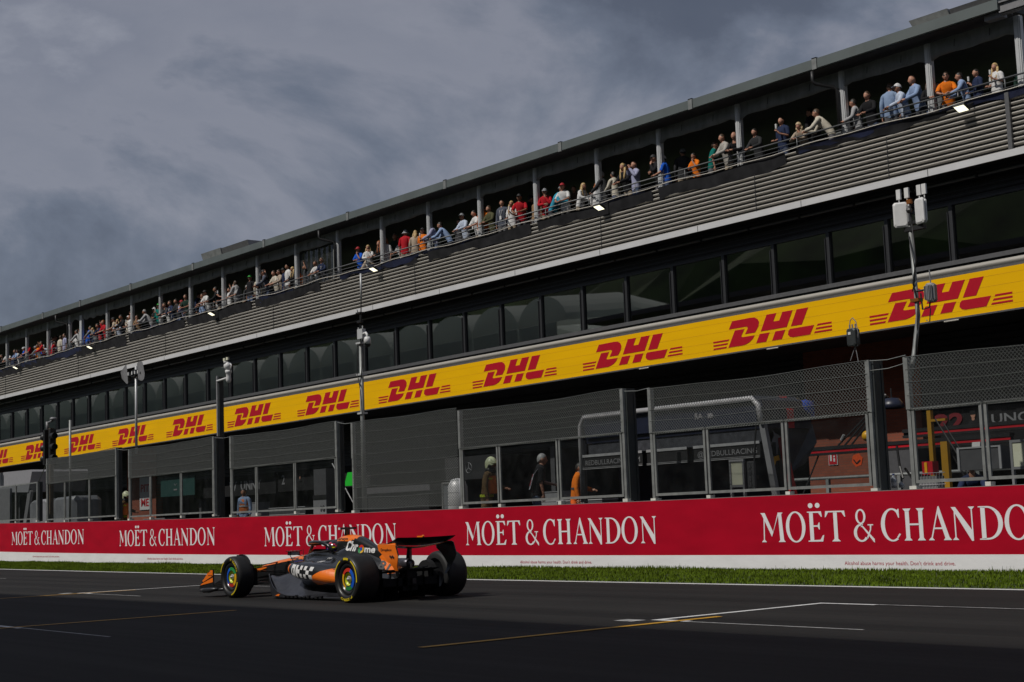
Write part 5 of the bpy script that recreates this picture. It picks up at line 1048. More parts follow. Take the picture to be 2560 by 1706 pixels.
def make_pose(key, lean=0.0, armsL=None, armsR=None, headyaw=0.0, headtilt=0.0, bendk=0.0):
    # facing -y. joints for 1.75 m
    hipz = .92; cy = lean
    hip = (0, 0.04 * (lean != 0) + bendk, hipz); waist = (0, hip[1] - lean * .30, 1.07); chest = (0, hip[1] - lean * .75, 1.27 - bendk * .25); neckb = (0, hip[1] - lean * 1.05, 1.43 - bendk * .45); neck = (0, neckb[1] - .012 - lean * .08, neckb[2] + .075)
    hc = (0, neck[1] - .025, neck[2] + .115)
    shL = (.175, neckb[1] + .005, neckb[2] - .035); shR = (-.175, neckb[1] + .005, neckb[2] - .035)
    def leg(s): return [(hip, .135, .10), ((s * .09, hip[1], hipz - .07), .088, .088), ((s * .10, hip[1] * .6 - .01, .52), .060, .060), ((s * .105, hip[1] * .4 + .01, .30), .055, .055), ((s * .105, .02, .09), .038, .038), ((s * .115, -.06, .035), .042, .030), ((s * .12, -.15, .025), .036, .022)]
    torso = [(hip, .150, .112), (waist, .140, .105), (chest, .172, .122), (neckb, .095, .078), (neck, .052, .052), ((hc[0], hc[1] + .01, hc[2] - .06), .05, .055)]
    def off(v): return (v[0], v[1] + neckb[1], v[2] + neckb[2] - 1.43)
    aL = armsL or ((.225, .02, 1.15), (.235, -.03, .90), (0, 0, -1), (-1, 0, 0)); aR = armsR or ((-.225, .02, 1.15), (-.235, -.03, .90), (0, 0, -1), (1, 0, 0))
    AL, FL = arm_hand(shL, off(aL[0]), off(aL[1]), aL[3], 1, aL[2]); AR, FR = arm_hand(shR, off(aR[0]), off(aR[1]), aR[3], -1, aR[2])
    me = skin_mesh('body', [torso, leg(1), leg(-1), [(neckb, .085, .07)] + AL, [(neckb, .085, .07)] + AR])
    b = MB(); b.v = [tuple(v.co) for v in me.vertices]; b.f = [tuple(p.vertices) for p in me.polygons]; b.m = [0] * len(b.f)
    for pts, rs in FL + FR: b.tube(pts, rs, 6)
    h = head_geo(hc, headyaw, headtilt); b.add(h.v, h.f)
    body = b.mesh('body', M['skin'], smooth=True)
    # clothing grows out of the body surface itself, so it always follows the pose
    segs = []
    def seg(ch, tags):
        for k in range(len(ch) - 1): segs.append((Vector(ch[k][0]), Vector(ch[k + 1][0]), ch[k][1], ch[k + 1][1], tags[min(k, len(tags) - 1)]))
    seg(torso, ['P', 'T', 'T', 'K', 'N']); seg(leg(1), ['P', 'L', 'L', 'L', 'S', 'S']); seg(leg(-1), ['P', 'L', 'L', 'L', 'S', 'S'])
    for A_ in (AL, AR): seg([(neckb, .085, .07)] + A_, ['T', 'U', 'U', 'F', 'F', 'H', 'H'])
    tg = []; me.calc_loop_triangles()
    for v in me.vertices:
        best = (9, 'T')
        for a_, b_, ra, rb, t_ in segs:
            d_ = b_ - a_; u = max(0, min(1, (v.co - a_).dot(d_) / max(1e-9, d_.length_squared))); dist = (v.co - (a_ + d_ * u)).length - (ra + (rb - ra) * u)
            if dist < best[0]: best = (dist, t_)
        tg.append(best[1])
    res = {'body': body}
    def garment(name, tags, off, m, zmax=9, zmin=-9, wr=.003):
        q = MB(); idx = {}; rnd = random.Random(5)
        for p in me.polygons:
            if all(tg[k] in tags and zmin < me.vertices[k].co.z < zmax for k in p.vertices):
                f = []
                for k in p.vertices:
                    if k not in idx: idx[k] = len(q.v); v = me.vertices[k]; q.v.append(tuple(v.co + v.normal * (off + wr * rnd.uniform(-1, 1.5))))
                    f.append(idx[k])
                q.f.append(tuple(f)); q.m.append(0)
        return q.mesh(name, m, smooth=True)
    res['shirt_l'] = garment('shirt', 'PTUF', .020, M['white'], zmin=hipz - .10); res['shirt_s'] = garment('shirt', 'PTU', .020, M['white'], zmin=hipz - .10)
    # raise the collar: keep a ring of the neck base
    res['trousers'] = garment('trousers', 'PL', .013, M['black'], zmax=hipz + .14)
    bpy.data.meshes.remove(me)
    # shoes
    q = MB()
    for s in (-1, 1): q.tube([(s * .105, .03, .05), (s * .112, -.05, .045), (s * .12, -.17, .03)], [.05, .05, .035], 8)
    res['shoes'] = q.mesh('shoes', M['black'], smooth=True)
    for hk in ('short', 'long', 'curly', 'cap', 'bucket', 'helmet'):
        q = hair_geo(hc, headyaw, hk, headtilt); hm = q.mesh('hair', M['black'], smooth=True); res['hair_' + hk] = hm
    # sunglasses, lanyard
    q = MB(); Rm = Matrix.Rotation(headyaw, 3, 'Z') @ Matrix.Rotation(headtilt, 3, 'X')
    for sx in (-1, 1): q.add([Vector(hc) + Rm @ Vector((sx * (.012 + .05 * u), -.108 + .02 * u, .018 + v * .036 - .01)) for u, v in ((0, 0), (1, 0), (1, 1), (0, 1))], [(0, 1, 2, 3)])
    res['sunglasses'] = q.mesh('sunglasses', M['black'])
    q = MB(); q.tube([(.06, neckb[1] - .05, neckb[2] + .03), (.04, chest[1] - .145, chest[2] + .05), (0, chest[1] - .150, chest[2] - .10), (-.04, chest[1] - .145, chest[2] + .05), (-.06, neckb[1] - .05, neckb[2] + .03)], .008, 4); q.box(-.035, .035, chest[1] - .165, chest[1] - .155, chest[2] - .22, chest[2] - .10)
    res['lanyard'] = q.mesh('lanyard', M['white'])
    res['hc'] = hc
    POSES[key] = res
dn = (0, 0, -1)
make_pose('A', lean=.15, armsL=((.24, -.10, 1.20), (.12, -.34, 1.10), (-.6, -.7, -.1), dn), armsR=((-.24, -.10, 1.20), (-.10, -.34, 1.09), (.6, -.7, -.1), dn), bendk=.06)
make_pose('B', lean=.34, armsL=((.26, -.16, 1.17), (.10, -.36, 1.16), (-.8, -.5, 0), dn), armsR=((-.26, -.16, 1.17), (-.08, -.38, 1.16), (.8, -.5, 0), dn), bendk=.18, headtilt=.1)
make_pose('C', headyaw=.35)
make_pose('D', armsL=((.23, -.02, 1.16), (.12, -.26, 1.22), (-.3, -.5, .7), (-1, -.2, 0)), armsR=((-.22, .02, 1.15), (-.14, -.22, 1.06), (.5, -.8, .1), (0, 0, -1)), headyaw=.15, headtilt=-.1)
make_pose('E', armsL=((.24, -.12, 1.22), (.07, -.22, 1.50), (-.3, -.1, .9), (-1, 0, 0)), armsR=((-.24, -.12, 1.22), (-.07, -.22, 1.49), (.3, -.1, .9), (1, 0, 0)))
make_pose('F', lean=.12, armsL=((.22, -.16, 1.18), (.05, -.17, 1.42), (-.2, .2, .9), (-.4, .9, 0)), armsR=((-.22, -.10, 1.18), (.04, -.25, 1.16), (1, -.1, 0), (0, 1, 0)), headtilt=.1)
make_pose('G', lean=.10, armsL=((.24, -.06, 1.17), (.15, -.30, 1.10), (-.4, -.8, 0), dn), headyaw=-.2)
make_pose('H', armsL=((.34, -.05, 1.50), (.26, -.12, 1.74), (-.2, 0, 1), (0, -1, 0)), armsR=((-.24, -.08, 1.18), (-.10, -.30, 1.12), (.6, -.7, 0), dn))
COLS = dict(white=(.62, .62, .62), navy=(.018, .028, .07), light_blue=(.24, .33, .52), pale_blue=(.46, .52, .64), blue_grey=(.22, .30, .45), black=(.012, .012, .014), dark_green=(.015, .04, .03), grey=(.17, .18, .19), orange=(.75, .18, .01),
 light_grey=(.36, .36, .37), charcoal=(.03, .031, .034), cream=(.52, .48, .40), beige=(.38, .31, .24), oatmeal=(.38, .36, .33), teal=(.0, .14, .12), blue=(.01, .10, .55), lavender=(.34, .35, .50), brown=(.07, .045, .03), cyan=(.03, .28, .42), red=(.42, .01, .02), tan=(.25, .16, .09), slate=(.08, .09, .12), olive=(.08, .08, .04), dark_grey=(.05, .05, .055))
def cm(c, pre='cloth_'): return mat(pre + c, COLS[c], .85, spec=.2, var=.12, scale=9, bump=.35, bscale=14)
HAIR = dict(dark=('short', (.012, .009, .007), 'dark hair'), brown=('short', (.05, .028, .015), 'brown hair'), grey=('short', (.25, .25, .25), 'grey hair'), ginger=('short', (.25, .08, .02), 'ginger hair'), red=('short', (.2, .05, .02), 'red hair'), blond=('long', (.42, .29, .13), 'blond hair'), blondlong=('long', (.46, .32, .14), 'long blond hair'), brownlong=('long', (.04, .022, .014), 'long brown hair'), gingerlong=('long', (.28, .09, .025), 'long ginger hair'), curly=('curly', (.48, .37, .22), 'curly blond hair'),
 sunglasses=('short', (.03, .018, .01), 'dark hair and sunglasses'), bald=(None, None, 'a bald head'), whitecap=('cap', (.6, .6, .62), 'a white cap'), greycap=('cap', (.22, .23, .25), 'a grey cap'), blackcap=('cap', (.015, .015, .018), 'a black cap'), redcap=('cap', (.35, .01, .02), 'a red cap'), greencap=('cap', (.03, .35, .05), 'a green cap'), buckethat=('bucket', (.3, .31, .33), 'a grey bucket hat'))
VERB = dict(A='resting both arms on the balcony rail', B='bent far forward over the balcony rail', C='standing behind the balcony rail', D='holding a drink at the balcony rail', E='holding a phone up with both hands at the rail', F='hand to the face at the balcony rail', G='turned sideways at the balcony rail', H='with one arm raised at the balcony rail')
RELX = sorted(POSTX)
used_labels = {}
BAYN = ['rightmost', 'second from the right', 'third from the right', 'fourth from the right', 'fifth from the right', 'sixth from the right', 'seventh from the right', 'eighth from the right', 'ninth from the right', 'tenth from the right', 'eleventh from the right']
def child_copy(me, name, root, m=None):
    o = bpy.data.objects.new(name, me); COL.objects.link(o); o.parent = root
    if m: o.material_slots[0].link = 'OBJECT'; o.material_slots[0].material = m
    return o
def person(x, y, z, h, col, sl, hair, pose, rot, label, group=None, trousers=(.02, .022, .03), skin=None, scale_full=None):
    P = POSES[pose]; ref = P['hc'][2] + .125; s = max(.86, min(1.2, 1.03 * h / ref)) if scale_full is None else scale_full
    o = bpy.data.objects.new('person', P['body']); COL.objects.link(o); o.location = (x, y, z); o.scale = (s, s, s); o.rotation_euler = (0, 0, R_(rot))
    o.material_slots[0].link = 'OBJECT'; o.material_slots[0].material = skin or (M['skin'] if (int(abs(x) * 10) % 5) else M['tan'])
    tag(o, label, 'person', group)
    child_copy(P['shirt_' + sl], 'shirt', o, cm(col)); 
    tk = 'trousers_%d_%d_%d' % tuple(int(c * 100) for c in trousers); child_copy(P['trousers'], 'trousers', o, mat(tk, trousers, .85, var=.15))
    child_copy(P['shoes'], 'shoes', o)
    k, hcol, _ = HAIR.get(hair, HAIR['dark'])
    if k: child_copy(P['hair_' + k], 'cap' if k in ('cap', 'bucket') else 'hair', o, mat('hair_' + hair, hcol, .7 if k in ('cap', 'bucket') else .55, var=.25, scale=30))
    if k == 'cap': child_copy(P['hair_short'], 'hair', o, mat('hair_dark', HAIR['dark'][1], .55, var=.25, scale=30)).scale = (.97, .97, .97) if False else (1, 1, 1)
    if hair == 'sunglasses': child_copy(P['sunglasses'], 'sunglasses', o)
    return o
TR = [(.02, .022, .03), (.30, .24, .17), (.05, .07, .13), (.10, .10, .11), (.015, .015, .016), (.06, .09, .17)]
CROWD = [
(-20.64,34.10,0.92,'dark_green','l','dark','C',0),
(-21.11,33.64,0.91,'white','s','blondlong','D',-10),
(-21.68,33.64,0.90,'navy','l','dark','D',-30),
(-22.11,33.64,0.93,'light_blue','l','dark','A',-50),
(-23.21,34.10,0.99,'grey','l','dark','C',10),
(-22.62,33.64,1.03,'orange','s','sunglasses','A',25),
(-23.14,33.64,0.96,'black','l','brownlong','F',20),
(-23.60,33.64,1.21,'light_blue','l','bald','A',-25),
(-24.09,33.64,1.11,'pale_blue','l','whitecap','A',-35),
(-24.49,33.64,1.24,'blue_grey','l','brown','C',160),
(-25.19,33.64,1.15,'black','l','brown','A',0),
(-25.64,33.64,1.07,'light_grey','l','dark','G',-90),
(-26.37,34.10,1.44,'charcoal','l','dark','C',0),
(-26.87,33.66,1.09,'cream','l','brown','B',-60),
(-27.68,34.10,1.36,'black','l','dark','C',-120),
(-27.72,33.66,0.82,'beige','l','curly','B',10),
(-28.44,33.64,1.18,'navy','s','brown','D',-5),
(-29.47,33.64,1.05,'charcoal','l','dark','A',0),
(-30.27,33.66,1.10,'black','l','bald','B',10),
(-30.78,33.64,1.18,'oatmeal','l','brown','A',-20),
(-31.39,33.64,1.07,'teal','s','brown','G',90),
(-32.08,33.64,0.85,'orange','s','dark','F',0),
(-33.12,34.10,1.30,'charcoal','l','greycap','C',180),
(-33.43,33.64,1.08,'blue','s','whitecap','G',-60),
(-33.84,33.64,1.17,'black','l','blackcap','F',-20),
(-34.91,33.64,1.18,'lavender','l','bald','E',-20),
(-35.39,33.64,1.20,'black','l','blondlong','A',0),
(-35.91,33.64,1.06,'cream','l','dark','G',-120),
(-36.47,33.64,1.18,'charcoal','l','grey','A',-70),
(-36.90,33.64,0.85,'white','l','gingerlong','C',170),
(-37.68,33.64,0.98,'white','l','blond','A',60),
(-38.56,34.10,1.11,'brown','l','brown','C',10),
(-38.60,33.64,1.15,'white','s','redcap','A',20),
(-39.02,33.66,1.14,'cyan','l','greycap','B',60),
(-39.59,33.64,1.14,'red','l','greycap','F',30),
(-40.20,33.64,1.01,'tan','l','dark','G',150),
(-41.10,34.10,1.25,'black','l','dark','C',100),
(-41.06,33.64,1.23,'red','s','blackcap','A',30),
(-41.58,33.64,1.09,'white','s','blondlong','D',20),
(-42.14,33.64,1.24,'slate','l','dark','C',20),
(-42.85,33.64,1.14,'olive','l','brown','A',0),
(-43.34,33.64,1.27,'orange','l','brown','C',150),
(-43.76,33.64,1.13,'white','s','dark','A',-10),
(-44.54,33.64,1.15,'pale_blue','l','greycap','A',0),
(-45.46,34.10,1.13,'dark_grey','l','dark','C',0),
(-45.83,33.66,1.07,'light_blue','l','dark','B',-50),
(-46.57,33.64,1.21,'lavender','l','brown','A',-40),
(-47.33,33.64,1.07,'orange','s','blackcap','D',20),
(-47.88,33.64,1.08,'beige','l','blond','C',175),
(-48.60,33.64,1.22,'red','s','buckethat','C',170),
(-49.98,34.10,1.34,'dark_green','l','grey','C',20),
(-50.02,33.64,1.12,'white','s','gingerlong','C',20),
(-50.36,33.64,1.05,'black','l','gingerlong','A',0),
(-51.54,33.66,0.62,'beige','l','greycap','B',90),
(-54.98,33.64,1.08,'navy','l','sunglasses','A',10),
(-55.54,33.64,1.01,'white','s','brown','A',10),
(-56.54,33.64,1.00,'dark_grey','s','dark','H',-20),
(-57.03,33.64,0.88,'orange','s','brown','C',0),
(-57.51,33.64,1.05,'black','l','blondlong','A',0),
(-58.09,33.64,1.27,'white','l','dark','C',-10),
(-58.74,33.64,1.11,'beige','l','sunglasses','A',-10),
(-59.23,33.64,1.13,'cream','s','brown','A',0),
(-60.14,33.64,1.34,'slate','l','blackcap','A',-30),
(-60.81,33.64,1.17,'cream','l','dark','C',170),
(-61.63,33.64,1.28,'black','l','greencap','C',10),
(-62.20,33.64,0.89,'charcoal','l','grey','G',90),
(-63.00,33.64,1.25,'light_grey','l','brown','G',-80),
(-63.75,33.64,0.98,'white','s','dark','H',0),
(-65.00,33.64,1.20,'black','l','dark','A',-30),
(-66.18,33.64,1.18,'white','s','blackcap','A',0),
(-66.63,33.64,0.95,'light_blue','l','dark','C',10),
(-68.13,34.10,1.36,'navy','l','dark','C',100),
(-67.85,33.64,0.85,'dark_grey','l','dark','A',0),
(-68.37,33.64,1.27,'dark_green','s','brown','A',20),
(-69.44,33.64,1.19,'charcoal','l','dark','A',0),
(-70.14,33.64,1.19,'navy','l','brown','A',0),
(-70.60,33.66,1.14,'dark_grey','l','brown','B',0),
(-71.69,33.64,1.24,'teal','l','greencap','D',20),
(-73.16,34.10,1.29,'black','l','dark','C',0),
(-73.04,33.66,1.12,'light_grey','l','grey','B',-40),
(-74.24,33.64,0.95,'tan','s','brown','F',20),
(-75.30,33.64,1.09,'white','s','red','H',0),
(-76.07,33.66,1.20,'black','l','dark','B',0),
(-77.32,33.64,1.21,'beige','s','blackcap','A',-20),
(-79.00,34.10,1.35,'dark_grey','l','brown','C',0),
(-78.73,33.64,1.23,'red','s','ginger','A',0),
(-79.32,33.66,1.11,'navy','l','dark','B',0),
(-80.83,34.10,1.09,'red','l','dark','C',0),
(-80.40,33.66,1.14,'grey','s','dark','B',-60),
(-81.15,33.64,1.17,'blue','l','dark','G',120),
(-82.43,33.66,1.15,'light_grey','l','dark','B',-60),
(-83.78,33.64,1.01,'white','s','redcap','C',-60),
(-85.49,34.10,1.10,'light_blue','l','brown','C',0),
(-85.37,33.64,1.13,'cream','s','brown','C',150),
(-87.05,34.10,1.33,'black','l','dark','C',0),
(-86.54,33.64,0.92,'red','l','dark','G',100),
(-86.88,33.64,1.22,'light_grey','l','dark','G',120),
(-88.13,33.64,1.10,'red','l','dark','A',-30),
(-89.01,33.66,0.91,'grey','l','greycap','B',-50),
(-90.38,33.64,1.24,'red','s','brown','A',0),
(-91.12,33.64,1.07,'black','l','greycap','C',0),
(-92.43,33.66,1.05,'light_blue','s','dark','B',0),
(-93.21,33.64,1.04,'navy','l','dark','G',160),
(-94.12,33.64,1.09,'white','s','dark','A',30),
(-94.86,33.66,0.99,'black','l','dark','B',0)
]
# more people shoulder to shoulder in the far bays
random.seed(44)
for k_ in range(34):
    x_ = -49.5 - 44.5 * k_ / 33 + random.uniform(-.5, .5)
    if -57.2 < x_ < -53.2: continue
    CROWD.append((round(x_, 2), 33.66 if k_ % 3 else 34.15, random.uniform(1.0, 1.18), random.choice(['white', 'white', 'pale_blue', 'black', 'navy', 'red', 'cream', 'light_grey', 'orange', 'charcoal', 'blue', 'lavender', 'tan']), random.choice('lss'), random.choice(['dark', 'brown', 'blond', 'grey', 'whitecap', 'blackcap', 'redcap', 'sunglasses', 'brownlong']), random.choice('AAACDHF'), random.randint(-30, 40)))
ORD = ['leftmost', 'second', 'third', 'fourth', 'fifth', 'sixth', 'seventh', 'eighth', 'ninth', 'tenth', 'eleventh', 'twelfth']
NOUN = {'black': 'jacket', 'charcoal': 'jacket', 'navy': 'blazer', 'cream': 'hoodie', 'light_grey': 'hoodie', 'beige': 'jacket', 'tan': 'jacket', 'dark_green': 'jacket', 'dark_grey': 'jacket', 'olive': 'jacket', 'brown': 'jacket'}
GROUPN = 'spectators along the open balcony'
labels = []
for i, rec in enumerate(CROWD):
    x, y, h, col, sl, hair, pose, rot = rec
    right = sum(1 for p in RELX if p > x); left = sum(1 for p in RELX if -90.6 < p < x)
    top = col.replace('_', ' ') + (' T-shirt' if sl == 's' else ' ' + NOUN.get(col, 'shirt'))
    if right == 0: where = 'beyond the last balcony post'
    elif right <= 11: where = 'rightmost balcony bay' if right == 1 else '%s balcony bay from the right' % ORD[right - 1]
    else: where = 'leftmost balcony bay' if left == 0 else '%s balcony bay from the left' % ORD[left]
    labels.append('%s and %s, %s' % (top, HAIR[hair][2].replace('hair and sunglasses', 'hair with sunglasses'), where))
for i, rec in enumerate(CROWD):
    x, y, h, col, sl, hair, pose, rot = rec; lab = labels[i]
    dupn = labels.count(lab)
    if dupn > 1: lab += ', ' + {'A': 'arms on rail', 'B': 'bent forward', 'C': 'standing back', 'D': 'holding drink', 'E': 'holding phone', 'F': 'hand on face', 'G': 'turned sideways', 'H': 'arm raised'}[pose]
    z = BW(x, y, 11.66)[2] - .68
    rot = rot + 38 if rot >= 60 else (rot + 30 if rot <= -90 else rot)
    o = person(x, y, z, h + .68, col, sl, hair, pose, rot, 'person in ' + lab, GROUPN, trousers=TR[(i * 7 + int(-x)) % 6])
    if pose == 'D':
        q = MB(); hz = 1.36; q.lathe([(.001, hz), (.028, hz), (.034, hz + .13), (.001, hz + .13)], (.06, -.30, 0), 'z', 8); child_copy(q.mesh('drink', M['white']), 'cup', o)
    if pose == 'E':
        q = MB(); q.box(-.075, .075, -.34, -.33, 1.56, 1.64); child_copy(q.mesh('phone', M['black']), 'phone', o)
    if i % 3 == 0 and pose in 'ACDG': child_copy(POSES[pose]['lanyard'], 'lanyard', o)
# people behind the pit wall (standing on the raised pit wall platform)
b = MB(); PX = xrange(-84, -5, 2.5); n_ = len(PX); b.add([p for x in PX for p in ((x, wy(x) + .5, 0), (x, wy(x) + .5, .62), (x, wy(x) + 2.4, .62), (x, wy(x) + 2.4, 0))], [(i * 4 + j, i * 4 + 4 + j, i * 4 + 4 + (j + 1) % 4, i * 4 + (j + 1) % 4) for i in range(n_ - 1) for j in range(4)])
PLAT = 0.62
o = b.build('pit_wall_platform', M['concrete']); tag(o, 'raised concrete platform running behind the pit wall', 'platform')
fire = mat('fire_coat', (.14, .09, .045), .85, var=.25, scale=5, bump=.5, bscale=10); COLS['firecoat'] = (.14, .09, .045)
def stripe(root, z, r_x, r_y, m, h=.04, yo=0.0):
    q = MB(); q.lathe([(1.0, z), (1.0, z + h)], (0, 0, 0), 'z', 20); q.v = [(v[0] * r_x, v[1] * r_y + yo, v[2]) for v in q.v]; return child_copy(q.mesh('reflective_band', m), 'reflective_band', root)
LIME = mat('lime_band', (.45, .55, .03), .6)
def vest(root, m, w=.19, d=.15, yo=0.0, back=True, z0=.98, z1=1.40):
    q = MB(); rr = []
    for k in range(7):
        t = k / 6; z = z0 + (z1 - z0) * t; ww = w * (1 - .05 * t); rr.append([(ww * cos(a), d * sin(a) * (1 - .25 * t) + yo, z) for a in [pi * 2 * j / 20 for j in range(20)]])
    q.loft(rr, cap=False); return child_copy(q.mesh('vest', m, smooth=True), 'vest', root)
ORV = mat('orange_vest', (.62, .16, .03), .75, var=.25, scale=9, bump=.4, bscale=14)
def firefighter(x, y, ztop, rot, label):
    P = POSES['G']; ref = P['hc'][2] + .17; s = (ztop - PLAT) / ref
    o = person(x, y, PLAT, 0, 'firecoat', 'l', 'bald', 'G', rot, label, None, trousers=(.14, .09, .045), skin=M['tan'], scale_full=s)
    vest(o, ORV, .185, .15, -.07, z0=1.0, z1=1.38)
    child_copy(P['hair_helmet'], 'helmet', o, mat('helmet_cream', (.62, .66, .42), .3, coat=.5))
    hc = Vector(P['hc']); q = MB(); q.tube([hc + Vector((0, .02, -.06)), hc + Vector((0, .03, -.17))], [.10, .13], 14); q.ball(hc + Vector((.115, .0, -.03)), .04, 8); q.ball(hc + Vector((-.115, .0, -.03)), .04, 8); child_copy(q.mesh('neck_guard', M['black'], smooth=True), 'neck_guard', o)
    stripe(o, .93, .178, .146, LIME, .06, .02); stripe(o, 1.30, .235, .12, LIME, .035, -.06)
    return o
firefighter(-54.5, 24.0, 2.74, 128, 'firefighter with cream helmet standing in the opening between two fence sections')
firefighter(-30.05, 23.15, 2.77, 120, 'firefighter with cream and black helmet and orange vest behind the left clear pane')
o = person(-28.25, 23.35, PLAT + .0, 2.76 - PLAT, 'black', 's', 'grey', 'G', 145, 'grey-haired man in black shirt with white and red tabard behind a clear pane', trousers=(.12, .16, .24), scale_full=(2.76 - PLAT) / (POSES['G']['hc'][2] + .125))
q = MB(); q.add([(-.17, -.02, 1.455), (.10, -.02, 1.475), (.13, .085, 1.32), (.12, .175, 1.02), (-.17, .175, 1.02), (-.18, .085, 1.32)], [(0, 1, 2, 5), (5, 2, 3, 4)]); child_copy(q.mesh('tabard', mat('tabard', (.55, .55, .62), .7, var=.1)), 'tabard', o)
q = MB(); q.obox((-.03, .150, 1.15), (.06, 0, 0), (0, .002, 0), (0, -.018, .06)); q.obox((.0, .10, 1.30), (.05, 0, 0), (0, .002, 0), (0, -.010, .03)); child_copy(q.mesh('tabard_print', M['redp']), 'tabard_print', o)
o = person(-27.9, 24.3, PLAT, 0, 'orange', 'l', 'dark', 'G', 130, 'person in bright orange overalls half hidden by the grey leg of the pit stand', trousers=(.75, .12, .01), scale_full=1.08)
stripe(o, 1.12, .175, .14, M['greyd'], .05, -.02)
o = person(-45.4, 24.4, PLAT, 0, 'blue_grey', 'l', 'dark', 'C', 25, 'person in an orange vest over a grey blue shirt facing the track', trousers=(.02, .022, .03), skin=M['tan'], scale_full=1.08)
vest(o, ORV, .19, .15, 0.0); stripe(o, 1.16, .195, .155, M['light'] if 'light' in M else M['post'], .05, 0.0)
o = person(-17.55, 26.0, .25, 0, 'navy', 'l', 'blackcap', 'B', 30, 'crew member in a dark cap bending down behind the silver edged case', trousers=(.02, .022, .03), scale_full=1.05)
# ---------------------------------------------------------------- racing car (local: +x forward, +y left, z up) turned to drive towards -X
CX, CY = -19.50, 13.20
car = empty('racing_car', (CX, CY, 0.0), 'black and orange open-wheel racing car passing the pit wall', 'racing car', rz=pi)
CARB = mat('carbon_black', (0.012, 0.0125, 0.014), .28, spec=.5, coat=.55, var=.12, scale=6)
FLOORC = mat('matte_carbon', (0.022, 0.023, 0.028), .36, coat=.3, var=.5, scale=4, bump=.6, bscale=5)
DGREY = mat('graphite_paint', (0.017, 0.018, 0.019), .25, metal=.3, coat=.6, var=.15, scale=4)
OR = M['orange']; TYRE = mat('tyre_rubber', (0.009, 0.009, 0.0095), .62, spec=.4, var=.2, scale=12); TYREW = mat('tyre_sidewall', (0.013, 0.013, 0.014), .38, spec=.5)
YEL = mat('tyre_yellow', (.55, .42, .01), .5); LIMEC = mat('hub_lime', (.5, .58, .01), .35, coat=.4); WLET = mat('decal_white', (.62, .62, .62), .45)
BLU = mat('decal_blue', (.01, .09, .5), .35, coat=.3); GRN = mat('decal_green', (.02, .22, .06), .35, coat=.3); RDD = mat('decal_red', (.5, .03, .015), .35, coat=.3); YLD = mat('decal_yellow', (.65, .36, .01), .35, coat=.3)
def cb(mb, name, m, parent=car, **k): return mb.build(name, m, parent, **k)
# body stations: f, half profile (y,z) x12 bottom centre -> top centre
ST = [
 (5.02, [(0, .17), (.05, .17), (.08, .175), (.09, .185), (.095, .20), (.095, .215), (.09, .23), (.08, .24), (.07, .247), (.05, .252), (.03, .255), (0, .256)]),
 (4.80, [(0, .20), (.08, .20), (.11, .21), (.12, .23), (.125, .25), (.125, .27), (.12, .29), (.11, .305), (.10, .32), (.08, .33), (.05, .335), (0, .337)]),
 (4.45, [(0, .27), (.09, .27), (.12, .28), (.135, .31), (.14, .34), (.14, .37), (.14, .40), (.13, .42), (.12, .44), (.10, .455), (.06, .462), (0, .465)]),
 (3.90, [(0, .31), (.11, .31), (.14, .33), (.16, .37), (.165, .41), (.168, .45), (.168, .48), (.165, .51), (.15, .54), (.13, .56), (.08, .572), (0, .575)]),
 (3.30, [(0, .30), (.13, .30), (.17, .32), (.195, .37), (.205, .43), (.21, .49), (.21, .53), (.205, .57), (.19, .605), (.16, .63), (.10, .643), (0, .647)]),
 (2.75, [(0, .22), (.15, .22), (.20, .25), (.235, .32), (.25, .40), (.255, .48), (.255, .54), (.25, .59), (.235, .64), (.20, .68), (.13, .695), (0, .70)]),
 (2.38, [(0, .14), (.18, .14), (.24, .20), (.28, .30), (.30, .40), (.31, .49), (.31, .55), (.30, .60), (.285, .66), (.26, .71), (.17, .725), (0, .70)]),
 (2.27, [(0, .10), (.25, .10), (.34, .20), (.56, .36), (.67, .42), (.70, .51), (.62, .59), (.36, .62), (.31, .66), (.285, .725), (.22, .73), (0, .60)]),
 (2.05, [(0, .09), (.35, .09), (.42, .18), (.60, .31), (.72, .38), (.74, .50), (.66, .595), (.38, .635), (.32, .68), (.30, .74), (.25, .75), (0, .52)]),
 (1.75, [(0, .09), (.38, .09), (.44, .16), (.58, .26), (.72, .34), (.745, .46), (.66, .585), (.38, .63), (.32, .67), (.29, .725), (.24, .735), (0, .55)]),
 (1.55, [(0, .09), (.38, .09), (.44, .15), (.56, .24), (.70, .32), (.73, .43), (.64, .565), (.37, .635), (.30, .67), (.25, .73), (.18, .76), (0, .77)]),
 (1.20, [(0, .09), (.36, .09), (.41, .14), (.50, .20), (.64, .28), (.67, .38), (.58, .51), (.35, .59), (.27, .65), (.21, .74), (.14, .84), (0, .88)]),
 (0.80, [(0, .09), (.30, .09), (.34, .13), (.40, .18), (.50, .25), (.53, .32), (.46, .43), (.31, .51), (.22, .57), (.15, .66), (.09, .76), (0, .81)]),
 (0.40, [(0, .10), (.22, .10), (.26, .13), (.30, .18), (.36, .22), (.38, .28), (.33, .35), (.24, .42), (.16, .48), (.10, .55), (.06, .61), (0, .65)]),
 (0.00, [(0, .12), (.14, .12), (.17, .14), (.20, .18), (.22, .22), (.22, .27), (.20, .31), (.16, .35), (.11, .39), (.07, .43), (.04, .46), (0, .48)]),
 (-0.22, [(0, .20), (.07, .20), (.09, .22), (.10, .24), (.11, .27), (.11, .29), (.10, .31), (.08, .33), (.06, .35), (.04, .37), (.02, .38), (0, .385)]),
]
def cr(p0, p1, p2, p3, t): return 0.5 * ((2 * p1) + (-p0 + p2) * t + (2 * p0 - 5 * p1 + 4 * p2 - p3) * t * t + (-p0 + 3 * p1 - 3 * p2 + p3) * t ** 3)
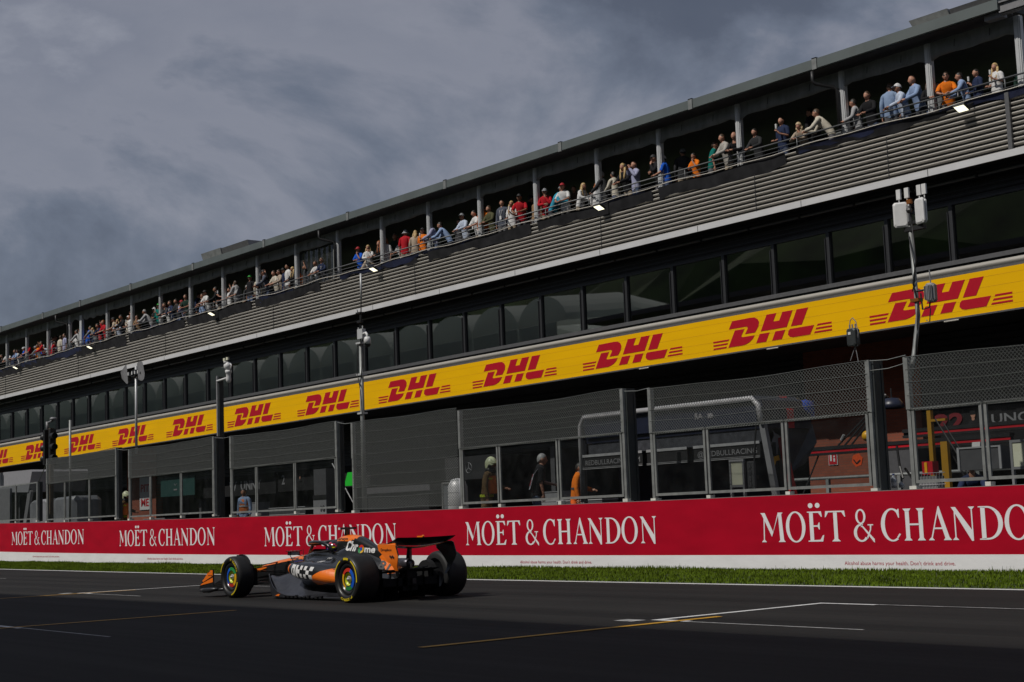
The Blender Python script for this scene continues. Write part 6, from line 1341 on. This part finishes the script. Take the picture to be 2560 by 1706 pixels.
def body_ring(prof, nsub=5):
    o = []
    n = len(prof)
    for i in range(n - 1):
        a, b_, c, d = prof[max(i - 1, 0)], prof[i], prof[i + 1], prof[min(i + 2, n - 1)]
        for k in range(nsub):
            t = k / nsub; o.append((cr(a[0], b_[0], c[0], d[0], t), cr(a[1], b_[1], c[1], d[1], t)))
    o.append(prof[-1]); o = [(max(0, y), z) for y, z in o]
    return o + [(-y, z) for y, z in reversed(o[1:-1])]
stn = []
for i in range(len(ST) - 1):
    sub = max(2, int((ST[i][0] - ST[i + 1][0]) / .035))
    for k in range(sub):
        t = k / sub; idx = [max(i - 1, 0), i, i + 1, min(i + 2, len(ST) - 1)]
        f = ST[i][0] + (ST[i + 1][0] - ST[i][0]) * t; tt = t
        lin = (ST[i][0] > 2.2 and ST[i][0] < 2.4)
        pr = []
        for q in range(12):
            P = [ST[j][1][q] for j in idx]
            if lin or ST[i][0] in (1.75,): pr.append(tuple(P[1][c] + (P[2][c] - P[1][c]) * t for c in (0, 1)))
            else: pr.append(tuple(cr(P[0][c], P[1][c], P[2][c], P[3][c], tt) for c in (0, 1)))
        stn.append((f, pr))
stn.append(ST[-1])
b = MB(); b.loft([[(f, y, z) for y, z in body_ring(p)] for f, p in stn])
def topz(f):
    for i in range(len(ST) - 1):
        if ST[i][0] >= f >= ST[i + 1][0]:
            t = (ST[i][0] - f) / (ST[i][0] - ST[i + 1][0]); return ST[i][1][-1][1] * (1 - t) + ST[i + 1][1][-1][1] * t
    return .7
def bodycol(f, y, z):
    ay = abs(y)
    if f > 2.35:                                   # nose: orange upper, black below
        ztop = topz(f)
        if f > 4.55: return 1 if ay < .2 else 0
        if z > ztop - .062 and f > 2.5: return 1
        if f < 2.46 and z < .60 and z > .38 and ay > .28: return 1
        return 0
    return 2 if (z > .58 and f < 2.2) else 0
for k, fc in enumerate(b.f):
    c = [sum(b.v[i][q] for i in fc) / len(fc) for q in range(3)]; b.m[k] = bodycol(*c)
body = cb(b, 'bodywork', [CARB, OR, DGREY], angle=40)
body_bvh = BVHTree.FromPolygons([Vector(v) for v in b.v], b.f)
# engine cover / airbox
EC = [(1.67, .115, .72, .985), (1.60, .128, .68, 1.005), (1.42, .142, .60, 1.028), (1.18, .142, .56, 1.02), (.95, .125, .52, .965), (.70, .095, .46, .865), (.45, .06, .42, .76), (.2, .03, .40, .64), (.0, .015, .40, .52)]
b = MB(); rr = []
EI = []
for i in range(len(EC) - 1):
    for k in range(4):
        t = k / 4; P = [EC[max(i - 1, 0)], EC[i], EC[i + 1], EC[min(i + 2, len(EC) - 1)]]; EI.append(tuple(cr(P[0][c], P[1][c], P[2][c], P[3][c], t) for c in range(4)))
EI.append(EC[-1])
for f, w, z0, z1 in EI:
    ring_ = []
    for j in range(28):
        a = 2 * pi * j / 28; cx_, sz_ = cos(a), sin(a); ex = .75
        y = w * math.copysign(abs(cx_) ** ex, cx_); z = (z0 + z1) / 2 + (z1 - z0) / 2 * math.copysign(abs(sz_) ** ex, sz_)
        y *= 1.0 + .45 * max(0, (z0 + z1) / 2 - z) / (z1 - z0)
        ring_.append((f, y, z))
    rr.append(ring_)
b.loft(rr)
for k, fc in enumerate(b.f):
    c = [sum(b.v[i][q] for i in fc) / len(fc) for q in range(3)]
    b.m[k] = 1 if (c[2] > .915 and c[0] > 1.18 + (c[2] - .915) * -1.5) else (1 if (c[0] < .62 and c[2] > .63 - (.62 - c[0]) * .3 and c[2] < .80) and False else 0)
    if c[0] > 1.655: b.m[k] = 2
ecov = cb(b, 'engine_cover', [DGREY, OR, M['blackmatte']], angle=40)
ec_bvh = BVHTree.FromPolygons([Vector(v) for v in b.v], b.f)
b = MB(); b.prism([(.75, .80), (.30, .80), (.05, .70), (-.02, .50), (.4, .50)], lambda u, v: (u, .008, v), lambda u, v: (u, -.008, v)); cb(b, 'cover_fin', CARB)
def decal(name, verts, faces, m, off=.004, both=False, target=None, step=.04):
    "lay flat marks on the side of the car: (f,z) points dropped on to the body surface"
    bm = bmesh.new(); vs = [bm.verts.new((f, 0, z)) for f, z in verts]
    for fc in faces:
        try: bm.faces.new([vs[i] for i in fc])
        except ValueError: pass
    bmesh.ops.triangulate(bm, faces=bm.faces)
    for _ in range(5):
        es = [e for e in bm.edges if e.calc_length() > step]
        if not es: break
        bmesh.ops.subdivide_edges(bm, edges=es, cuts=1); bmesh.ops.triangulate(bm, faces=bm.faces)
    kill = []
    for v in bm.verts:
        best = None
        for t in (target or (body_bvh, ec_bvh)):
            h = t.ray_cast(Vector((v.co.x, 1.5, v.co.z)), Vector((0, -1, 0)))
            if h[0] is not None and (best is None or h[0].y > best.y): best = h[0]
        if best is None: kill.append(v)
        else: v.co = Vector((v.co.x, best.y + off, v.co.z))
    bmesh.ops.delete(bm, geom=kill, context='VERTS')
    me = bpy.data.meshes.new(name); bm.to_mesh(me); bm.free(); me.materials.append(m); o = bpy.data.objects.new(name, me); COL.objects.link(o); o.parent = car; return o
def decal_text(name, s, f0, z0, h, w, m, slope=0.0, slant=0.0, **k):
    vs, fs, ww = text2d(s, **{q: k.pop(q) for q in list(k) if q in ('bold', 'shear', 'space')})
    return decal(name, [(f0 - x * w / ww, z0 + y * h + slope * (x * w / ww)) for x, y in vs], fs, m, **k)
RM = (.905, .795)
decal('orange_wedge', [(1.56, .235), (1.52, .32), (1.44, .395), (1.30, .46), (1.12, .497), (.9, .49), (.5, .45), (.5, .30), (1.0, .285), (1.40, .235)], [tuple(range(10))], OR, off=.003, target=(body_bvh,))
decal('orange_tail', [(.46, .66), (.36, .73), (.2, .66), (0, .54), (-.1, .42), (.12, .40), (.30, .52)], [tuple(range(7))], OR, off=.004)
decal('orange_lip', [(2.265, .36), (2.265, .61), (2.225, .60), (2.215, .37)], [(0, 1, 2, 3)], OR, off=.004, target=(body_bvh,))
# OKX style checker word on the sidepod
def okx():
    vs, fs = [], []
    def q(u0, v0, u1, v1):
        o = len(vs)
        for u, v in ((u0, v0), (u1, v0), (u1, v1), (u0, v1)): vs.append((2.10 - u * .66, .375 + v * .20 - u * .05))
        fs.append((o, o + 1, o + 2, o + 3))
    # O as block with slot, K and X as checks
    q(0, 0, .20, .28); q(0, .72, .20, 1); q(0, .28, .065, .72); q(.135, .28, .20, .72)
    q(.24, 0, .33, 1); q(.33, .35, .43, .68); q(.43, .68, .53, 1); q(.43, 0, .53, .35)
    q(.60, .68, .70, 1); q(.60, 0, .70, .35); q(.70, .35, .82, .68); q(.82, .68, .95, 1); q(.82, 0, .95, .35)
    return vs, fs
vs, fs = okx(); decal('sponsor_mark', vs, fs, WLET)
decal_text('sponsor_lettering', 'Chr', 1.29, .785, .145, .31, WLET, slope=-.07, bold=.035, target=(ec_bvh, body_bvh))
decal_text('sponsor_lettering', 'me', .825, .745, .10, .25, WLET, slope=-.06, bold=.035)
for a0, a1, m in ((R_(30), R_(150), RDD), (R_(150), R_(270), GRN), (R_(-90), R_(30), YLD)):
    vs = []; n = 8
    for k in range(n + 1):
        a = a0 + (a1 - a0) * k / n; vs += [(RM[0] - .068 * cos(a), RM[1] + .068 * sin(a)), (RM[0] - .03 * cos(a), RM[1] + .03 * sin(a))]
    decal('round_mark', vs, [(2 * k, 2 * k + 2, 2 * k + 3, 2 * k + 1) for k in range(n)], m)
decal('round_mark', [(RM[0] + .028 * cos(k * pi / 6), RM[1] + .028 * sin(k * pi / 6)) for k in range(12)], [tuple(range(12))], BLU, off=.006)
decal_text('sponsor_lettering', 'cisco', 1.60, .60, .026, .10, WLET, bold=.03)
vs, fs = [], []
for k, hh in enumerate((.012, .022, .035, .02, .012, .02, .035, .022, .012)):
    o = len(vs); f0 = 1.61 - .014 * k; vs += [(f0, .645 - hh / 2 + .01), (f0 - .005, .645 - hh / 2 + .01), (f0 - .005, .645 + hh / 2 + .01), (f0, .645 + hh / 2 + .01)]; fs.append((o, o + 1, o + 2, o + 3))
decal('sponsor_mark', vs, fs, WLET)
decal('blue_panel', [(2.92, .50), (2.45, .47), (2.45, .63), (2.86, .60)], [(0, 1, 2, 3)], mat('decal_navy', (.02, .02, .12), .4))
decal_text('sponsor_lettering', 'DP W', 2.74, .535, .05, .26, WLET, bold=.02, off=.007)
decal_text('sponsor_lettering', 'android', 3.05, .635, .035, .34, CARB, bold=.02, off=.006)
decal_text('sponsor_lettering', 'airwyn', 1.62, .945, .045, .32, M['black'], bold=.02, target=(ec_bvh,))
decal_text('race_number', '81', .40, .50, .12, .24, M['black'], slope=-.35, bold=.03, off=.009)
# cockpit, halo, helmet area
b = MB(); b.lathe([(.001, 0), (1, 0)], (0, 0, 0), 'z', 20); b.v = [(2.13 + x * .40, y * .23, .735) for x, y, z in b.v]; cb(b, 'cockpit_opening', M['blackmatte'], recalc=False)
b = MB(); b.tube([(1.58, .17, .81), (1.72, .25, .775), (1.9, .28, .75), (2.1, .27, .745), (2.28, .2, .74)], .025, 6); b.tube([(1.58, -.17, .82), (1.72, -.25, .80), (1.9, -.28, .775), (2.1, -.27, .76), (2.28, -.2, .75)], .03, 6); cb(b, 'cockpit_padding', M['blackmatte'], smooth=True)
hp = [(1.56, .26, .76), (1.64, .29, .86), (1.85, .29, .915), (2.10, .26, .925), (2.36, .20, .915), (2.54, .11, .895), (2.62, 0, .885), (2.54, -.11, .895), (2.36, -.20, .915), (2.10, -.26, .925), (1.85, -.29, .915), (1.64, -.29, .86), (1.56, -.26, .76)]
b = MB(); b.tube(hp, [.036, .034, .030, .029, .030, .034, .037, .034, .030, .029, .030, .034, .036], 10); b.tube([(2.61, 0, .88), (2.70, 0, .78), (2.76, 0, .69)], [.024, .026, .03], 8); cb(b, 'halo', CARB, smooth=True)
b = MB(); b.add([(2.42, .18, .71), (2.66, 0, .72), (2.56, 0, .80), (2.38, .15, .79)], [(0, 1, 2, 3)]); b.add([(2.42, -.18, .71), (2.66, 0, .72), (2.56, 0, .80), (2.38, -.15, .79)], [(3, 2, 1, 0)]); cb(b, 'windscreen', CARB, recalc=False)
# mirrors, tcam
for s in (1, -1):
    b = MB(); b.obox((2.42, s * .50, .745), (.05, 0, 0), (0, .09, 0), (0, 0, .03)); b.bar((2.40, s * .44, .72), (2.36, s * .30, .68), .02, .012); b.bar((2.45, s * .56, .72), (2.40, s * .5, .58), .012, .01); b.obox((2.42, s * .50, .785), (.08, 0, 0), (0, .11, 0), (0, 0, .006)); mr = cb(b, 'wing_mirror', CARB)
    b = MB(); b.obox((2.365, s * .50, .745), (.003, 0, 0), (0, .075, 0), (0, 0, .022)); p = cb(b, 'mirror_glass', M['silver']); p.parent = mr
b = MB(); b.obox((1.50, 0, 1.135), (.045, 0, 0), (0, .15, 0), (0, 0, .018)); b.tube([(1.52, 0, 1.0), (1.50, 0, 1.13)], [.05, .05], 8, flat=.6); b.tube([(1.48, 0, 1.13), (1.47, 0, 1.19)], .005, 4); b.tube([(1.5, .03, 1.14), (1.5, .03, 1.17)], .012, 5); tcam = cb(b, 'roof_camera', CARB)
b = MB(); b.box(1.48, 1.54, .145, .155, 1.115, 1.15); p = cb(b, 'camera_face', WLET); p.parent = tcam
b = MB(); b.tube([(2.78, .10, .69), (2.79, .10, .80)], .006, 5); cb(b, 'aerial', M['black'])
# floor
b = MB(); rr = []
for f, yo, zo, yi, zi in ((3.14, .55, .36, .25, .36), (3.0, .62, .30, .25, .40), (2.8, .68, .20, .3, .42), (2.6, .74, .12, .34, .40), (2.4, .77, .075, .36, .37), (2.1, .78, .055, .38, .30), (1.7, .78, .05, .40, .22), (1.3, .76, .05, .40, .16), (.9, .70, .05, .36, .13), (.5, .62, .055, .3, .12), (.1, .56, .06, .25, .12)):
    pr = []
    for k in range(9):
        t = k / 8; e = t ** 1.6 if f < 2.7 else t; pr.append((f, yo + (yi - yo) * t, zo + (zi - zo) * e + .018 * sin(t * 9 + f * 4) * (1 - t) * (f > 1.6)))
    pr2 = [(x, y, z - .02) for x, y, z in reversed(pr)]; rr.append(pr + pr2)
b.loft(rr); n0 = len(b.v); b2 = MB(); b2.loft([[(x, -y, z) for x, y, z in r] for r in rr]); b.add(b2.v, b2.f); cb(b, 'floor', FLOORC, smooth=True)
for s in (1, -1):
    b = MB(); rr = []
    for f, y, z0, z1 in ((3.22, .52, .30, .40), (3.05, .60, .14, .36), (2.85, .70, .06, .30), (2.65, .76, .035, .20), (2.45, .79, .03, .12), (2.2, .80, .03, .07)): rr.append([(f, s * y, z0), (f, s * (y + .012), z0), (f, s * (y + .02), z1), (f, s * (y + .008), z1)])
    b.loft(rr); cb(b, 'floor_fence', FLOORC)
    b = MB(); b.prism([(2.52, .055), (2.40, .05), (2.36, .08), (2.42, .085)], lambda u, v: (u, s * .815, v), lambda u, v: (u, s * .805, v)); cb(b, 'orange_tab', OR)
    b = MB()
    for k in range(9): b.box(2.1 - .13 * k, 2.16 - .13 * k, min(s * .76, s * .80), max(s * .76, s * .80), .03, .05 + .012 * (k % 3))
    b.box(.05, 2.3, min(s * .72, s * .775), max(s * .72, s * .775), .03, .045); cb(b, 'floor_edge', CARB)
b = MB(); b.box(.0, 3.0, -.3, .3, .03, .06); cb(b, 'plank', M['blackmatte'])
b = MB(); rr = []
for f, w, z0, z1 in ((.35, .5, .05, .14), (0.0, .52, .10, .22), (-.3, .53, .22, .34)): rr.append([(f, -w, z0), (f, w, z0), (f, w, z1), (f, -w, z1)])
b.loft(rr)
for y in (-.53, .53, -.25, .25, 0): b.add([(.3, y, .03), (-.34, y, .03), (-.34, y, .36), (.3, y, .12)], [(0, 1, 2, 3)])
cb(b, 'diffuser', M['blackmatte'], recalc=False)
b = MB(); b.box(-.36, -.1, -.09, .09, .22, .46); b.box(-.30, .3, -.14, .14, .14, .40); b.tube([(-.15, 0, .56), (-.30, 0, .55)], [.07, .06], 12); cb(b, 'gearbox', M['blackmatte'])
b = MB(); b.tube([(-.02, 0, .55), (-.22, 0, .56), (-.34, 0, .555)], [.095, .085, .07], 14); cb(b, 'exhaust', mat('exhaust', (.08, .075, .09), .35, metal=.6), smooth=True)
b = MB(); b.box(-.42, -.38, -.035, .035, .25, .33); cb(b, 'rain_light', M['black'])
# wheels
def wheel(f, side, r, w, name, sectors, front):
    s = 1 if side > 0 else -1; y_o = 1.0 if s > 0 else -1.11; root = car
    W_ = w; prof = []
    def P(rr_, d): return (rr_, y_o - s * d)      # d = depth inwards from the outer face
    sh = .055
    tprof = [P(.245, .045), P(.255, .02), P(.29, .006), P(r - .05, .004), P(r - .022, .018), P(r - .006, .045), P(r, .085), P(r, W_ - .085), P(r - .006, W_ - .045), P(r - .022, W_ - .018), P(r - .05, W_ - .004), P(.25, W_)]
    b = MB(); b.lathe(tprof, (f, 0, r), 'y', 56)
    for k, fc in enumerate(b.f):
        d = abs((sum(b.v[i][1] for i in fc) / len(fc)) - y_o); b.m[k] = 1 if d < .03 else 0
    ty = cb(b, 'tyre', [TYRE, TYREW], smooth=True)
    b = MB(); b.lathe([P(.245, .045), P(.235, .03), P(.19, .055), P(.185, .07), P(.10, .055), P(.095, .11), P(.001, .12)], (f, 0, r), 'y', 48); rim = cb(b, 'rim', CARB, smooth=True); rim.parent = ty
    b = MB(); b.lathe([P(.24, W_ - .01), P(.2, W_ - .05), P(.001, W_ - .05)], (f, 0, r), 'y', 32); p = cb(b, 'wheel_back', CARB, smooth=True); p.parent = ty
    b = MB(); b.lathe([P(.172, .052), P(.118, .044)], (f, 0, r), 'y', 48)
    for k, fc in enumerate(b.f):
        c = [sum(b.v[i][q] for i in fc) / len(fc) for q in range(3)]; a = math.degrees(math.atan2(c[2] - r, -(c[0] - f))) % 360   # 0 = image right
        b.m[k] = [i for i, (a0, a1) in enumerate(sectors) if (a - a0) % 360 < (a1 - a0) % 360][0]
    p = cb(b, 'ring_cover', [RDD, GRN, YLD, BLU], recalc=True); p.parent = ty
    b = MB(); b.lathe([P(.098, .050), P(.085, .075), P(.058, .085)], (f, 0, r), 'y', 36); p = cb(b, 'hub_dish', LIMEC, smooth=True); p.parent = ty
    b = MB(); b.lathe([P(.05, .08), P(.05, .06), P(.02, .05), P(.02, .03), P(.001, .03)], (f, 0, r), 'y', 16)
    for k in range(3): b.ball((f + .035 * cos(k * 2.1), y_o - s * .055, r + .035 * sin(k * 2.1)), .012, 6)
    p = cb(b, 'wheel_nut', M['silver'], smooth=True); p.parent = ty
    # sidewall markings
    if s > 0:
        b = MB()
        def arc(a0, a1, r0, r1, n=14):
            o = len(b.v)
            for k in range(n + 1):
                a = R_(a0 + (a1 - a0) * k / n); b.v += [(f - r0 * cos(a), y_o + .002 - .003 * 0, r + r0 * sin(a)), (f - r1 * cos(a), y_o - .001, r + r1 * sin(a))]
            for k in range(n): b.f.append((o + 2 * k, o + 2 * k + 2, o + 2 * k + 3, o + 2 * k + 1)); b.m.append(0)
        R0, R1 = r - .058, r - .036
        a1_, a2_, tx, tx2 = (-75, -15, 45, 210) if front else (-8, 62, -85, 100)
        arc(a1_, a2_, R0, R1); arc(*((165, 125) if front else (118, 172)), R0, R1)
        if not front: arc(75, 100, r - .065, r - .03)
        for start, txt in ((80 if front else -55, 'P ZERO'),):
            vs, fs, ww = text2d(txt, bold=.03); span = 62; hgt_ = .034
            m = len(b.v); 
            for x, y in vs:
                a = R_(start - span * (x / ww)) if front else R_(start - span * (x / ww)); rad = (r - .066) + y * hgt_ if True else 0
                b.v.append((f - rad * cos(a), y_o + .002, r + rad * sin(a)))
            for fc in fs: b.f.append(tuple(i + m for i in fc)); b.m.append(0)
        p = cb(b, 'tyre_marking', YEL, recalc=False); p.parent = ty
    return ty
FR, RRr = .358, .362
secF = [(235, 300), (20, 110), (300, 20), (110, 235)]; secR = [(70, 150), (240, 310), (150, 240), (310, 70)]
wheel(3.80, 1, FR, .32, 'front', secF, True); wheel(3.80, -1, FR, .32, 'front', secF, True)
wheel(0.0, 1, RRr, .42, 'rear', secR, False); wheel(0.0, -1, RRr, .42, 'rear', secR, False)
# wheel-wake winglets over the front tyres, brake ducts, suspension
for s in (1, -1):
    b = MB(); rr = []
    for k in range(8):
        a = R_(118 - 12 * k); rad = .385 if k < 7 else .375; yc = s * .74
        rr.append([(3.80 + rad * cos(pi - a) * 1.0, yc - .012, .36 + rad * sin(a) + (.03 if k == 0 else 0)), (3.80 + rad * cos(pi - a), yc + .012, .36 + rad * sin(a) + (.03 if k == 0 else 0)), (3.80 + (rad - .07) * cos(pi - a), yc + .012, .36 + (rad - .07) * sin(a)), (3.80 + (rad - .07) * cos(pi - a), yc - .012, .36 + (rad - .07) * sin(a))])
    b.loft(rr); cb(b, 'tyre_winglet', CARB)
    for fx, yy_, w in ((3.80, .60, .08), (0.0, .50, .08)):
        b = MB(); b.lathe([(.001, s * yy_), (.23, s * yy_), (.24, s * (yy_ + w)), (.001, s * (yy_ + w))], (fx, 0, .36), 'y', 24); b.box(fx - .20, fx + .16, min(s * (yy_ - .05), s * yy_), max(s * (yy_ - .05), s * yy_), .2, .48); cb(b, 'brake_duct', M['blackmatte'])
    b = MB()
    for p0, p1, w in (((3.95, s * .62, .50), (3.55, s * .16, .58), .035), ((3.65, s * .62, .48), (3.05, s * .20, .60), .035), ((3.95, s * .62, .20), (3.6, s * .14, .34), .035), ((3.65, s * .62, .20), (2.95, s * .2, .33), .035), ((3.72, s * .60, .46), (3.2, s * .18, .40), .03), ((3.72, s * .6, .42), (3.35, s * .17, .44), .022)):
        b = MB(); b.bar(p0, p1, w * 1.6, w * .45); cb(b, 'suspension_arm', CARB)
    for p0, p1, w in (((.12, s * .55, .50), (.75, s * .18, .48), .035), ((-.08, s * .55, .50), (.1, s * .1, .44), .035), ((.1, s * .55, .22), (.8, s * .2, .2), .035), ((-.1, s * .55, .22), (-.05, s * .1, .22), .035), ((0, s * .55, .36), (0, s * .1, .30), .06)):
        b = MB(); b.bar(p0, p1, w * 1.5, w * .5); cb(b, 'suspension_arm', CARB)
    b = MB(); b.bar((3.95, s * .17, .50), (4.55, s * .135, .40), .02, .05); cb(b, 'orange_flash', OR)
# bargeboards / clutter under the nose
b = MB()
for k in range(5): b.add([(3.5 - .12 * k, .18 + .08 * k, .30 - .02 * k), (3.0 - .1 * k, .22 + .09 * k, .28 - .02 * k), (3.0 - .1 * k, .24 + .09 * k, .12 - .01 * k), (3.5 - .12 * k, .2 + .08 * k, .16)], [(0, 1, 2, 3)])
for k in range(3): b.bar((3.7, .1, .12 + .05 * k), (2.7, .6, .10 + .05 * k), .05, .006)
cb(b, 'guide_vanes', FLOORC, recalc=False)
b = MB(); b.box(2.5, 3.4, -.25, .25, .10, .3); cb(b, 'tea_tray', M['blackmatte'])
# front wing
b = MB()
for s in (1, -1):
    for lay in range(4):
        rr = []
        for k in range(9):
            t = k / 8; y = s * (.02 + .93 * t); ff = 5.02 - .13 * lay - .10 * t - .05 * t * lay; zz = .10 + .05 * lay + .06 * (1 - t) + .01 * lay * (1 - t); ch = .15
            rr.append([(ff, y, zz - .005), (ff - ch, y, zz + .038), (ff - ch, y, zz + .046), (ff, y, zz + .006)])
        b.loft(rr)
fw = cb(b, 'front_wing', CARB)
for s in (1, -1):
    b = MB(); yo = s * .985
    pl = [(4.97, .085), (4.97, .19), (4.86, .26), (4.62, .44), (4.52, .485), (4.42, .49), (4.42, .10), (4.60, .07)]
    b.prism(pl, lambda u, v: (u, yo - s * .008, v), lambda u, v: (u, yo - s * .018, v)); ep = cb(b, 'front_endplate', CARB); 
    o_ = .0
    b = MB(); b.add([(4.93, yo, .215), (4.84, yo, .285), (4.82, yo, .26), (4.44, yo, .215 + .16), (4.44, yo, .475), (4.53, yo, .472), (4.63, yo, .425), (4.78, yo, .315)], [(1, 7, 6, 5, 4, 3, 2)]); b.add([(4.93, yo, .20), (4.86, yo, .235), (4.44, yo, .345), (4.44, yo, .265)], [(0, 1, 2, 3)]); p = cb(b, 'orange_panel', OR, recalc=False); p.parent = ep
    b = MB(); b.tube([(4.90, s * .98, .12), (4.75, s * 1.0, .115), (4.5, s * .99, .13), (4.3, s * .96, .15)], [.03, .045, .04, .02], 8); b.tube([(4.55, s * .93, .12), (4.2, s * .8, .14)], .03, 6); cb(b, 'wing_foot', FLOORC, smooth=True)
vs, fs, ww = text2d('workday', bold=.01)
b = MB(); b.add([(4.62 - x / ww * .17, .988, .372 + y * .022) for x, y in vs], fs); b.tube([(4.555 - .045 * cos(t * pi / 8), .988, .425 + .028 * sin(t * pi / 8)) for t in range(9)], .003, 4); cb(b, 'sponsor_lettering', M['black'], recalc=False)
# rear wing
def rwing(y0, y1, prof, name, m):
    b = MB(); rr = []
    for k in range(21):
        t = -1 + 2 * k / 20; y = (y1) * t; dip = .075 * (1 - t * t) ** 1.0
        rr.append([(f, y, z - dip * k2) for f, z, k2 in prof])
    b.loft(rr); return cb(b, name, m, angle=35)
RWH = .55
main = rwing(-RWH, RWH, [(-.28, .875, 1), (-.38, .865, 1), (-.56, .885, .9), (-.57, .892, .9), (-.38, .885, 1), (-.28, .89, 1)], 'rear_wing_main', CARB)
flap = rwing(-RWH, RWH, [(-.54, .888, .7), (-.64, .905, .5), (-.78, .965, .12), (-.79, .975, .12), (-.64, .925, .45), (-.54, .90, .7)], 'rear_wing_flap', CARB)
b = MB(); pts = []
for k in range(21):
    t = -1 + 2 * k / 20; pts.append((-.577, RWH * t * .99, .886 - .0 - .068 * (1 - t * t)))
b.tube(pts, .006, 5); cb(b, 'wing_pinstripe', OR)
for y0 in (.30, -.12):
    vs, fs, ww = text2d('OXXO', bold=.02); b = MB()
    def rearpos(u, v):
        y = y0 - u; t = y / RWH; dd = .075 * (1 - t * t); z = .915 + v - dd * .3; f = -.655 - (z + dd * .3 - .915) * 1.9
        return (f - .012, y, z)
    b.add([rearpos(x / ww * .24, y * .035) for x, y in vs], fs); cb(b, 'wing_lettering', M['greyd'], recalc=False)
b = MB(); b.bar((-.60, .02, .86), (-.72, .02, .99), .03, .03); b.obox((-.62, 0, .965), (.07, 0, 0), (0, .02, 0), (0, 0, .02)); cb(b, 'flap_actuator', OR)
for s in (1, -1):
    b = MB(); y = s * RWH
    rings_ = []
    for z, fa, fb_, dy in ((.89, -.26, -.70, -.02), (.87, -.24, -.73, -.0), (.78, -.27, -.77, .0), (.70, -.40, -.80, .0), (.62, -.50, -.77, -.01), (.54, -.60, -.72, -.03), (.47, -.62, -.70, -.06), (.38, -.60, -.66, -.10)):
        yy_ = y + s * dy; rings_.append([(fa, yy_ - s * .006, z), (fb_, yy_ - s * .006, z), (fb_, yy_ + s * .006, z), (fa, yy_ + s * .006, z)])
    b.loft(rings_)
    for k, fc in enumerate(b.f):
        c = [sum(b.v[i][q] for i in fc) / len(fc) for q in range(3)]
        b.m[k] = 1 if (c[2] > .42 and s * (c[1]) > RWH - .07 + .0 and all(abs(b.v[i][1]) >= abs(yy_) - 1 for i in fc) and s * c[1] > (s * (y + s * 0) - .055)) else 0
    ep = cb(b, 'rear_endplate', [CARB, OR if s > 0 else CARB], angle=30)
    if s > 0:
        vs, fs, ww = text2d('Dropbox', bold=.01); b = MB(); b.add([(-.34 - x / ww * .30, RWH + .012, .775 + y * .04) for x, y in vs], fs); b.bar((-.58, RWH + .01, .70), (-.63, RWH + .01, .67), .03, .004, up=(0, 1, 0)); b.bar((-.64, RWH + .01, .70), (-.69, RWH + .01, .67), .03, .004, up=(0, 1, 0)); p = cb(b, 'sponsor_lettering', M['black'], recalc=False); p.parent = ep
        b = MB(); b.bar((-.755, RWH + .009, .85), (-.82, RWH + .009, .70), .03, .004, up=(0, 1, 0)); p = cb(b, 'black_edge', CARB); p.parent = ep
b = MB(); b.tube([(-.22, 0, .40), (-.25, 0, .6), (-.30, 0, .80)], .04, 8, flat=.35); b.box(-.34, -.30, -.02, .02, .4, .8); cb(b, 'wing_pillar', CARB)
b = MB(); rr = []
for k in range(9):
    t = -1 + k / 4; rr.append([(-.15, .5 * t, .42), (-.40, .5 * t, .47), (-.40, .5 * t, .48), (-.15, .5 * t, .44)])
b.loft(rr); cb(b, 'beam_wing', M['blackmatte'])
# the driver: a person of his own, seated in the cockpit
dme = skin_mesh('driver_body', [[((.0, 0, -.30), .15, .12), ((-.02, 0, -.12), .17, .12), ((-.06, 0, .02), .10, .09), ((-.04, 0, .10), .06, .06)], [((-.06, 0, .02), .10, .09), ((-.02, .17, -.02), .06, .06), ((.10, .22, -.20), .05, .05), ((.34, .12, -.16), .04, .04), ((.40, .10, -.12), .04, .03)], [((-.06, 0, .02), .10, .09), ((-.02, -.17, -.02), .06, .06), ((.10, -.22, -.20), .05, .05), ((.34, -.12, -.16), .04, .04), ((.40, -.10, -.12), .04, .03)]])
dme.materials.append(mat('race_suit', (.03, .03, .03), .7))
dr = bpy.data.objects.new('person', dme); COL.objects.link(dr); dr.rotation_euler = (0, 0, pi); dr.location = (CX - 1.93, CY, .705)
tag(dr, 'racing driver in a striped helmet seated in the cockpit of the racing car', 'person')
b = MB(); b.ball((.0, 0, .10), .135, 28, sc=(1.02, .92, .98)); b.ball((.05, 0, .055), .105, 20, sc=(1, .85, .7))
for k, fc in enumerate(b.f):
    c = [sum(b.v[i][q] for i in fc) / len(fc) for q in range(3)]; a = c[2] - .10 - .35 * c[0]
    b.m[k] = 1 if a > .105 else (0 if a > .085 else (1 if a > .055 else (2 if a > .035 else (0 if a > .0 else (3 if a > -.035 else (4 if a > -.06 else 2))))))
hm = b.build('helmet', [mat('helmet_pink', (.5, .02, .06), .2, coat=.8), mat('helmet_black', (.01, .01, .012), .2, coat=.8), mat('helmet_yellow', (.6, .55, .0), .2, coat=.8), mat('helmet_navy', (.01, .04, .3), .2, coat=.8), mat('helmet_redstripe', (.6, .02, .01), .2, coat=.8)], dr, smooth=True)
b = MB(); b.lathe([(.142, -.025), (.145, .015), (.14, .04)], (.006, 0, .115), 'z', 16, a0=-1.0, a1=1.0); p = b.build('visor', mat('visor', (.02, .02, .03), .08, coat=1), dr, smooth=True, recalc=False)
